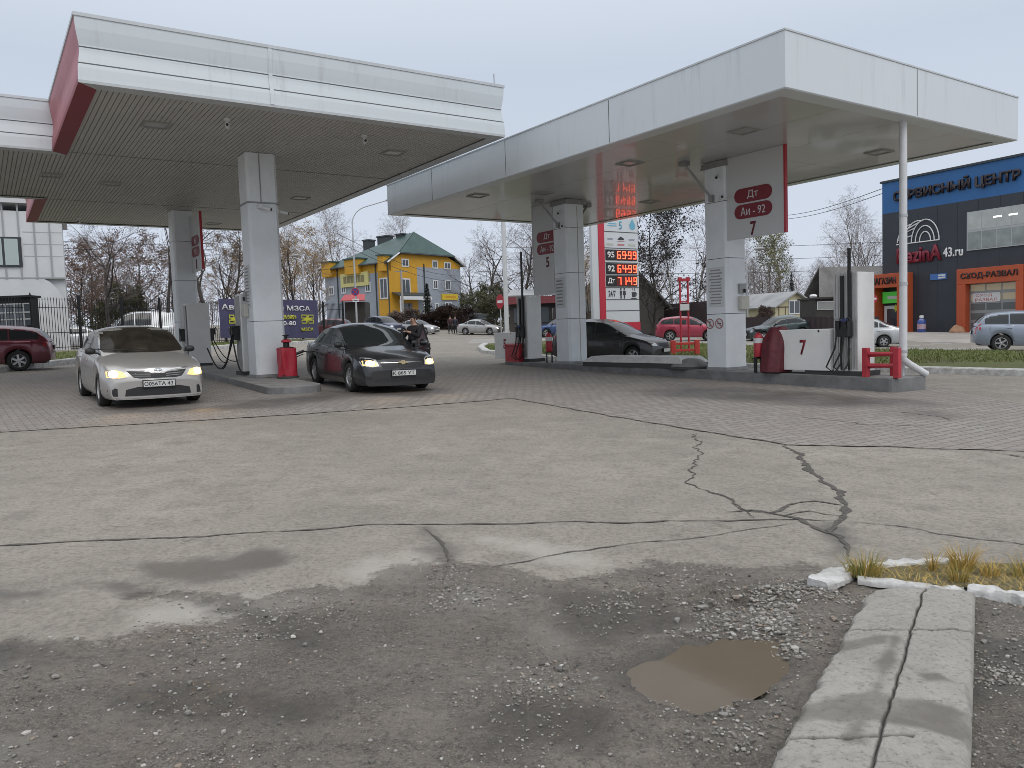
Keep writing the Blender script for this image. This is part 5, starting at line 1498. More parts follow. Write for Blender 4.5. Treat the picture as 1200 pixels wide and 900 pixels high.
        zt = s.roof(xt); w0 = s.W / 2 * .845; w1 = s.W / 2 * .90 - .24 * (zt - zc) - .075
        s.zc, s.zt = zc, zt
        s.decal('windscreen', [(-w0, zc), (-w0 * .5, zc - .012), (w0 * .5, zc - .012), (w0, zc), (w1, zt), (w1 * .5, zt + .02), (-w1 * .5, zt + .02), (-w1, zt)], 'F', s.glass_m)
        z0, z1 = (q * s.kz for q in s.T['rgz'])
        if s.kind != 'van': s.decal('rear_window', [(-s.W * .36, z0), (s.W * .36, z0), (s.W * .30, z1), (-s.W * .30, z1)], 'R', CGLASS)
        else:
            s.decal('rear_window', [(-.75, z0), (-.06, z0), (-.08, z1), (-.66, z1)], 'R', CGLASS); s.decal('rear_window', [(.06, z0), (.75, z0), (.66, z1), (.08, z1)], 'R', CGLASS)
    def doors(s):
        p1, p2 = (q * s.kx for q in s.T['pillars'])
        a = s.fo + s.wr + .10; c = s.fo + s.wb - .1
        zlo = s.gc + .14
        for ax in 'LS':
            sg = 1 if ax == 'L' else -1
            for (x0, x1, rear) in ((a, p1, False), (p1, min(p2 + .16, c + .2), True)):
                def poly(g):
                    pts = [(x0 + g, zlo + g), (x1 - g, zlo + g)]
                    if rear: pts = [(x0 + g, zlo + g), (s.fo + s.wb - s.wr - .12 - g, zlo + g), (s.fo + s.wb - s.wr + .02 - g, zlo + .28 + g), (x1 - g, .62 * s.kz)]
                    return pts + [(x1 - g, s.belt(x1) - .02 - g), (x0 + g, s.belt(x0) - .02 - g)]
                d = s.decal('door', poly(.008), ax, s.paint, .006, rim=.004)
                if not d: continue
                s.decal('door_seal', poly(0), ax, TRIM, .0015, parent=d, rim=.002)
                zz = s.belt(x1) - .13; hx = x1 - .16
                m = MB(); h = s.bvh.ray_cast(Vector((s.X(hx), 9 * sg, zz)), Vector((0, -sg, 0)))
                if h[0]:
                    m.box(h[0] + Vector((0, sg * .022, 0)), (.17, .03, .03)); m.build('handle', s.handle_m if hasattr(s, 'handle_m') else s.paint, d, bevel=.006)
            hm = MB(); x = s.g0 + .42; z = s.belt(x) + .10 * s.kz
            y = sg * (s.W / 2 * .90 + .10)
            hm.grid(lambda u, v: (s.X(x) + .055 * math.sin(v * math.pi) * math.cos(u * 6.2832) , y + sg * .10 * math.cos(v * math.pi), z + .068 * math.sin(v * math.pi) ** .7 * math.sin(u * 6.2832)), 14, 8)
            hm.box((s.X(x), y - sg * .11, z - .04), (.05, .08, .03))
            hm.build('side_mirror', s.mirror_m if hasattr(s, 'mirror_m') else TRIM, s.root, smooth=60)
    def pair(s, name, poly, axis, material, **k):
        out = []
        for sg in (1, -1):
            out.append(s.decal(name, [(p[0] * sg, p[1]) for p in (poly if sg > 0 else poly[::-1])], axis, material, **k))
        return out
    def plate(s, txt, z, axis='F', y=0.0, w=.52):
        z *= s.fs; w *= s.fs
        h = s.bvh.ray_cast(Vector((9 if axis == 'F' else -9, y, z)), Vector((-1 if axis == 'F' else 1, 0, 0)))
        if h[0] is None: return
        sg = 1 if axis == 'F' else -1
        M = frame(h[0] + Vector((sg * .02, 0, 0)), (0, sg, 0), (0, 0, 1))
        m = MB(M); m.box((0, 0, 0), (w + .03, .145, .022), 1); m.box((0, 0, .012), (w, .112, .008), 0)
        o = m.build('number_plate', [PLATE, TRIM], s.root)
        if txt: text(txt, o, M @ Matrix.Translation((-.01, 0, .016)), w * .92, .075, INK, depth=.002, bold=.012)
    def simple(s, lit=None, rear=True, front=True, plate=True):
        W2, kz = s.W / 2, s.kz
        if front:
            zh = s.belt(.15)
            zt_ = zh + .02 if s.kind != 'lada' else zh - .02
            hl = s.pair('headlight', [(W2 * .55, zt_ - .13), (W2 * .86, zt_ - .11), (W2 * .87, zt_ - .0), (W2 * .62, zt_ - .01)], 'F', LENS)
            if lit:
                for q, sg in zip(hl, (1, -1)):
                    s.decal('lit_bulb', [(sg * W2 * .64, zt_ - .11), (sg * W2 * .82, zt_ - .10), (sg * W2 * .82, zt_ - .02), (sg * W2 * .66, zt_ - .02)], 'F', lit, .010, parent=q)
            s.decal('grille', [(-W2 * .45, zt_ - .12), (W2 * .45, zt_ - .12), (W2 * .48, zt_ - .02), (-W2 * .48, zt_ - .02)], 'F', TRIM)
            s.decal('air_intake', [(-W2 * .55, s.gc + .09), (W2 * .55, s.gc + .09), (W2 * .5, s.gc + .2), (-W2 * .5, s.gc + .2)], 'F', TRIM)
            if plate: s.plate('', s.gc + .29)
        if rear:
            zb = s.belt(s.L - .25)
            if s.kind == 'suv': s.pair('tail_light', [(W2 * .68, .72 * kz), (W2 * .86, .74 * kz), (W2 * .82, 1.16 * kz), (W2 * .72, 1.16 * kz)], 'R', TAILM)
            elif s.kind == 'van': s.pair('tail_light', [(W2 * .78, .8), (W2 * .90, .8), (W2 * .88, 1.2), (W2 * .80, 1.2)], 'R', TAILM)
            else: s.pair('tail_light', [(W2 * .5, zb - .2), (W2 * .87, zb - .2), (W2 * .86, zb - .05), (W2 * .52, zb - .05)], 'R', TAILM)
            for ax in 'LS': s.decal('tail_light', [(s.L - .30, zb - .17 * kz), (s.L - .07, zb - .17 * kz), (s.L - .08, zb - .05), (s.L - .30, zb - .06)], ax, TAILM)
            if plate: s.plate('', .62 * kz if s.kind != 'suv' else .8, 'R')
        return s
def centre_from(px, local, heading, kind, dims=None):
    """car centre so that the car's local ground point shows at the photo position"""
    p = P(*px); h = Vector((heading[0], heading[1])).normalized(); l = Vector((-h.y, h.x))
    q = Vector((p.x, p.y)) - h * local[0] - l * local[1]
    return (q.x, q.y, gzf(q.x, q.y))

# --- silver sedan, headlights on
SILV = paint('silver_paint', (0.48, 0.462, 0.435), .55, .30, .07)
hd = (math.sin(AL) + .02, -math.cos(AL))
T = BODY['sedan']
cpos = centre_from((122, 476), ((T['L'] / 2 - T['fo']) * 1.065, -(T['W'] / 2 - .1) * 1.065), hd, 'sedan')
KS = 1.065
c = Car('sedan_car', 'silver sedan with lit headlights and plate О056ТА, facing the camera under the left canopy', 'sedan', cpos, hd, SILV, 'saloon cars on the forecourt', dims=dict(L=4.54 * KS, W=1.76 * KS, H=1.56, k=KS), glass=CGLASSB, spokes=10)
c.fs = KS
c.decal('grille', [(-.50, .665), (-.40, .55), (-.30, .53), (.30, .53), (.40, .55), (.50, .665), (.24, .655), (.1, .615), (-.1, .615), (-.24, .655)], 'F', TRIM, .004)
for z, w in ((.635, .36), (.60, .42), (.565, .40)):
    for sg in (1, -1): c.decal('grille_bar', [(sg * .13, z - .006), (sg * w, z - .006 + .012), (sg * w, z + .012), (sg * .13, z + .006)], 'F', GREYM, .010, rim=.004)
c.decal('chrome_strip', [(-.53, .69), (-.24, .67), (-.1, .632), (.1, .632), (.24, .67), (.53, .69), (.5, .705), (.24, .69), (.1, .70), (-.1, .70), (-.24, .69), (-.5, .705)], 'F', CHROME, .006)
_h = c.bvh.ray_cast(Vector((9, 0, .665 * KS)), Vector((-1, 0, 0)))[0]
m = MB()
def ell(m, cx, cz, a, b, r=.006): m.tube([(_h.x + .02, (cx + a * math.cos(q)) * KS, (cz + b * math.sin(q)) * KS) for q in np.linspace(0, 2 * math.pi, 25)], r, 5)
ell(m, 0, .655, .068, .046); ell(m, 0, .665, .024, .036, .005); ell(m, 0, .68, .05, .017, .005); m.build('emblem', CHROME, c.root)
hl = c.pair('headlight', [(.47, .555), (.62, .53), (.80, .545), (.835, .60), (.80, .70), (.66, .715), (.55, .68)], 'F', LENS, off=.004)
for q, sg in zip(hl, (1, -1)):
    c.decal('lit_reflector', [(sg * .50, .565), (sg * .62, .545), (sg * .80, .56), (sg * .80, .66), (sg * .66, .68), (sg * .56, .65)], 'F', HEADW, .008, parent=q)
    c.decal('lit_bulb', [(sg * (.70 + .068 * math.cos(a)), .615 + .062 * math.sin(a)) for a in np.linspace(0, 6.283, 15)[:-1]], 'F', HEADL, .014, parent=q, step=.03)
c.decal('air_intake', [(-.55, .225), (.55, .225), (.53, .34), (.34, .385), (-.34, .385), (-.53, .34)], 'F', TRIM, .004)
c.pair('fog_lamp', [(.66, .225), (.80, .235), (.80, .34), (.70, .375), (.66, .36)], 'F', TRIM)
c.decal('bumper_lip', [(-.74, .185), (.74, .185), (.76, .205), (-.76, .205)], 'F', CHROME, .01)
c.plate('О056ТА 43', .435); c.fs = 1.0; c.simple(front=False)
def beam(car, y, z):
    ld = bpy.data.lights.new('headlight_beam', 'SPOT'); ld.energy = 22; ld.color = (1, .62, .25); ld.spot_size = rad(75); ld.spot_blend = 1.0; ld.shadow_soft_size = .08
    o = bpy.data.objects.new('headlight_beam', ld); COL.objects.link(o); o.parent = car.root; o.location = (car.L / 2 + .02, y, z); o.rotation_euler = Vector((-1, 0, .16)).to_track_quat('Z', 'Y').to_euler()
for y_ in (-.72, .72): beam(c, y_, .66)
m = MB()
for sg in (1, -1): m.tube([(c.X(1.18), .05 * sg, c.zc + .015), (c.X(1.28), -.28 + .3 * sg, c.zc + .05), (c.X(1.38), -.62 + .35 * sg, c.zc + .075)], .009, 5)
m.build('wiper', TRIM, c.root)
m = MB()
for yy in (-.36, .36):
    m.box((.12, yy, .95), (.14, .46, .5)); m.box((.10, yy, 1.26), (.10, .26, .18))
m.build('seat', mat('beige_seat', (.32, .27, .2), .9), c.root, bevel=.03)

# --- dark grey sedan with open door
GRAP = paint('graphite_paint', (0.022, 0.024, 0.028), .3, .25, .07)
hd = Vector((.49, -.872)).normalized()
cpos = centre_from((414, 459), ((T['L'] / 2 - T['fo']) * 1.08, -(T['W'] / 2 - .1) * 1.06), hd, 'sedan')
k = Car('sedan_car', 'dark grey sedan with open driver door being refuelled, headlights on', 'sedan', cpos, hd, GRAP, 'saloon cars on the forecourt', dims=dict(L=4.95, W=1.89, H=1.55, k=1.06), spokes=5)
k.fs = 1.06
k.decal('grille', [(-.42, .52), (.42, .52), (.47, .60), (.47, .625), (-.47, .625), (-.47, .60)], 'F', TRIM)
k.decal('grille', [(-.44, .645), (.44, .645), (.42, .71), (-.42, .71)], 'F', TRIM)
_h = k.bvh.ray_cast(Vector((9, 0, .68)), Vector((-1, 0, 0)))[0]
m = MB(frame(_h + Vector((.02, 0, 0)), (0, 1, 0), (0, 0, 1)))
m.prism([(-.12, -.018), (-.042, -.018), (-.036, -.045), (.042, -.045), (.048, -.018), (.12, -.018), (.112, .02), (.042, .02), (.036, .045), (-.042, .045), (-.048, .02), (-.112, .02)], 0, .014); m.build('emblem', mat('gold_emblem', (.62, .52, .33), .3, .6), k.root)
hl = k.pair('headlight', [(.50, .575), (.62, .555), (.80, .57), (.825, .66), (.79, .745), (.64, .74), (.53, .70)], 'F', LENS)
for q, sg in zip(hl, (1, -1)):
    k.decal('lit_reflector', [(sg * .53, .58), (sg * .62, .57), (sg * .79, .585), (sg * .79, .68), (sg * .64, .69), (sg * .55, .66)], 'F', HEADW, .008, parent=q)
    k.decal('lit_bulb', [(sg * (.66 + .085 * math.cos(a)), .63 + .05 * math.sin(a)) for a in np.linspace(0, 6.283, 15)[:-1]], 'F', HEADL, .014, parent=q, step=.03)
k.decal('air_intake', [(-.62, .25), (.62, .25), (.58, .30), (.42, .335), (-.42, .335), (-.58, .30)], 'F', TRIM)
for sg in (1, -1): k.decal('chrome_strip', [(sg * .06, .630), (sg * .46, .632), (sg * .46, .642), (sg * .06, .644)], 'F', CHROME, .006)
k.pair('fog_lamp', [(.62, .29), (.78, .30), (.77, .37), (.66, .36)], 'F', TRIM)
k.plate('К 885 УТ', .425); k.fs = 1.0; k.simple(front=False)
# open front left door: hinged at the front edge
hx = k.X(k.fo + k.wr + .12); Mh = Matrix.Translation((hx, k.W / 2 - .03, 0)) @ Matrix.Rotation(rad(-40), 4, 'Z') @ Matrix.Scale(1.05, 4)
m = MB(Mh); pf = [(0, .34), (-1.02, .34), (-1.06, .98), (-.0, .90)]
m.slab([(x, .03, z) for x, z in pf], .09, (0, -1, 0)); od = m.build('open_door', k.paint, k.root, bevel=.02)
m = MB(Mh); m.tube([(-.03, -.02, .90), (-.60, -.13, 1.36), (-.98, -.15, 1.42), (-1.04, -.03, .98)], .028, 6); m.build('window_frame', TRIM, od)
m = MB(Mh); m.slab([(-.05, -.02, .91), (-.60, -.13, 1.34), (-.96, -.145, 1.40), (-1.02, -.03, .98)], .006, (0, 1, 0)); m.build('window', mat('door_glass', (.02, .023, .025), .25, spec=.2), od)
m = MB(Mh); m.grid(lambda u, v: (-.16 + .06 * math.sin(v * math.pi) * math.cos(u * 6.2832), .14 + .11 * math.cos(v * math.pi), 1.0 + .075 * math.sin(v * math.pi) ** .7 * math.sin(u * 6.2832)), 14, 8); m.build('side_mirror', k.paint, od, smooth=60)
m = MB(Mh); m.box((-.9, .05, .84), (.17, .03, .03)); m.build('handle', CHROME, od)
KC = k
for y_ in (-.7, .7): beam(k, y_, .69)
# fuel nozzle in the filler
_h = k.bvh.ray_cast(Vector((k.X(3.95), -9, .82)), Vector((0, 1, 0)))[0]
pw = k.mw @ _h
r = thing('fuel_nozzle', 'black fuel nozzle stuck in the side of the dark grey sedan', 'fuel nozzle', pw)
lf = (k.mw.to_3x3() @ Vector((0, -1, 0)))
m = MB(); m.tube([-lf * .05, lf * .12, lf * .22 + Vector((0, 0, .03))], .016, 7); m.tube([lf * .2 + Vector((0, 0, .03)), lf * .42 + Vector((0, 0, -.05))], .035, 8); m.tube([lf * .22 + Vector((0, 0, -.05)), lf * .4 + Vector((0, 0, -.12))], .012, 6); m.build('grip', BLACK, r)
isl_p = isl_l(-.6, .45) + Vector((0, 0, .9)) - pw
m = MB(); hose(m, lf * .42 + Vector((0, 0, -.05)), isl_p, .28, .018); m.build('hose', RUBBER, r, smooth=60)

# --- other cars
def car_at(name, label, kind, uc, v, heading, col, dims=None, lit=None, spokes=5, group='cars on the road and lots', metal=.35, dirt=.15, dy=0.0, rear=True, glass=CGLASS):
    p = P(uc, v); p = p * ((p.y + dy) / p.y); p.z = gzf(p.x, p.y)
    pm = paint('car_paint_' + name, col, metal, .32, dirt) if not isinstance(col, bpy.types.Material) else col
    c_ = Car(name, label, kind, p, heading, pm, group, dims, spokes=spokes, glass=glass)
    return c_.simple(lit=lit, rear=rear)
car_at('estate_car', 'maroon estate car with tinted rear window at the left edge of the forecourt', 'suv', -24, 435, (-.90, -.44), (0.13, 0.012, 0.028), dict(L=4.7, W=1.86, H=1.60), dirt=.12, spokes=6)
car_at('hatchback_car', 'dark grey hatchback behind the island next to the price sign', 'hatch', 716, 424.5, (.82, -.57), (0.026, 0.026, 0.029), dict(L=4.25, W=1.75, H=1.56), dirt=.18)
car_at('crossover_car', 'raspberry red crossover driving along the road behind the red frame stand', 'suv', 806, 399.5, (.985, -.17), (0.36, 0.025, 0.06), dict(L=4.3, H=1.64), dirt=.12)
car_at('sedan_car', 'dark green old sedan on the road in front of the brown fence', 'lada', 913, 396.5, (-1, -.12), (0.018, 0.04, 0.045), dict(L=4.35, W=1.68, H=1.41), dirt=.12)
car_at('hatchback_car', 'dirty white hatchback with red tail lights behind dispenser 7', 'lada', 1003, 406.5, (-.955, .29), (0.50, 0.52, 0.53), dict(L=4.25, W=1.65, H=1.40), dirt=.12)
car_at('crossover_car', 'silver blue crossover driving off at the right edge, in front of the wheel alignment gate', 'suv', 1211, 411.5, (.90, -.43), (0.27, 0.31, 0.38), dict(L=4.55, W=1.82, H=1.69), dirt=.1)
car_at('sedan_car', 'small silver sedan with lit headlights on the far road right of the hedge', 'sedan', 563, 392, (.93, -.36), (0.44, 0.44, 0.43), dict(L=4.4, W=1.72, H=1.46), lit=HEADF)
car_at('crossover_car', 'blue crossover seen between dispenser 5 and its pillar', 'suv', 655, 395, (-.98, -.2), (0.035, 0.075, 0.20), dict(L=4.4), dirt=.12)
car_at('crossover_car', 'dark blue crossover approaching behind the dark grey sedan', 'suv', 450, 391.5, (.72, -.70), (0.05, 0.06, 0.11), dict(L=4.8, W=1.95, H=1.82), dirt=.1)
car_at('sedan_car', 'pale sedan with bright headlight on the road right of the standing driver', 'sedan', 490, 391.5, (.90, -.43), (0.40, 0.41, 0.42), dict(L=4.4, H=1.45), lit=HEADF)
car_at('estate_car', 'dark red estate car parked by the fence below the street lamp', 'suv', 386, 397, (-1, .2), (0.14, 0.018, 0.025), dict(L=4.6, H=1.72), dy=5)
car_at('delivery_van', 'white panel van parked behind the black railing', 'van', 166, 405, (-.90, -.43), (0.66, 0.68, 0.69), dict(L=5.2, H=2.5, W=2.1), dy=2.5, group='vehicles parked behind the railing', dirt=.06)
car_at('sedan_car', 'snow white sedan parked behind the railing left of the van', 'sedan', 84, 410, (-.9, -.43), (0.66, 0.67, 0.68), None, dy=2, group='vehicles parked behind the railing', dirt=.05)
car_at('hatchback_car', 'white hatchback parked deep behind the railing in front of the overhanging building', 'hatch', 96, 402, (-.5, -.86), (0.62, 0.64, 0.66), None, dy=5, group='vehicles parked behind the railing', dirt=.05)
car_at('minivan_car', 'dark minivan parked at the hedge beside the two walkers', 'suv', 556, 386, (-1, .2), (0.03, 0.03, 0.035), dict(H=1.75), dy=3)
# --- grey haired and dark clothed driver
def skin(name, verts, edges, radii, material, parent, root=0, sub=2):
    me = bpy.data.meshes.new(name); me.from_pydata(verts, edges, [])
    o = bpy.data.objects.new(name, me); COL.objects.link(o)
    o.modifiers.new('skin', 'SKIN')
    for i, r_ in enumerate(radii):
        sv = me.skin_vertices[0].data[i]; sv.radius = (r_, r_) if not hasattr(r_, '__len__') else r_; sv.use_root = (i == root)
    ms = o.modifiers.new('sub', 'SUBSURF'); ms.levels = sub; ms.render_levels = sub
    dg = bpy.context.evaluated_depsgraph_get(); dg.update()
    nm = bpy.data.meshes.new_from_object(o.evaluated_get(dg)); nm.name = name
    bpy.data.objects.remove(o)
    nm.materials.clear(); nm.materials.append(material)
    nm.polygons.foreach_set('use_smooth', [True] * len(nm.polygons))
    ob = bpy.data.objects.new(name, nm); COL.objects.link(ob); ob.parent = parent
    return ob
SKINM = mat('skin', (.42, .25, .18), .55); COATM = mat('black_coat', (.014, .013, .015), .85, bump=.3, bscale=30); HAIRM = mat('dark_hair', (.02, .015, .012), .7); JEANS = mat('dark_trousers', (.025, .027, .035), .85); SHOEM = mat('black_shoe', (.015, .015, .015), .5)
def person(label, loc, rz, h, coat, arm_l, arm_r, stride=0.0, group=None, hair=HAIRM, leg_m=JEANS, detail=True):
    """standing figure facing local +x; arm_*: shoulder-relative elbow, wrist and hand positions (for h = 1.75)"""
    r = thing('person', label, 'person', loc, rz, group)
    k = h / 1.75
    sh = {1: (0, .20, 1.42), -1: (0, -.20, 1.42)}
    V = [(0, 0, .95), (0, 0, 1.12), (.0, 0, 1.30), (-.01, 0, 1.45), (.0, 0, 1.54), (.03, 0, 1.63), (.02, 0, 1.70)]
    E = [(0, 1), (1, 2), (2, 3), (3, 4), (4, 5), (5, 6)]; R_ = [(.10, .07), (.09, .07), (.10, .07), (.07, .055), (.052, .052), (.082, .092), (.065, .075)]
    def chain(start, pts, rr):
        p = start
        for q, r_ in zip(pts, rr): V.append(q); R_.append(r_); E.append((p, len(V) - 1)); p = len(V) - 1
        return p
    legs = {}; arms = {}
    for sg in (1, -1):
        st = stride * sg
        legs[sg] = [(0, .095 * sg, .88), (.02 + st * .5, .10 * sg, .50), (-.01 + st, .10 * sg, .09), (.10 + st, .11 * sg, .035), (.17 + st, .115 * sg, .03)]
        chain(0, legs[sg], [.06, .045, .036, .03, .024])
        a = arm_l if sg > 0 else arm_r
        pts = [sh[sg]] + [tuple(sh[sg][i] + q[i] for i in range(3)) for q in a]; arms[sg] = pts
        chain(3, pts, [.04, .035, .030, .032])
    sc = lambda L_: [(x * k, y * k, z * k) for x, y, z in L_]
    skin('body', sc(V), E, [(a[0] * k, a[1] * k) if hasattr(a, '__len__') else a * k for a in R_], SKINM, r)
    # coat: torso and sleeves
    V, E, R_ = [(0, 0, .98), (0, 0, .80), (0, 0, 1.12), (0, 0, 1.30), (-.01, 0, 1.44), (-.01, 0, 1.50)], [(0, 1), (0, 2), (2, 3), (3, 4), (4, 5)], [(.185, .135), (.19, .14), (.16, .12), (.19, .14), (.15, .11), (.078, .078)]
    for sg in (1, -1): chain(4, arms[sg][:3], [.075, .062, .05])
    skin('coat', sc(V), E, [(a[0] * k, a[1] * k) if hasattr(a, '__len__') else a * k for a in R_], coat, r)
    V, E, R_ = [(0, 0, .92)], [], [(.155, .12)]
    for sg in (1, -1): chain(0, legs[sg][:3], [.10, .075, .062])
    skin('trousers', sc(V), E, [(a[0] * k, a[1] * k) if hasattr(a, '__len__') else a * k for a in R_], leg_m, r)
    for sg in (1, -1):
        a = legs[sg]; skin('shoe', sc([(a[2][0] - .03, a[2][1], .05), (a[3][0], a[3][1], .045), (a[4][0] + .03, a[4][1], .035)]), [(0, 1), (1, 2)], [.048 * k, .045 * k, .032 * k], SHOEM, r)
    m = MB(); m.grid(lambda u, v: (k * (.015 - .03 * (1 - v) + .102 * math.sin(v * 1.95) * math.cos(u * 6.2832) - .02), k * (.090 * math.sin(v * 1.95) * math.sin(u * 6.2832)), k * (1.665 + .128 * math.cos(v * 1.95) + (.05 if math.cos(u * 6.2832) > .45 and v > .6 else 0))), 22, 12); m.build('hair', hair, r, smooth=60)
    if detail:
        m = MB()
        m.tube([(k * .105, 0, k * 1.645), (k * .128, 0, k * 1.615), (k * .105, 0, k * 1.60)], [.008, .014, .012], 6)
        m.build('nose', SKINM, r, smooth=60)
        m = MB()
        for sg in (1, -1): m.box((k * .105, sg * k * .032, k * 1.645), (.012, .026, .010))
        m.box((k * .102, 0, k * 1.575), (.01, .045, .008), 1); m.build('face_features', [INK, mat('lips', (.30, .12, .1), .6)], r)
        for sg in (1, -1):
            m = MB(); m.box((k * .02, sg * k * .088, k * 1.63), (.035, .018, .06)); m.build('ear', SKINM, r, bevel=.008)
            w, hnd = Vector(arms[sg][2]), Vector(arms[sg][3]); d = (hnd - w).normalized(); sd = d.cross(Vector((0, 0, 1))).normalized()
            V, E, R_ = [tuple(w * k)], [], [.03 * k]
            pk = hnd * k + d * .02; V.append(tuple(pk)); E.append((0, 1)); R_.append((.022 * k, .036 * k))
            for f in range(4):
                b = pk + sd * (.03 - .02 * f) * k; L_ = (.075, .085, .08, .062)[f] * k
                V += [tuple(b + d * .03), tuple(b + d * (.03 + L_ * .5) - Vector((0, 0, .01))), tuple(b + d * (.03 + L_ * .85) - Vector((0, 0, .035)))]; n_ = len(V); E += [(1, n_ - 3), (n_ - 3, n_ - 2), (n_ - 2, n_ - 1)]; R_ += [.010 * k, .009 * k, .008 * k]
            V += [tuple(pk + sd * .045 - d * .01), tuple(pk + sd * .06 + d * .03)]; n_ = len(V); E += [(1, n_ - 2), (n_ - 2, n_ - 1)]; R_ += [.011 * k, .009 * k]
            skin('hand', V, E, R_, SKINM, r, sub=1)
    return r
pd = KC.mw @ Vector((.48, 1.12, 0))
o_ = person('dark haired driver in a black coat standing behind the open car door', (pd.x, pd.y, gzf(pd.x, pd.y)), math.atan2(-.70, -.55), 1.72, COATM, [(.16, .10, -.22), (.36, .02, -.10), (.44, .0, -.08)], [(.10, -.12, -.24), (.30, -.20, -.05), (.37, -.22, -.02)])
RELAX = [(.02, .06, -.28), (.08, .07, -.52), (.10, .07, -.60)]; RELAXR = [(a, -b, c_) for a, b, c_ in RELAX]
for (u, v, col, lab, rz) in ((528, 391, (.07, .035, .04), 'walker in a dark maroon jacket beside the far silver sedan', -1.0), (534, 391.5, (.035, .035, .055), 'walker in a dark navy jacket beside the far silver sedan', -1.4)):
    p = P(u, v); person(lab, p, rz, 1.74, mat('jacket', col, .85), RELAX, RELAXR, .16, 'walkers on the far road', detail=False)
# ---------------------------------------------------------------- price sign
LED = mat('led_digits', (.2, .05, .01), .5, emit=(1.0, 0.075, 0.035), est=5.0)
LEDBG = mat('led_panel', (.05, .008, .006), .4, emit=(1.0, .06, .02), est=.05)
SIGNW = mat('sign_white_panel', (0.62, 0.65, 0.68), .35, var=.03, scale=1)
SIGNR = mat('sign_red', (0.50, 0.025, 0.05), .35)
YS = 34.0
sL, sR = D(696, 385, YS), None
ax_ = Vector((math.cos(AR), math.sin(AR), 0)); sp0 = Vector((sL.x, sL.y, 0)); sn = Vector((math.sin(AR), -math.cos(AR), 0))
def sgn_pt(u, v):
    q = PV(u, v, sp0, sn); return ((q - sp0).dot(ax_), q.z)
sw_ = sgn_pt(750, 385)[0]; g0 = gzf(sp0.x + 1, sp0.y)
r = thing('price_sign', 'tall white fuel price pylon with red stripe and glowing orange price digits', 'price sign', (sp0.x, sp0.y, g0), AR)
Mz = lambda u, v: (sgn_pt(u, v)[0], sgn_pt(u, v)[1] - g0)
top_z = 8.6; base_top = Mz(722, 378)[1]
m = MB(); m.span((0, 0, base_top), (sw_, .16, top_z)); m.build('pylon', SIGNW, r, bevel=.015)
m = MB(); m.span((-.02, -.02, -.2), (sw_ + .02, .18, base_top - .004)); m.build('red_base', SIGNR, r, bevel=.01)
xl, xr = Mz(702, 330)[0], Mz(709, 330)[0]
m = MB(); m.span((xl, -.03, base_top), (xr, -.001, top_z)); m.build('red_stripe', SIGNR, r)
seam_v = [277, 297, 313, 331, 341.5, 353, 366]
zs = [Mz(727, v)[1] for v in (272, 291, 308, 322.5, 337, 351, 364)]
m = MB()
for z in zs: m.span((xr + .02, -.012, z - .015), (sw_ - .02, -.001, z + .015))
m.build('panel_joint', LINE, r)
def fr(z, x=None): return frame((x if x is not None else (xr + sw_) / 2, -.004, z), (1, 0, 0), (0, 0, 1))
SEG = {'0': 'abcdef', '1': 'bc', '4': 'fgbc', '5': 'afgcd', '6': 'afgcde', '7': 'abc', '9': 'abcdfg', '2': 'abged', '3': 'abgcd', '8': 'abcdefg'}
def digit(mb, ch, cx, cy, w, h, t):
    x0, x1, y0, y1, ym = cx - w / 2, cx + w / 2, cy - h / 2, cy + h / 2, cy
    R_ = {'a': ((x0, y1 - t), (x1, y1)), 'd': ((x0, y0), (x1, y0 + t)), 'g': ((x0, ym - t / 2), (x1, ym + t / 2)), 'f': ((x0, ym), (x0 + t, y1)), 'b': ((x1 - t, ym), (x1, y1)), 'e': ((x0, y0), (x0 + t, ym)), 'c': ((x1 - t, y0), (x1, ym))}
    for k, s_ in enumerate(SEG[ch]):
        (a, b), (c_, d) = R_[s_]; mb.span((a, b, .030 + k * .0006), (c_, d, .04 + k * .0006))
xa, xb, xm = Mz(709.5, 305)[0], Mz(746, 305)[0], Mz(721, 305)[0]
for (v, lab, pr) in ((299, '95', '6999'), (315, '92', '6499'), (329.5, 'Дт', '7149')):
    z = Mz(727, v)[1]; hh = Mz(727, v - 6.2)[1] - Mz(727, v + 6.2)[1]
    M = fr(z, 0); m = MB(M); m.span((xa, -hh / 2, .001), (xb, hh / 2, .025)); pb = m.build('price_display', BLACK, r, bevel=.03)
    m = MB(M); m.span((xm + .02, -hh / 2 + .03, .0255), (xb - .03, hh / 2 - .03, .028)); m.build('led_panel', LEDBG, pb)
    text(lab, pb, M @ Matrix.Translation(((xa + xm) / 2 + .01, 0, .026)), (xm - xa) * .72, hh * .6, WHITEP, bold=.03, name='grade_label')
    m = MB(M); wd = (xb - xm - .1) / 4
    for i, ch in enumerate(pr): digit(m, ch, xm + .09 + wd * (i + .42) + (.03 if i > 1 else -.02), 0, wd * .66, hh * .72, .034)
    m.span((xm + .05 + wd * 2 - .03, -.025, .030), (xm + .05 + wd * 2 + .04, .025, .04)); m.build('led_digits', LED, pb)
z = Mz(727, 344)[1]; M = fr(z, 0)
text('24/7', r, M @ Matrix.Translation(((xa + xm) / 2 + .05, 0, .001)), .42, .26, INK, bold=.02)
m = MB(M)
for i in range(2):
    cx = xm + .28 + .2 * i; m.prism([(cx + .045 * math.cos(q), .20 + .045 * math.sin(q)) for q in np.linspace(0, 6.28, 13)[:-1]], .001, .004)
    m.prism([(cx - .07, .13), (cx + .07, .13), (cx + (.09 if i else .05), -.06), (cx + .04, -.06), (cx + .035, -.22), (cx - .035, -.22), (cx - .04, -.06), (cx - (.09 if i else .05), -.06)], .001, .004)
m.build('restroom_symbol', INK, r)
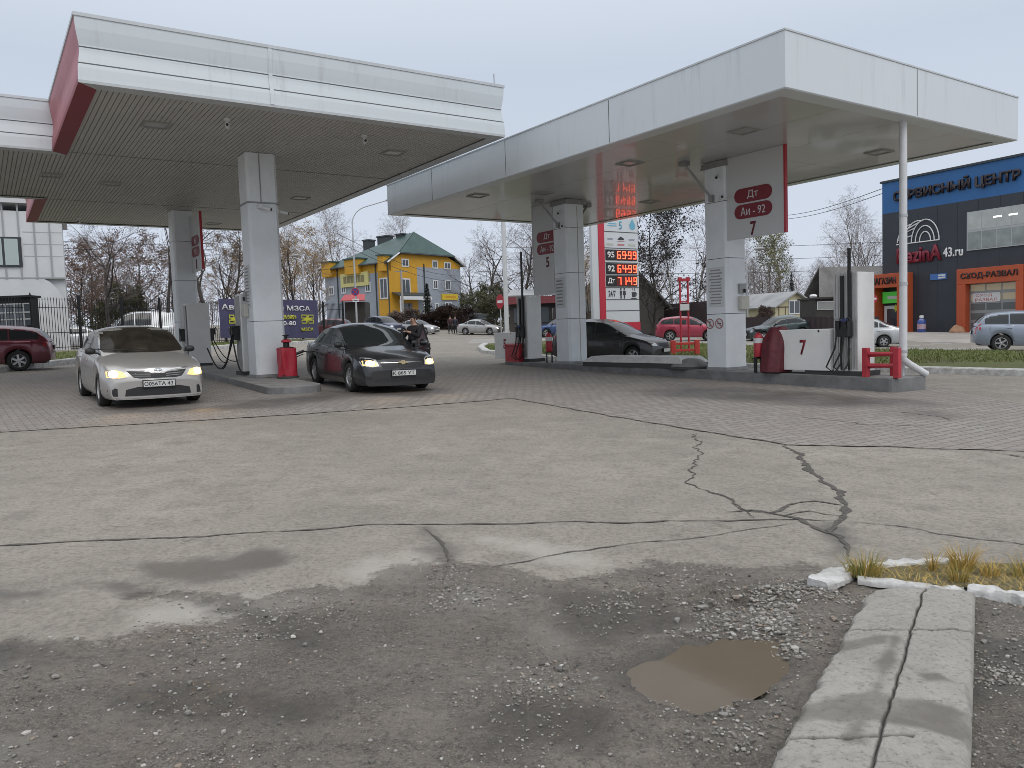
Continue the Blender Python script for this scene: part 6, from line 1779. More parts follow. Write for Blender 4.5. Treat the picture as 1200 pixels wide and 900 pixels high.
m = MB(M); cx = xb - .22; m.prism([(cx - .13, .06), (cx + .13, .06), (cx + .10, -.16), (cx - .10, -.16)], .001, .004); m.prism([(cx - .18, -.2), (cx + .18, -.2), (cx + .15, -.235), (cx - .15, -.235)], .001, .004); m.prism([(cx + .13, .03), (cx + .2, .02), (cx + .2, -.08), (cx + .12, -.09), (cx + .12, -.06), (cx + .165, -.055), (cx + .165, -.005), (cx + .13, 0)], .001, .004)
for i in (-.06, .04): m.prism([(cx + i, .1), (cx + i + .03, .13), (cx + i + .01, .2), (cx + i + .03, .26), (cx + i + .005, .26), (cx + i - .02, .2), (cx + i, .14)], .001, .004)
m.build('coffee_symbol', INK, r)
LBL = mat('sign_pale_blue', (.16, .42, .58), .5); z = Mz(727, 264)[1]; M = fr(z, 0)
text('5', r, M @ Matrix.Translation((xm + .34, 0, .001)), .18, .36, LBL, bold=.02); m = MB(M)
m.span((xm - .42, -.06, .001), (xm + .12, -.02, .003)); m.span((xm - .36, .03, .001), (xm + .12, .07, .003)); cx = xb - .22
m.prism([(cx, .30), (cx + .17, .05), (cx + .15, -.12), (cx + .04, -.17), (cx - .04, -.17), (cx - .15, -.12), (cx - .17, .05)], .001, .004); m.build('fuel_drop_symbol', LBL, r)
z = Mz(727, 282)[1]; M = fr(z, 0); m = MB(M)
for i, (cx, col) in enumerate(((xa + .28, 0), ((xa + xb) / 2, 1), (xb - .28, 0))):
    m.prism([(cx - .2, .06), (cx, .18 if i == 1 else .10), (cx + .2, .08), (cx + .16, .03), (cx - .1, .02)], .001, .004, col); m.span((cx - .2, -.22, .001), (cx + .2, -.14, .003), 2 if i != 1 else 3)
m.span(((xa + xb) / 2 - .22, -.04, .001), ((xa + xb) / 2 + .22, -.02, .003), 3)
m.build('partner_symbol', [mat('sign_grey', (.30, .33, .38), .6), INK, mat('sign_beige', (.48, .49, .42), .6), mat('sign_pink', (.5, .22, .24), .6)], r)

# ---------------------------------------------------------------- things on the grass island
def sign_post(name, label, cat, p, h, rad_=.03, material=STEEL, group=None):
    r = thing(name, label, cat, p, 0, group); m = MB(); m.tube([(0, 0, -.1), (0, 0, h)], rad_, 8); m.build('post', material, r, smooth=40); return r
def disc_mb(M, r0, mi=0, t=.02, z=0.0, n=28):
    m = MB(M); m.prism([(r0 * math.cos(a), r0 * math.sin(a)) for a in np.linspace(0, 2 * math.pi, n + 1)[:-1]], z, z + t, mi); return m
p = P(588, 406); hS = D(588, 346, p.y).z - p.z
r = sign_post('road_sign', 'round red no entry sign on a thin post at the tip of the lawn', 'road sign', p, hS, .035)
sc_ = 8.5 / F_PX * p.y; M = frame((0, -.04, D(587, 353.5, p.y).z - p.z), (.52, -.85, 0), (0, 0, 1))
NOE = mat('sign_face_red', (.38, .015, .03), .4)
m = disc_mb(M, sc_); m.cur = 1; m.span((-sc_ * .68, -sc_ * .18, .0205), (sc_ * .68, sc_ * .18, .024)); m.build('sign_face', [NOE, WHITEP], r)
p = P(595, 412); r = sign_post('flagpole', 'plain tall white steel pole standing on the lawn left of dispenser 5', 'pole', p, D(595, 215, p.y).z - p.z, .11, WPOLE)
m = MB(); m.cbox((0, 0, .02), (.4, .4, .06), .02); m.build('foot', GREYM, r)
# red frame stand with white plate
p = P(803, 416); r = thing('frame_stand', 'tall red steel frame with white plate and a low red barrier on the lawn', 'steel frame', p, .1, 'red steel rails')
k_ = p.y / F_PX; hT = D(803, 328, p.y).z - p.z; r.rotation_euler.z = 0
m = MB()
for x_ in (-4.6, 4.6): m.tube([(x_ * k_, 0, 0), (x_ * k_, 0, hT)], .04, 8)
m.build('upright', RED, r, smooth=40); m = MB(); m.box((0, 0, hT), (14 * k_, .12, .12)); m.build('crossbar', RED, r)
for x_ in (-4.6, 4.6): m = MB(); m.box((x_ * k_, 0, hT + .03), (.14, .14, .16)); m.build('end_cap', RED, r)
for z in (.32, .55): m = MB(); m.box((0, 0, hT * z + .5), (9 * k_, .06, .06)); m.build('crossbar', RED, r)
m = MB(); m.box((0, -.09, D(803, 360, p.y).z - p.z), (10.5 * k_, .03, 7.5 * k_)); m.build('plate', PAPER, r)
m = MB(); q = P(803, 418.5); dy = q.y - p.y; dx_ = q.x - p.x
for x_ in (-13.2, 13.2): m.span((dx_ + x_ * k_ - .09, dy - .09, 0), (dx_ + x_ * k_ + .09, dy + .09, .66))
for z in (.52, .26): m.span((dx_ - 13 * k_, dy - .05, z - .05), (dx_ + 13 * k_, dy + .05, z + .05))
m.build('low_barrier', mat('orange_red_paint', (.52, .05, .04), .45, var=.1), r, bevel=.01)

# ---------------------------------------------------------------- lamp posts
def lamp(label, p, h, arm, uv=None, arms=((1, 0),), r0=.11, col=STEEL):
    r = thing('street_lamp', label, 'street lamp', p, 0, 'street lamps')
    m = MB(); m.tube([(0, 0, -.1), (0, 0, h * .5), (0, 0, h * .86)], [r0, r0 * .8, r0 * .6], 8)
    for ax in arms:
        d = Vector((ax[0], ax[1], 0)); pts = [Vector((0, 0, h * .84))]
        for k in range(1, 9):
            a = k / 8 * math.pi / 2 * .86; pts.append(Vector((0, 0, h * .84)) + d * (arm * (1 - math.cos(a)) * .55) + Vector((0, 0, h * .13 * math.sin(a))))
        pts.append(d * arm + Vector((0, 0, h * 1.005))); m.tube(pts, .05, 7)
    m.build('pole', col, r, smooth=50); m = MB()
    for ax in arms: d = Vector((ax[0], ax[1], 0)); m.tube([d * arm + Vector((0, 0, h * 1.005)), d * (arm + .3) + Vector((0, 0, h * 1.012)), d * (arm + .75) + Vector((0, 0, h * 1.01))], [.08, .15, .08], 8)
    m.build('lamp_head', GREYM, r, smooth=50); return r
p = P(419, 392.5); q = D(452, 236, p.y); rl = lamp('tall grey street lamp carrying a round no stopping sign, by the fence end', p, q.z - p.z, q.x - p.x)
M = frame((0, -.13, D(419, 342, p.y).z - p.z), (1, 0, 0), (0, 0, 1)); s_ = p.y / F_PX * 4.6
r = thing('road_sign', 'round blue and red no stopping sign with a white arrow plate, on the street lamp', 'road sign', Vector(p) + Vector((0, -.12, D(419, 352, p.y).z - p.z))); M = frame((0, -.02, D(419, 342, p.y).z - D(419, 352, p.y).z), (1, 0, 0), (0, 0, 1))
m = disc_mb(M, s_); m.cur = 1; disc = disc_mb(M, s_ * .8, 1, .004, .0205); m.v += disc.v; n0 = len(m.v) - len(disc.v); m.f += [tuple(i + n0 for i in f) for f in disc.f]; m.mi += [1] * len(disc.f)
m.box((0, 0, .026), (s_ * 1.6, s_ * .22, .004), 0, Matrix.Rotation(rad(45), 3, 'Z')); m.box((0, 0, .0275), (s_ * 1.6, s_ * .22, .004), 0, Matrix.Rotation(rad(-45), 3, 'Z')); m.build('sign_face', [NOE, mat('sign_blue', (.03, .07, .26), .4)], r)
M = frame((0, -.02, 0), (1, 0, 0), (0, 0, 1)); m = MB(M); m.box((0, 0, 0), (s_ * 1.5, s_ * .75, .02)); m.box((0, 0, .011), (s_ * 1.1, s_ * .2, .004), 1); m.build('arrow_plate', [WHITEP, INK], r)
p = D(358, 372, 75); p.z = gzf(p.x, p.y); lamp('small grey lamp post with drooping head in front of the orange trees', p, D(358, 300, 75).z - p.z, -1.0, r0=.09)
p = D(876, 380, 60); p.z = gzf(p.x, p.y); lamp('lamp post with short arm peeping past the number 7 pillar', p, D(876, 293, 60).z - p.z, .6, r0=.09)

# ---------------------------------------------------------------- railing with banner
IRON = mat('black_iron', (.012, .012, .013), .5, spec=.3)
fa, fb = P(-150, 420), P(96, 411.5)
fd = (P(388, 396.8) - fb); fd.z = 0; Lf = fd.length; fd.normalize()
pts_f = []; seg0 = 3.05
t = -5 * seg0
posts = [fb + fd * (seg0 * k) for k in range(-4, int(Lf / seg0) + 2)]
fh = 2.98
r = thing('iron_fence', 'black iron bar railing with spear tops behind the left forecourt', 'fence', posts[0], math.atan2(fd.y, fd.x)); r.location.z = gzf(posts[0].x, posts[0].y)
for i, q in enumerate(posts):
    lx = seg0 * i; z = gzf(q.x, q.y) - r.location.z
    m = MB(); m.box((lx, 0, z + fh / 2 + .1), (.12, .12, fh + .35)); m.tube([(lx, 0, z + fh + .27), (lx, 0, z + fh + .42)], [.07, .01], 6); m.build('post', IRON, r)
    if i < len(posts) - 1:
        q2 = posts[i + 1]; z2 = gzf(q2.x, q2.y) - r.location.z; m = MB(); nb = 17
        for k in range(1, nb):
            f = k / nb; zz = z + (z2 - z) * f; x_ = lx + seg0 * f
            m.box((x_, 0, zz + fh / 2 + .08), (.022, .022, fh - .1)); m.tube([(x_, 0, zz + fh + .03), (x_, 0, zz + fh + .19)], [.026, .004], 4)
        for hh in (.28, fh * .38, fh * .86):
            a = Vector((lx, .0, z + hh)); b = Vector((lx + seg0, .0, z2 + hh)); m.tube([a, b], .026, 4)
        m.build('bar_panel', IRON, r)
# banner
bu0, bu1 = 256, 372
fn_ = Vector((fd.y, -fd.x, 0))
def fen(u, v):
    q = PV(u, v, posts[0], fn_); return ((q - posts[0]).dot(fd), q.z)
x0, x1 = fen(bu0, 372)[0], fen(bu1, 372)[0]
zt0, zb0 = fen(bu0, 350)[1], fen(bu0, 396)[1]; zt1, zb1 = fen(bu1, 352)[1], fen(bu1, 396.5)[1]
r = thing('banner', 'wide purple trailer advertising banner tied to the black railing', 'banner', posts[0], math.atan2(fd.y, fd.x)); r.location.z = 0
BAN = mat('banner_purple', (.062, .058, .125), .6, var=.12, scale=1.2); BYEL = mat('banner_yellow', (.55, .54, .05), .6)
m = MB(); m.grid(lambda u, v: (x0 + (x1 - x0) * u, -.07 - .03 * math.sin(u * 23 + v * 3) * math.sin(v * 3.1), (zb0 + (zb1 - zb0) * u) * (1 - v) + (zt0 + (zt1 - zt0) * u) * v), 60, 8); m.build('cloth', BAN, r, smooth=60)
def bfr(u, v, dz=.13): x, z = fen(u, v); return frame((x, -dz, z), (1, 0, .0), (0, 0, 1))
def bw(u, du): return abs(fen(u + du / 2, 370)[0] - fen(u - du / 2, 370)[0])
def bh(u, dv): return abs(fen(u, 370 - dv / 2)[1] - fen(u, 370 + dv / 2)[1])
text('Автоприцепы МЗСА', r, bfr(314, 361.5), bw(314, 103), bh(314, 8), WHITEP, bold=.02)
text('ензия»', r, bfr(338, 371.5), bw(338, 16), bh(338, 5), BYEL, bold=.02); text('0-80', r, bfr(338, 379), bw(338, 15), bh(338, 5), WHITEP, bold=.02)
for u in (274, 359):
    m = MB(bfr(u, 374)); w, h = bw(u, 15), bh(u, 11); t_ = .07
    for sx_ in (-1, 1):
        for sy_ in (-1, 1):
            cx, cy, ww, hh = sx_ * w * .27, sy_ * h * .27, w * .40, h * .40
            for (a, b, c_, d) in ((cx - ww / 2, cy + hh / 2 - t_, cx + ww / 2, cy + hh / 2), (cx - ww / 2, cy - hh / 2, cx + ww / 2, cy - hh / 2 + t_), (cx - ww / 2, cy - hh / 2 + t_, cx - ww / 2 + t_, cy + hh / 2 - t_), (cx + ww / 2 - t_, cy - hh / 2 + t_, cx + ww / 2, cy + hh / 2 - t_)): m.span((a, b, 0), (c_, d, .004))
    m.prism([(0, h * .5), (.08, .08), (w * .5, 0), (.08, -.08), (0, -h * .6), (-.08, -.08), (-w * .5, 0), (-.08, .08)], .005, .009); m.build('logo', BYEL, r)
    text('МЗСА', r, bfr(u, 386), bw(u, 14), bh(u, 4.2), BYEL, bold=.03)

# ---------------------------------------------------------------- white building at the left
CLADW = mat('white_sheet_cladding', (0.60, 0.61, 0.62), .55, var=.06, scale=.6); GPROF = mat('grey_profile', (.33, .34, .35), .5)
def wall_box(mb, x0, x1, y0, y1, z0, z1, mi=0): mb.span((x0, y0, z0), (x1, y1, z1), mi)
YW = 50.0; cW = D(77.5, 340, YW); z0 = gzf(cW.x, YW); aW = .50
fW = Vector((math.cos(aW), math.sin(aW), 0)); nW = Vector((math.sin(aW), -math.cos(aW), 0))
def fWb(u, v): q = PV(u, v, (cW.x, cW.y, 0), nW); return (q - Vector((cW.x, cW.y, 0))).dot(fW), q.z - z0
r = thing('white_building', 'white clad building with grey profiles and an overhanging upper storey at the far left', 'building', (cW.x, YW, z0), aW)
X = lambda u: fWb(u, 300)[0]
Z = lambda v, u=60: fWb(u, v)[1]
m = MB(); m.span((-14, 0, Z(327)), (0, 9, Z(240) - .45)); m.poly([(-14, 0, -.3), (X(75), 0, -.3), (X(75), 0, Z(360)), (X(66), 0, Z(340)), (X(56), 0, Z(330)), (X(50), 0, Z(327)), (-14, 0, Z(327))]); m.span((-14, .3, -.3), (X(74), 8.5, Z(327)))
m.build('wall', CLADW, r)
m = MB(); m.slab([(-14.3, -.3, Z(240)), (0.3, -.3, Z(240)), (.3, 9, Z(240) - .4), (-14.3, 9, Z(240) - .4)], .3, (0, 0, 1)); m.build('roof', mat('light_roof', (.55, .56, .58), .5), r)
m = MB()
for u in (6, 24, 42, 60): m.span((X(u) - .05, -.05, Z(327)), (X(u) + .05, -.002, Z(240)))
m.build('vertical_profile', GPROF, r); m = MB()
for v in (273, 287, 301): m.span((X(28), -.012, Z(v)), (-.02, -.001, Z(v) + .05))
for v in (326,): m.span((-13, -.03, Z(v)), (.0, -.013, Z(v) + .08))
m.build('sheet_joint', mat('sheet_joint_grey', (.40, .41, .42), .6), r)
m = MB(); xa_, xb_ = X(-30), X(26); m.span((xa_, -.12, Z(313)), (xb_, -.03, Z(279))); o = m.build('window_frame', mat('anthracite_frame', (.03, .035, .04), .5), r); m = MB()
for a, b in ((X(-12), X(3)), (X(6), X(22))): m.span((a, -.13, Z(311)), (b, -.121, Z(281)))
m.build('pane', mat('blind_behind_glass', (.40, .47, .46), .15), o)
p = D(18, 395, 44); r = thing('kiosk', 'low black kiosk with gridded windows behind the railing at the far left', 'kiosk', (p.x, 44, gzf(p.x, 44)))
kx = lambda u: D(u, 370, 44).x - p.x; kz = lambda v: D(18, v, 44).z - r.location.z
m = MB(); m.span((kx(-90), 0, -.2), (kx(37), .7, kz(349))); m.span((kx(-92), -.2, kz(349)), (kx(38.5), .9, kz(346.5))); m.build('cabin', IRON, r); m = MB(); m.span((kx(-80), -.05, kz(382)), (kx(36), -.01, kz(356))); o = m.build('window', GLASS, r); m = MB()
for u in np.arange(-76, 36, 10.5): m.span((kx(u) - .03, -.08, kz(382)), (kx(u) + .03, -.052, kz(356)))
for v in (357, 367, 375): m.span((kx(-80), -.082, kz(v)), (kx(36), -.0525, kz(v) + .07))
m.build('window_bars', mat('grey_bars', (.35, .36, .37), .5), o)

# ---------------------------------------------------------------- yellow and grey building
YELL = mat('yellow_siding', (0.56, 0.30, 0.02), .6, var=.08, scale=.8); GSID = mat('grey_siding', (.30, .33, .38), .6, var=.07, scale=.8); ROOFG = mat('green_metal_roof', (.030, .072, .066), .45, var=.3, scale=.35); DKG = mat('dark_gutter', (.04, .05, .055), .5)
WFRAME = mat('white_window_frame', (.62, .64, .66), .5)
C0 = D(457, 372, 115.0); zG = D(457, 372, 115).z
dR = Vector((D(541, 360, 127).x - C0.x, 127 - 115.0, 0)); LR = dR.length; dR.normalize()
dLv = Vector((-dR.y, dR.x, 0)); 
r = thing('office_building', 'three storey yellow and grey sided building with green hipped roof and chimneys', 'building', (C0.x, C0.y, zG), math.atan2(dR.y, dR.x))
nR = Vector((dR.y, -dR.x, 0))
def fR(u, v): q = PV(u, v, (C0.x, C0.y, 0), nR); d_ = q - Vector((C0.x, C0.y, 0)); return d_.dot(dR), q.z - zG
def fL(u, v): q = PV(u, v, (C0.x, C0.y, 0), dR); d_ = q - Vector((C0.x, C0.y, 0)); return d_.dot(dLv), q.z - zG
ze = fR(457.5, 306)[1]; LL = min(fL(381, 330)[0], 24); zr_ = fR(487, 278)[1] + 1.0; zgab = fR(471, 297)[1]
m = MB(); zs_ = fR(457, 317)[1]; xs1 = fR(489, 330)[0]
zband = fR(520, 314.5)[1]
def box_wall(x0, x1, y, z0, z1, mi): m.poly([(x0, y, z0), (x1, y, z0), (x1, y, z1), (x0, y, z1)], mi)
box_wall(0, xs1, 0, -3, ze, 0); box_wall(xs1, LR, 0, -3, zband, 1); box_wall(xs1, LR, 0, zband, ze, 0)
xg = fR(471, 297)[0]; m.poly([(0, 0, ze), (LR, 0, ze), (LR - xg, 0, zgab), (xg, 0, zgab)], 0)
yy1 = fL(443, 330)[0]
def side_wall(y0, y1, z0, z1, mi, x=0): m.poly([(x, y1, z0), (x, y0, z0), (x, y0, z1), (x, y1, z1)], mi)
side_wall(0, yy1, -3, ze, 0); side_wall(yy1, LL, -3, ze - 1.5, 1); side_wall(yy1, LL, ze - 1.5, ze, 0); m.poly([(LR, 0, -3), (LR, LL, -3), (LR, LL, ze), (LR, 0, ze)], 1); m.poly([(LR, LL, -3), (0, LL, -3), (0, LL, ze), (LR, LL, ze)], 1)
m.build('wall', [YELL, GSID], r)
# roof: steep hip with clipped gable
ov = .6; hx = LR / 2; yr0 = 2.6; zt_ = zr_
e0 = ze - .25
sl = (zt_ - e0) / (hx + ov); xh = (zgab - e0) / sl - ov
m = MB(); A1, A2 = (xh, -ov, zgab), (LR - xh, -ov, zgab); B1, B2 = (hx, 2.2, zt_), (hx, 5.0, zt_ - .25)
m.slab([(-ov, -ov, e0), A1, B1, B2, (-ov, LL + ov, e0)][::-1], .15, (-sl, 0, 1)); m.slab([A1, A2, B1], .15, (0, -.6, 1)); m.slab([A2, (LR + ov, -ov, e0), (LR + ov, LL + ov, e0), B2, B1], .15, (sl, 0, 1)); m.slab([B2, (LR + ov, LL + ov, e0), (-ov, LL + ov, e0)], .15, (0, .6, 1)); m.build('roof', ROOFG, r)
m = MB(); m.tube([(-ov, -ov - .02, e0), A1], .14, 5); m.tube([(LR + ov, -ov - .02, e0), A2], .14, 5); m.build('barge_board', WFRAME, r); m = MB(); m.tube([A1, A2], .12, 5); m.tube([(-ov - .05, -ov, e0), (-ov - .05, LL + ov, e0)], .12, 5)
xd = fR(497, 330)[0]
for p_ in ((xd, -.1), (-.1, -.1), (-.1, fL(441, 330)[0]), (-.1, fL(396, 330)[0])): m.tube([(p_[0], p_[1], -2), (p_[0], p_[1], ze - .1)], .1, 5)
m.build('gutter', DKG, r)
# parapet gables over the long wall
for u0_, u1_ in ((447, 457), (408, 424), (381, 391)):
    a, b = fL(u0_, 310)[0], fL(u1_, 310)[0]; a, b = sorted((max(a, -.2), max(b, 0)))
    m = MB(); m.span((-.75, a, ze - 1.4), (.6, b, ze + .75)); m.build('dormer', YELL, r); m = MB(); m.span((-.95, a - .15, ze + .75), (1.4, b + .15, ze + .95)); m.build('dormer_cap', ROOFG, r)
def ridge_y(u):
    lo, hi = -6.0, 60.0
    for _ in range(40):
        y = (lo + hi) / 2; q = C0 + dR * hx + dLv * y; o_, d_ = ray(600, 450); uu = 600 + F_PX * RT.dot(Vector((q.x, q.y, 6)) - o_) / FW.dot(Vector((q.x, q.y, 6)) - o_)
        if uu > u: lo = y
        else: hi = y
    q = C0 + dR * hx + dLv * lo; return lo, q.y
for u, v1, w in ((436, 282.5, 1.3), (455, 278, 2.2), (475, 275.5, 1.4)):
    yq, Yq = ridge_y(u); zc = D(u, v1, Yq).z - zG
    m = MB(); m.span((hx - .7, yq - w / 2, zc - 4), (hx + .7, yq + w / 2, zc)); m.span((hx - .85, yq - w / 2 - .15, zc), (hx + .85, yq + w / 2 + .15, zc + .2)); m.build('chimney', DKG, r)
def winR(u0, u1, v0, v1):
    (a, zt2), (b, zb2) = fR(u0, v0), fR(u1, v1); m = MB(); m.span((a, -.1, zb2), (b, -.02, zt2)); o = m.build('window', WFRAME, r); m = MB(); t_ = .18; md = (a + b) / 2
    m.span((a + t_, -.115, zb2 + t_), (md - .06, -.101, zt2 - t_)); m.span((md + .06, -.115, zb2 + t_), (b - t_, -.101, zt2 - t_)); m.build('pane', GLASS, o)
def winL(u0, u1, v0, v1):
    (a, zt2), (b, zb2) = fL(u0, v0), fL(u1, v1); a, b = sorted((a, b)); m = MB(); m.span((-.1, a, zb2), (-.02, b, zt2)); o = m.build('window', WFRAME, r); m = MB(); t_ = .2; md = (a + b) / 2
    m.span((-.115, a + t_, zb2 + t_), (-.101, md - .08, zt2 - t_)); m.span((-.115, md + .08, zb2 + t_), (-.101, b - t_, zt2 - t_)); m.build('pane', GLASS, o)
for w in ((470, 479, 303, 313), (506, 512.5, 305, 315), (520, 528, 307, 316), (507, 513, 328, 339), (521, 528, 328, 340), (469, 481, 326, 348), (521, 529, 354, 361), (509, 514, 355, 362)): winR(*w)
for w in ((445, 455.5, 326, 350), (385.5, 392, 336, 346), (400, 406, 333, 344), (428, 435, 331, 342), (445, 450, 309, 312)): winL(*w)
m = MB(); a, zt2 = fR(517, 344.5); b, zb2 = fR(535.5, 351.5); m.span((a, -.25, zb2), (b, -.03, zt2)); o = m.build('sign_board', mat('bright_yellow_board', (.70, .50, .03), .5), r); m = MB(); m.span((a + .5, -.262, zb2 + .35), (b - .5, -.251, zt2 - .35)); m.build('sign_strip', mat('orange_sign', (.62, .27, .03), .5), o)
m = MB(); a, zt2 = fL(400.5, 323); b, zb2 = fL(433, 331); a, b = sorted((a, b)); m.span((-.3, a, zb2 - .4), (-.03, b, zt2 + .2)); o = m.build('sign_board', mat('pale_yellow_board', (.58, .54, .22), .5), r); m = MB()
for kq in range(6): yk = a + .8 + kq * (b - a - 1.4) / 6; m.span((-.315, yk, zb2 + .15), (-.301, yk + (b - a) / 9, zt2 - .25))
m.build('sign_marks', mat('olive_marks', (.22, .20, .10), .6), o)
m = MB(); a = fR(459, 355)[0]; b, zc = fR(496, 351); m.slab([(a, -.1, zc + .9), (b, -.1, zc + .9), (b, -1.8, zc + .35), (a, -1.8, zc + .35)], .12, (0, 0, 1)); m.build('porch_roof', DKG, r); m = MB(); m.span((a, -1.86, zc - .15), (b, -1.8, zc + .35))
for xq in (a + .2, b - 1.6, b - .2): m.span((xq - .1, -1.78, -3), (xq + .1, -1.6, zc - .15))
m.build('porch_frame', WFRAME, r); m = MB(); xq = fR(476, 360)[0]; m.span((xq - 1.2, -.1, -2.5), (xq + 1.2, -.02, zc - .6)); m.build('door', GLASS, r)

# ---------------------------------------------------------------- service centre on the right
DKPAN = mat('anthracite_panel', (.036, .043, .054), .5, var=.1, scale=.5); BLUEP = mat('blue_panel', (.024, .125, .33), .45, var=.08, scale=.5); ORNG = mat('orange_panel', (.45, .085, .03), .5, var=.06, scale=1)
S0 = Vector((23.5, 50.0, 0)); Sd = Vector((0.4846, -0.8747, 0)); Sn = Vector((-.8747, -.4846, 0)); zS = gzf(23.4, 49.9) - .05
r = thing('service_building', 'dark two storey car service building with blue top band and orange portals', 'building', (S0.x, S0.y, zS), math.atan2(Sd.y, Sd.x))
# local x along the facade to the right, local y = into the building (left-handed check below)
def fS(u, v, off=0.0):
    q = PV(u, v, S0 + Sn * off, Sn); return (q - S0).dot(Sd), q.z - zS
sy = -1.0   # facade normal in local y: Rz(angle) maps +y to (0.8747,0.4846), so outward is -y
ztop = fS(1035, 215)[1]; zbl = fS(1035, 251)[1]
m = MB(); m.span((0, 0, -.6), (17, 14, zbl), 0); m.span((0, 0, zbl), (17, 14, ztop), 1); m.build('wall', [DKPAN, BLUEP], r)
m = MB(); m.span((-.1, -.1, ztop), (17.1, 14.1, ztop + .12)); m.build('roof_edge', DKG, r)
m = MB()
for x_ in np.arange(1.2, 17, 1.2): m.span((x_ - .008, -.006, 0), (x_ + .008, -.001, zbl - .02))
m.build('panel_joint', mat('joint_darker', (.015, .018, .022), .6), r)
def fxt(txt, ua, ub, va, vb, mt, off=.0, bold=.0, dep=.06, parent=None, name='lettering'):
    a, zt2 = fS((ua), (va + 0)); b, zb2 = fS(ub, vb); M = frame(((a + b) / 2, -off, (zt2 + zb2) / 2), (1, 0, 0), (0, 0, 1)); return text(txt, parent or r, M, b - a, abs(zt2 - zb2), mt, depth=dep, bold=bold, name=name)
SIGD = mat('dark_sign_letters', (.022, .014, .018), .45)
a, za = fS(1048, 229); b, zb_ = fS(1197, 205); zc = (za + zb_) / 2
text('СЕРВИСНЫЙ ЦЕНТР', r, frame(((a + b) / 2, -.003, zc), (1, 0, 0), (0, 0, 1)), b - a, .85, SIGD, depth=.14, bold=.03)
a, z1 = fS(1052, 300); b, z2 = fS(1104, 296); text('RezinA', r, frame(((a + b) / 2, -.003, (z1 + z2) / 2 - .0), (1, 0, 0), (0, 0, 1)), b - a, .95, mat('logo_red', (.20, .012, .03), .45), depth=.12, bold=.03)
a2, z1 = fS(1105.5, 296); b2, z2 = fS(1129, 294); text('43.ru', r, frame(((a2 + b2) / 2, -.003, (z1 + z2) / 2), (1, 0, 0), (0, 0, 1)), b2 - a2, .55, WHITEP, depth=.06, bold=.02)
# tyre emblem: nested arches with tread lines
m = MB(); xa_, z0_ = fS(1051, 286); xb_, z1_ = fS(1101, 282); zb2 = (z0_ + z1_) / 2; W_ = xb_ - xa_; Ht = fS(1085, 257)[1] - zb2
def arch(cx, rx, rz, a0=0, a1=math.pi, th=.035): m.tube([(cx - rx * math.cos(q), -.04, zb2 + rz * math.sin(q)) for q in np.linspace(a0, a1, 19)], th, 5)
cxr = xb_ - W_ * .32
arch(cxr, W_ * .32, Ht); arch(cxr - .02, W_ * .22, Ht * .72); arch(cxr, W_ * .13, Ht * .45); arch(cxr - W_ * .16, W_ * .34, Ht * .98, .12, 1.75); arch(cxr - W_ * .30, W_ * .36, Ht * .86, .1, 1.55)
for q in (.35, .75, 1.15, 1.5): m.tube([(cxr - W_ * .32 * math.cos(q), -.04, zb2 + Ht * math.sin(q)), (cxr - W_ * .22 - W_ * .36 * math.cos(q * .85), -.04, zb2 + Ht * .8 * math.sin(q * .85)), (cxr - W_ * .30 - W_ * .36 * math.cos(q * .8), -.04, zb2 + Ht * .72 * math.sin(q * .8))], .035, 5)
m.tube([(xa_, -.04, zb2), (xb_, -.04, zb2)], .035, 5); m.build('tyre_emblem', WHITEP, r)
def portal(u0, u1, vtop, u0i, u1i, vin, dep, sgn_txt, tu, name, x1=None):
    a, zt2 = fS(u0, vtop); b = x1 if x1 else fS(u1, vtop)[0]; ai = fS(u0i, 360)[0]; bi = b - (ai - a) if x1 else fS(u1i, 360)[0]; zi = fS(u0i, vin)[1]
    m = MB(); m.span((a, -dep, -.4), (ai, -.002, zi - .003)); m.span((bi, -dep, -.4), (b, -.002, zi - .003)); m.span((a, -dep, zi), (b, -.002, zt2)); o = m.build(name, ORNG, r, bevel=.015)
    return o, a, b, ai, bi, zi, zt2
o, a, b, ai, bi, zi, zt2 = portal(1127, 1205, 316, 1137, 1196, 333, .5, '', None, 'gate_portal')
b_ = b
text('СХОД-РАЗВАЛ', o, frame(((a + b) / 2 + .0, -.503, (zi + zt2) / 2), (1, 0, 0), (0, 0, 1)), (b - a) * .86, (zt2 - zi) * .45, SIGD, depth=.04, bold=.02)
m = MB(); m.span((ai, -.06, -.3), (bi, -.004, zi - .005)); gt = m.build('sectional_gate', [mat('gate_grey', (.30, .31, .31), .4, .3)], r); m = MB(); nx_, nz_ = 3, 5
for i in range(nx_):
    for j in range(nz_):
        xx0 = ai + .08 + (bi - ai - .1) * i / nx_; xx1 = ai + (bi - ai - .1) * (i + 1) / nx_; zz0 = .05 + zi * j / nz_ + .06; zz1 = zi * (j + 1) / nz_ - .06
        m.span((xx0, -.072, zz0), (xx1, -.062, zz1), 0 if j < 3 else 1)
m.build('gate_pane', [mat('gate_glass', (.12, .13, .13), .12), mat('gate_glass_warm', (.30, .27, .20), .12, emit=(1, .8, .5), est=.10)], gt)
xq0, zq = fS(1141, 344); xq1, zq2 = fS(1173, 353); m = MB(); m.span((xq0, -.10, zq2), (xq1, -.085, zq)); o = m.build('gate_banner', PAPER, gt); RL = mat('banner_red_letters', (.45, .10, .08), .6)
text('СХОД', o, frame(((xq0 + xq1) / 2 - .12, -.101, zq2 + (zq - zq2) * .72), (1, 0, 0), (0, 0, 1)), (xq1 - xq0) * .6, (zq - zq2) * .32, RL, depth=.004); text('РАЗВАЛ', o, frame(((xq0 + xq1) / 2, -.101, zq2 + (zq - zq2) * .26), (1, 0, 0), (0, 0, 1)), (xq1 - xq0) * .8, (zq - zq2) * .32, RL, depth=.004)
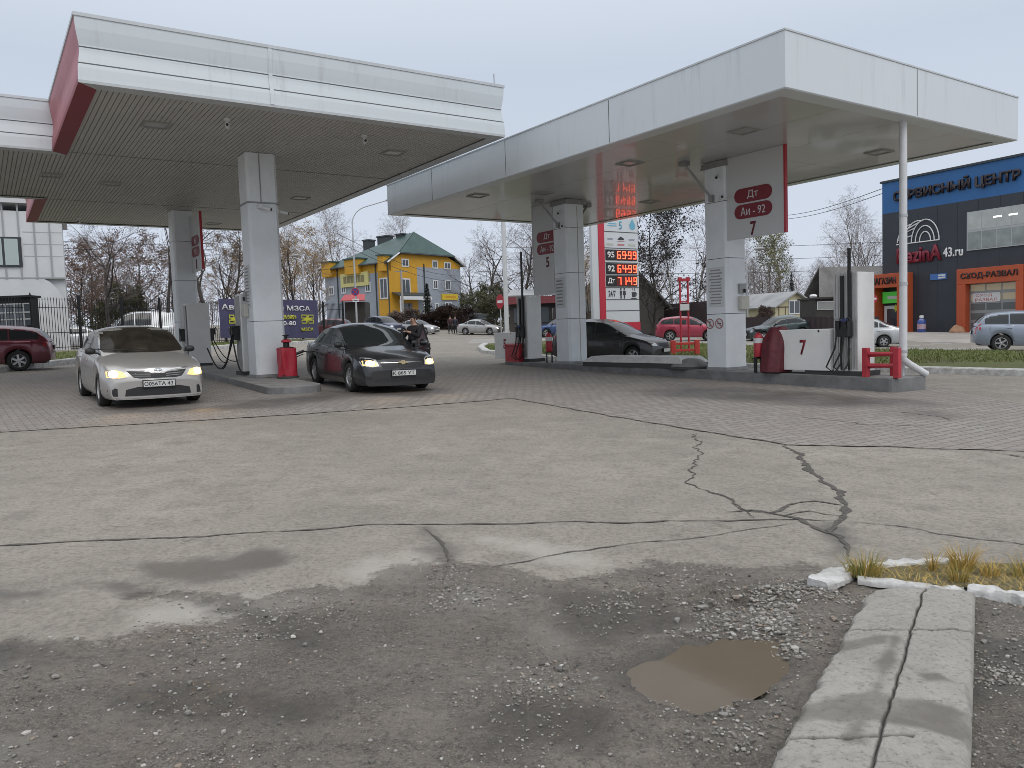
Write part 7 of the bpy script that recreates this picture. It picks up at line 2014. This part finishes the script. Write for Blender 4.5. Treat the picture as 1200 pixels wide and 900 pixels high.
o, a, b, ai, bi, zi, zt2 = portal(1026, 1070, 323, 1036, 1063, 338, 1.0, '', None, 'shop_portal')
text('МАГАЗИН', o, frame(((a + b) / 2, -1.003, (zi + zt2) / 2), (1, 0, 0), (0, 0, 1)), (b - a) * .66, (zt2 - zi) * .5, SIGD, depth=.04, bold=.02)
m = MB(); m.span((ai + .1, -.12, 0), (bi - .1, -.02, zi - 1.1)); dd = m.build('shop_door', WFRAME, r); m = MB(); m.span((ai + .3, -.135, .25), (bi - .3, -.1205, zi - 1.3)); m.build('door_pane', GLASS, dd); m = MB(); xm_ = (ai + bi) / 2 + .2; m.prism([], 0, 0) if False else None
M = frame((xm_, -.137, 1.5), (1, 0, 0), (0, 0, 1)); m = MB(M); m.prism([((.26 if k % 2 else .14) * math.cos(k * math.pi / 8), (.26 if k % 2 else .14) * math.sin(k * math.pi / 8)) for k in range(16)], 0, .01); m.build('sun_sticker', BYEL, dd)
m = MB(); m.span((ai + .15, -.35, zi - .95), (bi - .1, -.2, zi - .25)); gs = m.build('green_sign', mat('green_lightbox', (.08, .36, .06), .4, emit=(.1, 1, .1), est=.12), r); m = MB(); m.span((ai + .5, -.36, zi - .7), (bi - .4, -.351, zi - .52)); m.build('sign_strip', PAPER, gs)
a, zt2 = fS(1134, 249); zb2 = fS(1134, 294)[1]; b = fS(1206, 240)[0]; m = MB(); m.span((a, -.08, zb2), (b, -.003, zt2)); wf = m.build('window', mat('window_surround', (.42, .44, .45), .5), r); m = MB(); nxw = 4
for i in range(nxw):
    for j in range(2):
        xx0 = a + .06 + (b - a - .06) * i / nxw; xx1 = a + (b - a - .06) * (i + 1) / nxw; zz0 = zb2 + .06 + (zt2 - zb2) * j / 2; zz1 = zb2 + (zt2 - zb2) * (j + 1) / 2 - .06
        m.span((xx0, -.09, zz0), (xx1, -.082, zz1), j)
m.build('pane', [mat('office_glass_low', (.16, .18, .18), .08, emit=(.9, 1, .95), est=.06, var=.4, scale=1.5), mat('office_glass_high', (.22, .24, .24), .08, emit=(.95, 1, .95), est=.12, var=.25, scale=1.2)], wf)
LTUBE = mat('lit_tube', (1, 1, 1), .5, emit=(1, 1, .95), est=2.0)
for q in (.45, .7): m = MB(); m.span((a + (b - a) * q, -.098, zt2 - .5), (a + (b - a) * (q + .14), -.091, zt2 - .42)); m.build('ceiling_tube', LTUBE, wf)
a, zt2 = fS(1090.5, 321.5); b, zb2 = fS(1109.5, 327); m = MB(); m.span((a, -.05, zb2), (b, -.003, zt2)); o = m.build('address_plate', mat('plate_blue', (.06, .16, .42), .5), r); m = MB(); m.span((a + .5, -.056, zb2 + .06), (b - .06, -.0505, (zt2 + zb2) / 2 - .02)); m.span((a + .5, -.056, (zt2 + zb2) / 2 + .02), (b - .06, -.0505, zt2 - .06)); m.build('address_print', PAPER, o)
# objects in front of the service centre
q = PV(1080, 391, S0 + Sn * 1.0, Sn); hB = fS(1080, 371, 1.0)[1] - fS(1080, 391, 1.0)[1]
r = thing('inflated_bottle', 'giant blue washer fluid bottle with white cap beside the shop portal', 'advertising bottle', (q.x, q.y, gzf(q.x, q.y)))
m = MB(); w = hB * .235; m.lathe([(w * .9, 0), (w, hB * .04), (w, hB * .62), (w * .85, hB * .72), (w * .45, hB * .80), (w * .42, hB * .84)], n=20); m.build('bottle', mat('bottle_blue', (.05, .09, .30), .3), r, smooth=50)
m = MB(); m.lathe([(w * 1.01, hB * .2), (w * 1.01, hB * .5)], n=20); m.build('bottle_label', mat('bottle_label', (.42, .45, .55), .5, dirt=(.5, .12, .1), scale=2.2), r, smooth=50); m = MB(); m.lathe([(w * .5, hB * .84), (w * .5, hB * .97), (w * .4, hB)], n=16); m.lathe([(w * .92, hB * .66), (w * .62, hB * .77)], n=20); m.build('cap', PAPER, r, smooth=50)
q = PV(1121.5, 391.5, S0 + Sn * .9, Sn); r = thing('boulder', 'small orange painted boulder at the foot of the wheel alignment portal', 'boulder', (q.x, q.y, gzf(q.x, q.y) - .05)); m = MB()
m.grid(lambda u, v: tuple(c_ * (1 + .15 * mnoise.noise((math.cos(u * 6.28) * 1.5, math.sin(u * 6.28) * 1.5, v * 3))) for c_ in (.42 * math.sin(v * 1.57) * math.cos(u * 6.2832), .42 * math.sin(v * 1.57) * math.sin(u * 6.2832), .48 * math.cos(v * 1.57))), 18, 8); m.build('stone', mat('orange_stone', (.36, .20, .12), .8, var=.2), r, smooth=60)

# ---------------------------------------------------------------- brown fence, houses, barn
BRF = mat('brown_profiled_sheet', (.040, .026, .028), .5, var=.15, scale=.5)
def sheet_fence(label, pts, h):
    r = thing('sheet_fence', label, 'fence', (pts[0].x, pts[0].y, gzf(pts[0].x, pts[0].y)), 0, 'brown sheet metal fences')
    o = Vector(r.location); m = MB(); mp = MB()
    for a, b in zip(pts[:-1], pts[1:]):
        d = b - a; d.z = 0; L_ = d.length; d.normalize(); n = Vector((d.y, -d.x, 0)); k = int(L_ / .2); prev = None
        for i in range(k + 1):
            p_ = a + d * (L_ * i / k) + n * (.03 if i % 2 else 0); z = gzf(p_.x, p_.y) - o.z
            cur = (m.av((p_.x - o.x, p_.y - o.y, z - .2)), m.av((p_.x - o.x, p_.y - o.y, z + h)))
            if prev: m.face((prev[0], cur[0], cur[1], prev[1]))
            prev = cur
        for i in range(int(L_ / 2.6) + 1):
            p_ = a + d * (2.6 * i) - n * .06; z = gzf(p_.x, p_.y) - o.z; mp.box((p_.x - o.x, p_.y - o.y, z + h / 2), (.08, .08, h))
    m.build('sheeting', BRF, r); mp.build('post', GREYM, r); return r
fA = P(757, 392.2); fB = P(1030, 395); hF = D(772, 358, fA.y).z - fA.z
fB2 = P(985, 393.5)
fM = P(862, 392.6)
sheet_fence('tall dark brown sheet metal fence behind the red crossover', [Vector((fA.x - 8, fA.y + .5, 0)), fA, fM], hF)
fq = P(930, 394); sheet_fence('lower dark brown sheet metal fence in front of the cottage', [fM + Vector((.1, 0, 0)), P(905, 393.4), fq, P(1030, 396)], D(930, 371.5, fq.y).z - fq.z)
# yellowish cottage
def gable_house(name, label, uL, uR, vE, vR, vB, Y, depth, wallm, roofm, skew=0.0, ridge_u=None):
    pL, pR = D(uL, vE, Y), D(uR, vE, Y + skew); base = gzf(pL.x, Y) - .3
    dx = Vector((pR.x - pL.x, pR.y - pL.y, 0)); W_ = dx.length; r = thing(name, label, 'house' if 'house' in name or 'cottage' in name else 'barn', (pL.x, pL.y, base), math.atan2(dx.y, dx.x))
    ze_, zr2 = pL.z - base, D((uL + uR) / 2, vR, Y).z - base; m = MB()
    m.prism([(0, 0), (W_, 0), (W_, depth), (0, depth)], -.5, ze_); m.poly([(0, 0, ze_), (W_, 0, ze_), (W_ / 2, 0, zr2)]); m.poly([(0, depth, ze_), (W_ / 2, depth, zr2), (W_, depth, ze_)]); m.build('wall', wallm, r)
    s_ = (zr2 - ze_) / (W_ / 2); o_ = .5; m = MB(); m.slab([(-o_, -o_, ze_ - s_ * o_ + .02), (W_ / 2, -o_, zr2 + .02), (W_ / 2, depth + o_, zr2 + .02), (-o_, depth + o_, ze_ - s_ * o_ + .02)], .15, (-s_, 0, 1)); m.slab([(W_ / 2, -o_, zr2 + .02), (W_ + o_, -o_, ze_ - s_ * o_ + .02), (W_ + o_, depth + o_, ze_ - s_ * o_ + .02), (W_ / 2, depth + o_, zr2 + .02)], .15, (s_, 0, 1)); m.build('roof', roofm, r)
    return r, W_, ze_, zr2
CREAM = mat('cream_boards', (.47, .44, .28), .7, var=.1, scale=1); RFG = mat('pale_slate_roof', (.36, .36, .36), .75, dirt=(.22, .23, .24), scale=.5)
r, W_, ze_, zr2 = gable_house('cottage_house', 'cream boarded cottage with pale slate gable roof behind the brown fence', 908, 952, 359, 342.5, 372, 84, 11, CREAM, RFG, 3)
m = MB(); m.span((W_ * .35, -.08, ze_ - .9), (W_ * .65, -.01, ze_ + .65)); o = m.build('window', WFRAME, r); m = MB(); m.span((W_ * .37, -.09, ze_ - .75), (W_ * .49, -.081, ze_ + .5)); m.span((W_ * .51, -.09, ze_ - .75), (W_ * .63, -.081, ze_ + .5)); m.build('pane', GLASS, o)
m = MB()
for x_ in (0.1, .27, .73, .9): m.span((W_ * x_ - .06, -.03, .2), (W_ * x_ + .06, -.005, ze_))
for z in (ze_ - 1.3, ze_ - .1): m.span((.0, -.035, z - .06), (W_, -.031, z + .06))
m.build('timber_frame', mat('timber_brown', (.14, .10, .07), .8), r)
DARKB = mat('dark_boards', (.045, .040, .036), .8, var=.25, scale=1.2); DROOF = mat('dark_bitumen_roof', (.05, .048, .045), .8, var=.2, scale=.6)
gable_house('log_barn', 'dark log barn with steep roof right behind the price sign', 700, 778, 358, 312, 385, 62, 8, DARKB, DROOF, 1)
YB = 92; pB_ = D(952, 352, YB); r = thing('grey_barn', 'big weathered grey roofed barn left of the service building', 'barn', (pB_.x, YB, gzf(pB_.x, YB)), .05)
bx = lambda u: D(u, 340, YB).x - pB_.x; bz = lambda v, u=990: D(u, v, YB).z - r.location.z
m = MB(); m.span((bx(966), 0, -.3), (bx(1095), 4.0, bz(351))); m.build('wall', DARKB, r)
zr_b = bz(315.5) + 1.2; m = MB(); m.slab([(bx(957), -.6, bz(352)), (bx(1098), -.6, bz(352)), (bx(1098), 2, zr_b - .9), (bx(969), 2, zr_b - .9)], .15, (0, -.6, 1)); m.slab([(bx(969), 2, zr_b - .9), (bx(1098), 2, zr_b - .9), (bx(1098), 4.6, bz(352)), (bx(957), 4.6, bz(352))], .15, (0, .6, 1)); m.build('roof', mat('weathered_grey_roof', (.15, .145, .14), .85, var=.3, scale=.6), r)
p = D(955, 385, 74); r = thing('watch_cabin', 'small dark glazed cabin with white roof light between cottage and barn', 'cabin', (p.x, 74, gzf(p.x, 74))); kx = lambda u: D(u, 360, 74).x - p.x; kz = lambda v: D(968, v, 74).z - r.location.z
m = MB(); m.span((kx(955.5), 0, -.2), (kx(984), 4, kz(350))); m.span((kx(954), -.3, kz(350)), (kx(985), 4.3, kz(348))); m.build('cabin', DARKB, r); m = MB(); m.span((kx(957.5), -.06, kz(363)), (kx(979), -.01, kz(353))); o = m.build('window', WFRAME, r); m = MB(); m.span((kx(958.3), -.075, kz(362.4)), (kx(978.3), -.061, kz(353.8))); m.build('pane', mat('milky_glass', (.28, .29, .28), .2), o); m = MB(); m.lathe([(.3, kz(348)), (.36, kz(346)), (.25, kz(344.2)), (.02, kz(343.8))], (kx(958), 1, 0), 12); m.build('roof_light', WHITEP, r)
# red roofed kiosk left of pillar C
YK = 70; p = D(628, 385, YK); r = thing('shop_kiosk', 'dark shop kiosk with dull red fascia behind dispenser 5', 'kiosk', (p.x, YK, gzf(p.x, YK))); kx = lambda u: D(u, 360, YK).x - p.x; kz = lambda v: D(628, v, YK).z - r.location.z
m = MB(); m.span((kx(597), 0, -.2), (kx(690), 6, kz(356))); m.build('cabin', DARKB, r); m = MB(); m.span((kx(594), -.6, kz(356)), (kx(694), 6.3, kz(347.5))); m.build('fascia', mat('dull_red_fascia', (.17, .035, .04), .5, var=.15), r); m = MB()
for u in (602, 616, 634, 652, 668): m.span((kx(u), -.05, kz(378)), (kx(u + 9), -.01, kz(360)))
m.build('window', GLASS, r); m = MB(); m.slab([(kx(594), -.5, kz(347)), (kx(694), -.5, kz(347)), (kx(690), 6, kz(336)), (kx(600), 6, kz(336))], .1, (0, -.3, 1)); m.build('roof', mat('grey_sheet_roof', (.33, .34, .35), .5, var=.15, scale=.6), r)
p = D(412, 380, 88); r = thing('awning_stall', 'small market stall with a pinkish red awning in front of the yellow building', 'stall', (p.x, 88, gzf(p.x, 88))); kx = lambda u: D(u, 360, 88).x - p.x; kz = lambda v: D(412, v, 88).z - r.location.z
m = MB(); m.span((kx(404), 0, 0), (kx(428), 3, kz(354))); m.build('stall', DARKB, r); m = MB(); m.slab([(kx(402), -1.2, kz(353.5)), (kx(430), -1.2, kz(353.5)), (kx(428), .2, kz(346)), (kx(404), .2, kz(346))], .1, (0, -.4, 1)); m.build('awning', mat('pink_red_awning', (.42, .07, .08), .6), r)
p = P(1023, 396); zq = D(1025, 350, p.y).z; r = sign_post('road_sign', 'round red no entry sign on a post left of the shop portal', 'road sign', p, zq - p.z + .35, .03)
M = frame((0, -.04, zq - p.z), (1, 0, 0), (0, 0, 1)); m = disc_mb(M, 5 / F_PX * p.y); m.cur = 1; m.span((-.18, -.05, .0205), (.18, .05, .024)); m.build('sign_face', [NOE, WHITEP], r)
# overhead cables
def cable(label, a, b, sag, r_=.02, n=3, gap=.35):
    a, b = Vector(a), Vector(b); r = thing('overhead_cable', label, 'cable', a, 0, 'overhead cables')
    for k in range(n):
        m = MB(); o_ = Vector((0, 0, gap * k)); m.tube([(b - a) * (i / 20) + o_ + Vector((0, 0, -sag * math.sin(math.pi * i / 20))) for i in range(21)], r_, 4); m.build('wire', IRON, r)
cable('sagging cables running low across the sky behind the right canopy', D(560, 318, 105), D(1200, 306, 96), .8, .028, 3, 1.6)
cable('pair of cables rising to the top of the service building', D(890, 258, 75), D(1036, 226, 50.2), .5, .022, 2, .3)
cable('cables slung across the front of the yellow building', D(395, 283, 70), D(560, 330, 108), 1.2, .022, 2, .7)
cable('cables passing behind the left canopy in front of the bare trees', D(40, 298, 55), D(345, 288, 80), .6, .02, 3, .5)
p = D(473, 385, 92); p.z = gzf(p.x, 92); r = thing('utility_pole', 'grey concrete utility pole in front of the yellow building porch', 'utility pole', p); m = MB(); m.tube([(0, 0, 0), (0, 0, D(473, 316, 92).z - p.z)], [.16, .11], 8); m.build('pole', CONC, r, smooth=40); m = MB(); m.box((0, 0, D(473, 318, 92).z - p.z), (1.6, .1, .1)); m.build('crossarm', GREYM, r)

# ---------------------------------------------------------------- trees
BARK = mat('dark_bark', (.045, .038, .034), .9, var=.3, scale=3); BARKB = mat('birch_bark', (.30, .28, .26), .8, dirt=(.08, .07, .065), scale=2.5); TWIG = mat('twigs', (.115, .095, .087), .9, var=.25, scale=.6); TWIGR = mat('reddish_twigs', (.135, .10, .088), .9, var=.3, scale=.5)
def leafmat(n, a, b): return mat(n, a, .7, dirt=b, scale=.7)
L_RUS = leafmat('russet_leaves', (.155, .085, .052), (.115, .072, .052)); L_GOLD = leafmat('golden_leaves', (.27, .16, .04), (.17, .10, .035)); L_PALE = leafmat('pale_green_leaves', (.20, .19, .06), (.13, .13, .05)); L_DK = leafmat('dark_leaves', (.035, .03, .035), (.06, .052, .055)); L_CON = leafmat('spruce_needles', (.018, .035, .022), (.035, .055, .03)); L_OLV = leafmat('olive_foliage', (.045, .055, .025), (.085, .08, .035))
def grow_tree(seed, h=12.0, spread=.5, nl=(14, 8, 7), twist=.25, droop=0.0, base=.22, r0=.19, leaves=0, leaf=.12, lvl4=2, leaf_lo=0.0, upw=.3):
    rg = random.Random(seed); tr, cr, lf = MB(), MB(), MB()
    def branch(p, d, L_, r_, dep):
        n = 7 if dep == 0 else (5 if dep == 1 else (4 if dep == 2 else 3)); pts = [p]; dd = d.copy(); dirs = []
        for k in range(n):
            dd = (dd + Vector((rg.gauss(0, twist), rg.gauss(0, twist), rg.gauss(0, twist * .6) + (upw * .25 if dep in (1, 2) else 0) - (droop * (k + 1) / n if dep >= 2 else 0)))  * (.35 if dep == 0 else .6)).normalized()
            pts.append(pts[-1] + dd * (L_ / n)); dirs.append(dd.copy())
        rs = [max(.006, r_ * (1 - .85 * k / n)) for k in range(n + 1)]
        (tr if dep <= 1 else cr).tube(pts, rs, 7 if dep == 0 else (5 if dep == 1 else 3), caps=False)
        if leaves and dep >= 2:
            for _ in range(leaves):
                t_ = rg.random() * n; i = min(int(t_), n - 1); q = pts[i].lerp(pts[i + 1], t_ - i)
                if q.z < leaf_lo * h: continue
                q = q + Vector((rg.gauss(0, .16), rg.gauss(0, .16), rg.gauss(0, .14))); a = Vector((rg.gauss(0, 1), rg.gauss(0, 1), rg.gauss(0, 1))).normalized(); b = a.orthogonal().normalized(); s_ = leaf * rg.uniform(.6, 1.3)
                lf.face((lf.av(q - a * s_), lf.av(q + b * s_ * .55), lf.av(q + a * s_), lf.av(q - b * s_ * .55)))
        if dep < 3 + (1 if lvl4 else 0):
            cnt = nl[dep] if dep < 3 else lvl4
            for k in range(cnt):
                t_ = (base + (1 - base) * (k + rg.random()) / cnt) if dep == 0 else (.2 + .8 * (k + rg.random()) / cnt)
                i = min(int(t_ * n), n - 1); q = pts[i].lerp(pts[i + 1], t_ * n - i); ax = dirs[i]
                ang = rg.uniform(0, 6.283); o_ = ax.orthogonal().normalized(); o2 = ax.cross(o_); sd = o_ * math.cos(ang) + o2 * math.sin(ang)
                tilt = rg.uniform(.7, 1.15) * (spread * 2 if dep == 0 else .8); nd = (ax * math.cos(tilt) + sd * math.sin(tilt)).normalized()
                if dep == 0: ln = L_ * (.52 * (1 - .55 * t_) + .06) * rg.uniform(.8, 1.2)
                else: ln = L_ * rg.uniform(.38, .62) * (1.1 - .5 * t_)
                branch(q, nd, ln, max(.007, rs[i] * .55), dep + 1)
    branch(Vector((0, 0, -.2)), Vector((0, 0, 1)), h, r0, 0)
    return tr, cr, lf
_proto = {}
def make_proto(kind, seed, bark, twig, leafm=None, **k):
    tr, cr, lf = grow_tree(seed, **k)
    if lf.f:
        n0 = len(cr.v); cr.v += lf.v; cr.f += [tuple(i + n0 for i in f) for f in lf.f]; cr.mi += [1] * len(lf.f)
    _proto[kind] = (tr.mesh('trunk_mesh', [bark], 60), cr.mesh('crown_mesh', [twig, leafm or twig]), k.get('h', 12.0))
make_proto('spread', 3, BARK, TWIG, h=12, spread=.55, nl=(13, 8, 6), twist=.34, lvl4=2, r0=.22, upw=.35)
make_proto('spread_b', 9, BARK, TWIG, h=12, spread=.48, nl=(14, 8, 6), twist=.30, lvl4=2, r0=.2, base=.15)
make_proto('birch', 5, BARKB, TWIGR, h=14, spread=.33, nl=(18, 8, 6), twist=.18, droop=.45, lvl4=2, r0=.15, base=.18, upw=.6)
make_proto('birch_b', 15, BARKB, TWIGR, h=14, spread=.28, nl=(20, 8, 6), twist=.2, droop=.3, lvl4=2, r0=.15, base=.12, upw=.7)
make_proto('russet', 21, BARK, TWIGR, L_RUS, h=9, spread=.42, nl=(16, 7, 5), twist=.25, lvl4=1, r0=.14, base=.08, leaves=3, leaf=.08)
make_proto('golden', 31, BARK, TWIG, L_GOLD, h=11, spread=.36, nl=(16, 7, 5), twist=.25, lvl4=2, r0=.16, base=.12, leaves=3, leaf=.085)
make_proto('pale', 41, BARKB, TWIG, L_PALE, h=13, spread=.24, nl=(20, 7, 5), twist=.2, lvl4=1, r0=.14, base=.12, leaves=2, leaf=.13, upw=.8)
make_proto('dotted', 51, BARK, TWIG, L_DK, h=11, spread=.38, nl=(18, 8, 5), twist=.28, droop=.2, lvl4=1, r0=.15, base=.1, leaves=4, leaf=.10)
make_proto('brush', 61, BARK, TWIGR, L_OLV, h=4, spread=.6, nl=(18, 7, 5), twist=.35, lvl4=2, r0=.06, base=.02, leaves=3, leaf=.10)
make_proto('thicket', 71, BARK, TWIGR, mat('brown_hedge_leaves', (.085, .052, .040), .8, dirt=(.05, .035, .03), scale=1.2), h=4, spread=.6, nl=(24, 10, 6), twist=.35, lvl4=2, r0=.05, base=.0, leaves=3, leaf=.09)
make_proto('trunk_tall', 81, BARK, TWIG, h=15, spread=.40, nl=(10, 6, 5), twist=.25, lvl4=2, r0=.24, base=.35)
def spruce(seed, h, rb):
    rg = random.Random(seed); tr, cr = MB(), MB(); tr.tube([(0, 0, -.2), (0, 0, h)], [.15, .02], 6)
    z = .05 * h
    while z < h * .99:
        rr = rb * (1 - z / h) ** .85
        for k in range(11):
            a = rg.random() * 6.283; L_ = rr * rg.uniform(.75, 1.12); nseg = max(3, int(L_ / .09))
            for i in range(nseg):
                f = (i + .5) / nseg; q = Vector((math.cos(a) * L_ * f, math.sin(a) * L_ * f, z - L_ * .35 * f ** 1.4 + rg.uniform(-.05, .05)))
                for _ in range(2):
                    d = Vector((math.cos(a) + rg.gauss(0, .6), math.sin(a) + rg.gauss(0, .6), rg.gauss(-.3, .4))).normalized() * rg.uniform(.12, .24); w = d.orthogonal().normalized() * .045
                    cr.face((cr.av(q), cr.av(q + d * .5 + w), cr.av(q + d), cr.av(q + d * .5 - w)))
        z += h * .022
    return tr.mesh('trunk_mesh', [BARK]), cr.mesh('crown_mesh', [L_CON]), h
_proto['conifer'] = spruce(4, 9, 1.9); _proto['thuja'] = spruce(6, 8, 1.0)
def tree(kind, u, Y, vtop, label, group=None, wide=1.0, rz=None, name='bare_tree', cat='tree', vbase=None):
    tm, cm, h0 = _proto[kind]; p = D(u, 370, Y); zb = gzf(p.x, Y); h = D(u, vtop, Y).z - zb; s_ = h / h0
    r = thing(name, label, cat, (p.x, Y, zb - .05), random.random() * 6.28 if rz is None else rz, group); r.scale = (s_ * wide, s_ * wide, s_)
    for nm, me in (('trunk', tm), ('crown', cm)):
        o = bpy.data.objects.new(nm, me); COL.objects.link(o); o.parent = r
    return r
BT = 'bare trees behind the station'
tree('spread', 131, 62, 258, 'wide spreading bare tree between the white building and the rear left pillar', BT, 1.15)
tree('trunk_tall', 196, 60, 225, 'tall bare tree with thin dark trunk rising left of the rear left pillar', BT, .9)
tree('trunk_tall', 243, 58, 215, 'straight dark trunked bare tree between the two left pillars', BT, 1.0)
tree('spread_b', 272, 75, 262, 'bare tree left of the golden tree between the left pillars', BT)
for u, Y, v, lab in ((88, 84, 305, 'russet leaved shrub tree nearest the white building'), (105, 90, 298, 'russet leaved tree left of the wide bare tree'), (150, 88, 300, 'russet leaved tree just right of the wide bare trunk'), (172, 80, 296, 'tall russet leaved tree left of the rear left pillar'), (205, 92, 300, 'russet leaved tree hidden behind the rear left pillar'), (122, 96, 305, 'russet leaved tree far behind the white van')):
    tree('russet', u, Y, v, lab, 'russet trees behind the railing', 1.35, name='russet_tree')
for u, Y, v, lab, w in ((262, 82, 292, 'golden brown tree just left of the nearest left pillar', 1.1), (345, 80, 275, 'big orange brown tree right of the nearest left pillar', 1.1), (368, 92, 290, 'orange brown tree against the yellow building', 1.0), (322, 86, 284, 'orange brown tree half hidden by the nearest left pillar', 1.0), (690, 60, 300, 'golden tree peeping out left of the price sign', .6)):
    tree('golden', u, Y, v, lab, 'golden autumn trees', w, name='autumn_tree')
for u, Y, v, lab, k_ in ((338, 118, 262, 'pale bare tree above the orange trees', 'birch_b'), (396, 150, 258, 'rounded bare birch behind the green roof', 'birch_b'), (375, 150, 280, 'bare birch left of the green roof end', 'birch_b'), (468, 165, 265, 'bare birch top above the chimneys', 'birch_b'), (575, 108, 272, 'broad bare tree right of the yellow building', 'spread'), (612, 82, 262, 'bare tree behind the white pole', 'spread_b'), (630, 95, 275, 'bare tree between dispenser 5 and its board', 'birch'), (655, 74, 260, 'bare tree behind the number 5 board', 'spread_b'), (556, 125, 300, 'bare tree at the right corner of the yellow building', 'spread_b'), (702, 80, 262, 'bare tree just left of the price sign top', 'birch')):
    tree(k_, u, Y, v, lab, BT, 1.2 if k_.startswith('spread') else 1.0)
tree('dotted', 764, 50, 244, 'tree with small dark leaves right behind the price sign', None, .95, name='leafy_tree')
tree('birch', 812, 68, 228, 'large weeping birch between the price sign and pillar 7', 'weeping birches', 1.0, name='birch_tree')
tree('birch', 792, 78, 270, 'smaller weeping birch left of the large weeping birch', 'weeping birches', .9, name='birch_tree')
tree('birch', 840, 72, 250, 'weeping birch half hidden by pillar 7', 'weeping birches', .9, name='birch_tree')
tree('pale', 903, 120, 279, 'tallest pale green poplar above the cottage', 'pale green poplars', 1.0, name='poplar_tree')
tree('pale', 916, 126, 292, 'shorter pale green poplar right of the tallest poplar', 'pale green poplars', 1.0, name='poplar_tree')
tree('conifer', 928, 112, 318, 'dark pointed spruce behind the cottage', 'spruces', .8, name='spruce_tree', cat='tree'); tree('conifer', 1003, 150, 325, 'distant spruce over the grey barn', 'spruces', .9, name='spruce_tree')
for i, (u, Y, v, lab) in enumerate(((885, 104, 300, 'grey bare tree just right of pillar 7'), (896, 112, 312, 'grey bare tree left of the poplars'), (880, 96, 318, 'low grey bare tree at the left end of the cottage roof'), (940, 130, 312, 'grey bare tree right of the spruce'), (955, 140, 315, 'far grey bare tree above the glazed cabin'), (972, 150, 308, 'far grey bare tree left of the grey barn'), (1004, 104, 252, 'tall bare birch left of the service building'), (1022, 112, 268, 'bare birch touching the service building edge'), (985, 118, 290, 'thin bare birch over the grey barn'), (912, 100, 325, 'low bare tree against the cottage gable'), (866, 110, 305, 'bare tree hidden behind pillar 7'))):
    tree(('birch_b', 'spread_b', 'birch_b', 'birch')[i % 4], u, Y, v, lab, BT, 1.15)
tree('thuja', 501.5, 104, 331, 'narrow dark cypress against the grey wall of the yellow building', None, 1.5, name='cypress_tree')
for u, Y, v, lab, w in ((570, 92, 338, 'olive green bush left of the no entry sign', 1.1), (556, 98, 345, 'olive green bush next to the yellow building corner', 1.0), (584, 86, 345, 'olive green bush behind the no entry sign', 1.0), (610, 84, 345, 'olive green bush behind the white pole', .9), (134, 74, 340, 'olive bush below the wide bare tree', 1.1)):
    tree('brush', u, Y, v, lab, 'olive bushes', w, name='bush', cat='bush')
for u, Y, v, lab, w in ((494, 88, 361, 'leafless brown hedge bush nearest the driver', 1.9), (508, 90, 359, 'leafless brown hedge bush in the middle of the hedge', 1.9), (522, 90, 359, 'leafless brown hedge bush right of the middle', 1.9), (536, 91, 361, 'leafless brown hedge bush at the right end by the walkers', 1.8), (893, 80, 358, 'leafless bush against the cottage roof', .9), (770, 58, 372, 'leafless bush at the foot of the log barn', .8)):
    tree('thicket', u, Y, v, lab, 'brown hedge bushes', w, name='hedge_bush', cat='bush')
# far woodland that closes the horizon: reads as one mass
m = MB()
rg = random.Random(99)
for i in range(420):
    x = -230 + 560 * i / 420 + rg.uniform(-1, 1); y = 190 + rg.uniform(-12, 30); z = gzf(x, y); h = rg.uniform(7, 13)
    m.tube([(x, y, z), (x + rg.uniform(-.3, .3), y, z + h)], [.12, .02], 3, caps=False)
    for _ in range(46):
        t_ = rg.uniform(.15, .97); L_ = (1 - t_ * .75) * h * .34; a = rg.random() * 6.28; zz = z + h * t_
        m.tube([(x, y, zz), (x + math.cos(a) * L_ * .6, y + math.sin(a) * L_ * .6, zz + L_ * .45), (x + math.cos(a) * L_, y + math.sin(a) * L_, zz + L_ * rg.uniform(.3, .9))], [.035, .03, .012], 3, caps=False)
tag(m.build('woodland', TWIGR), kind='stuff')
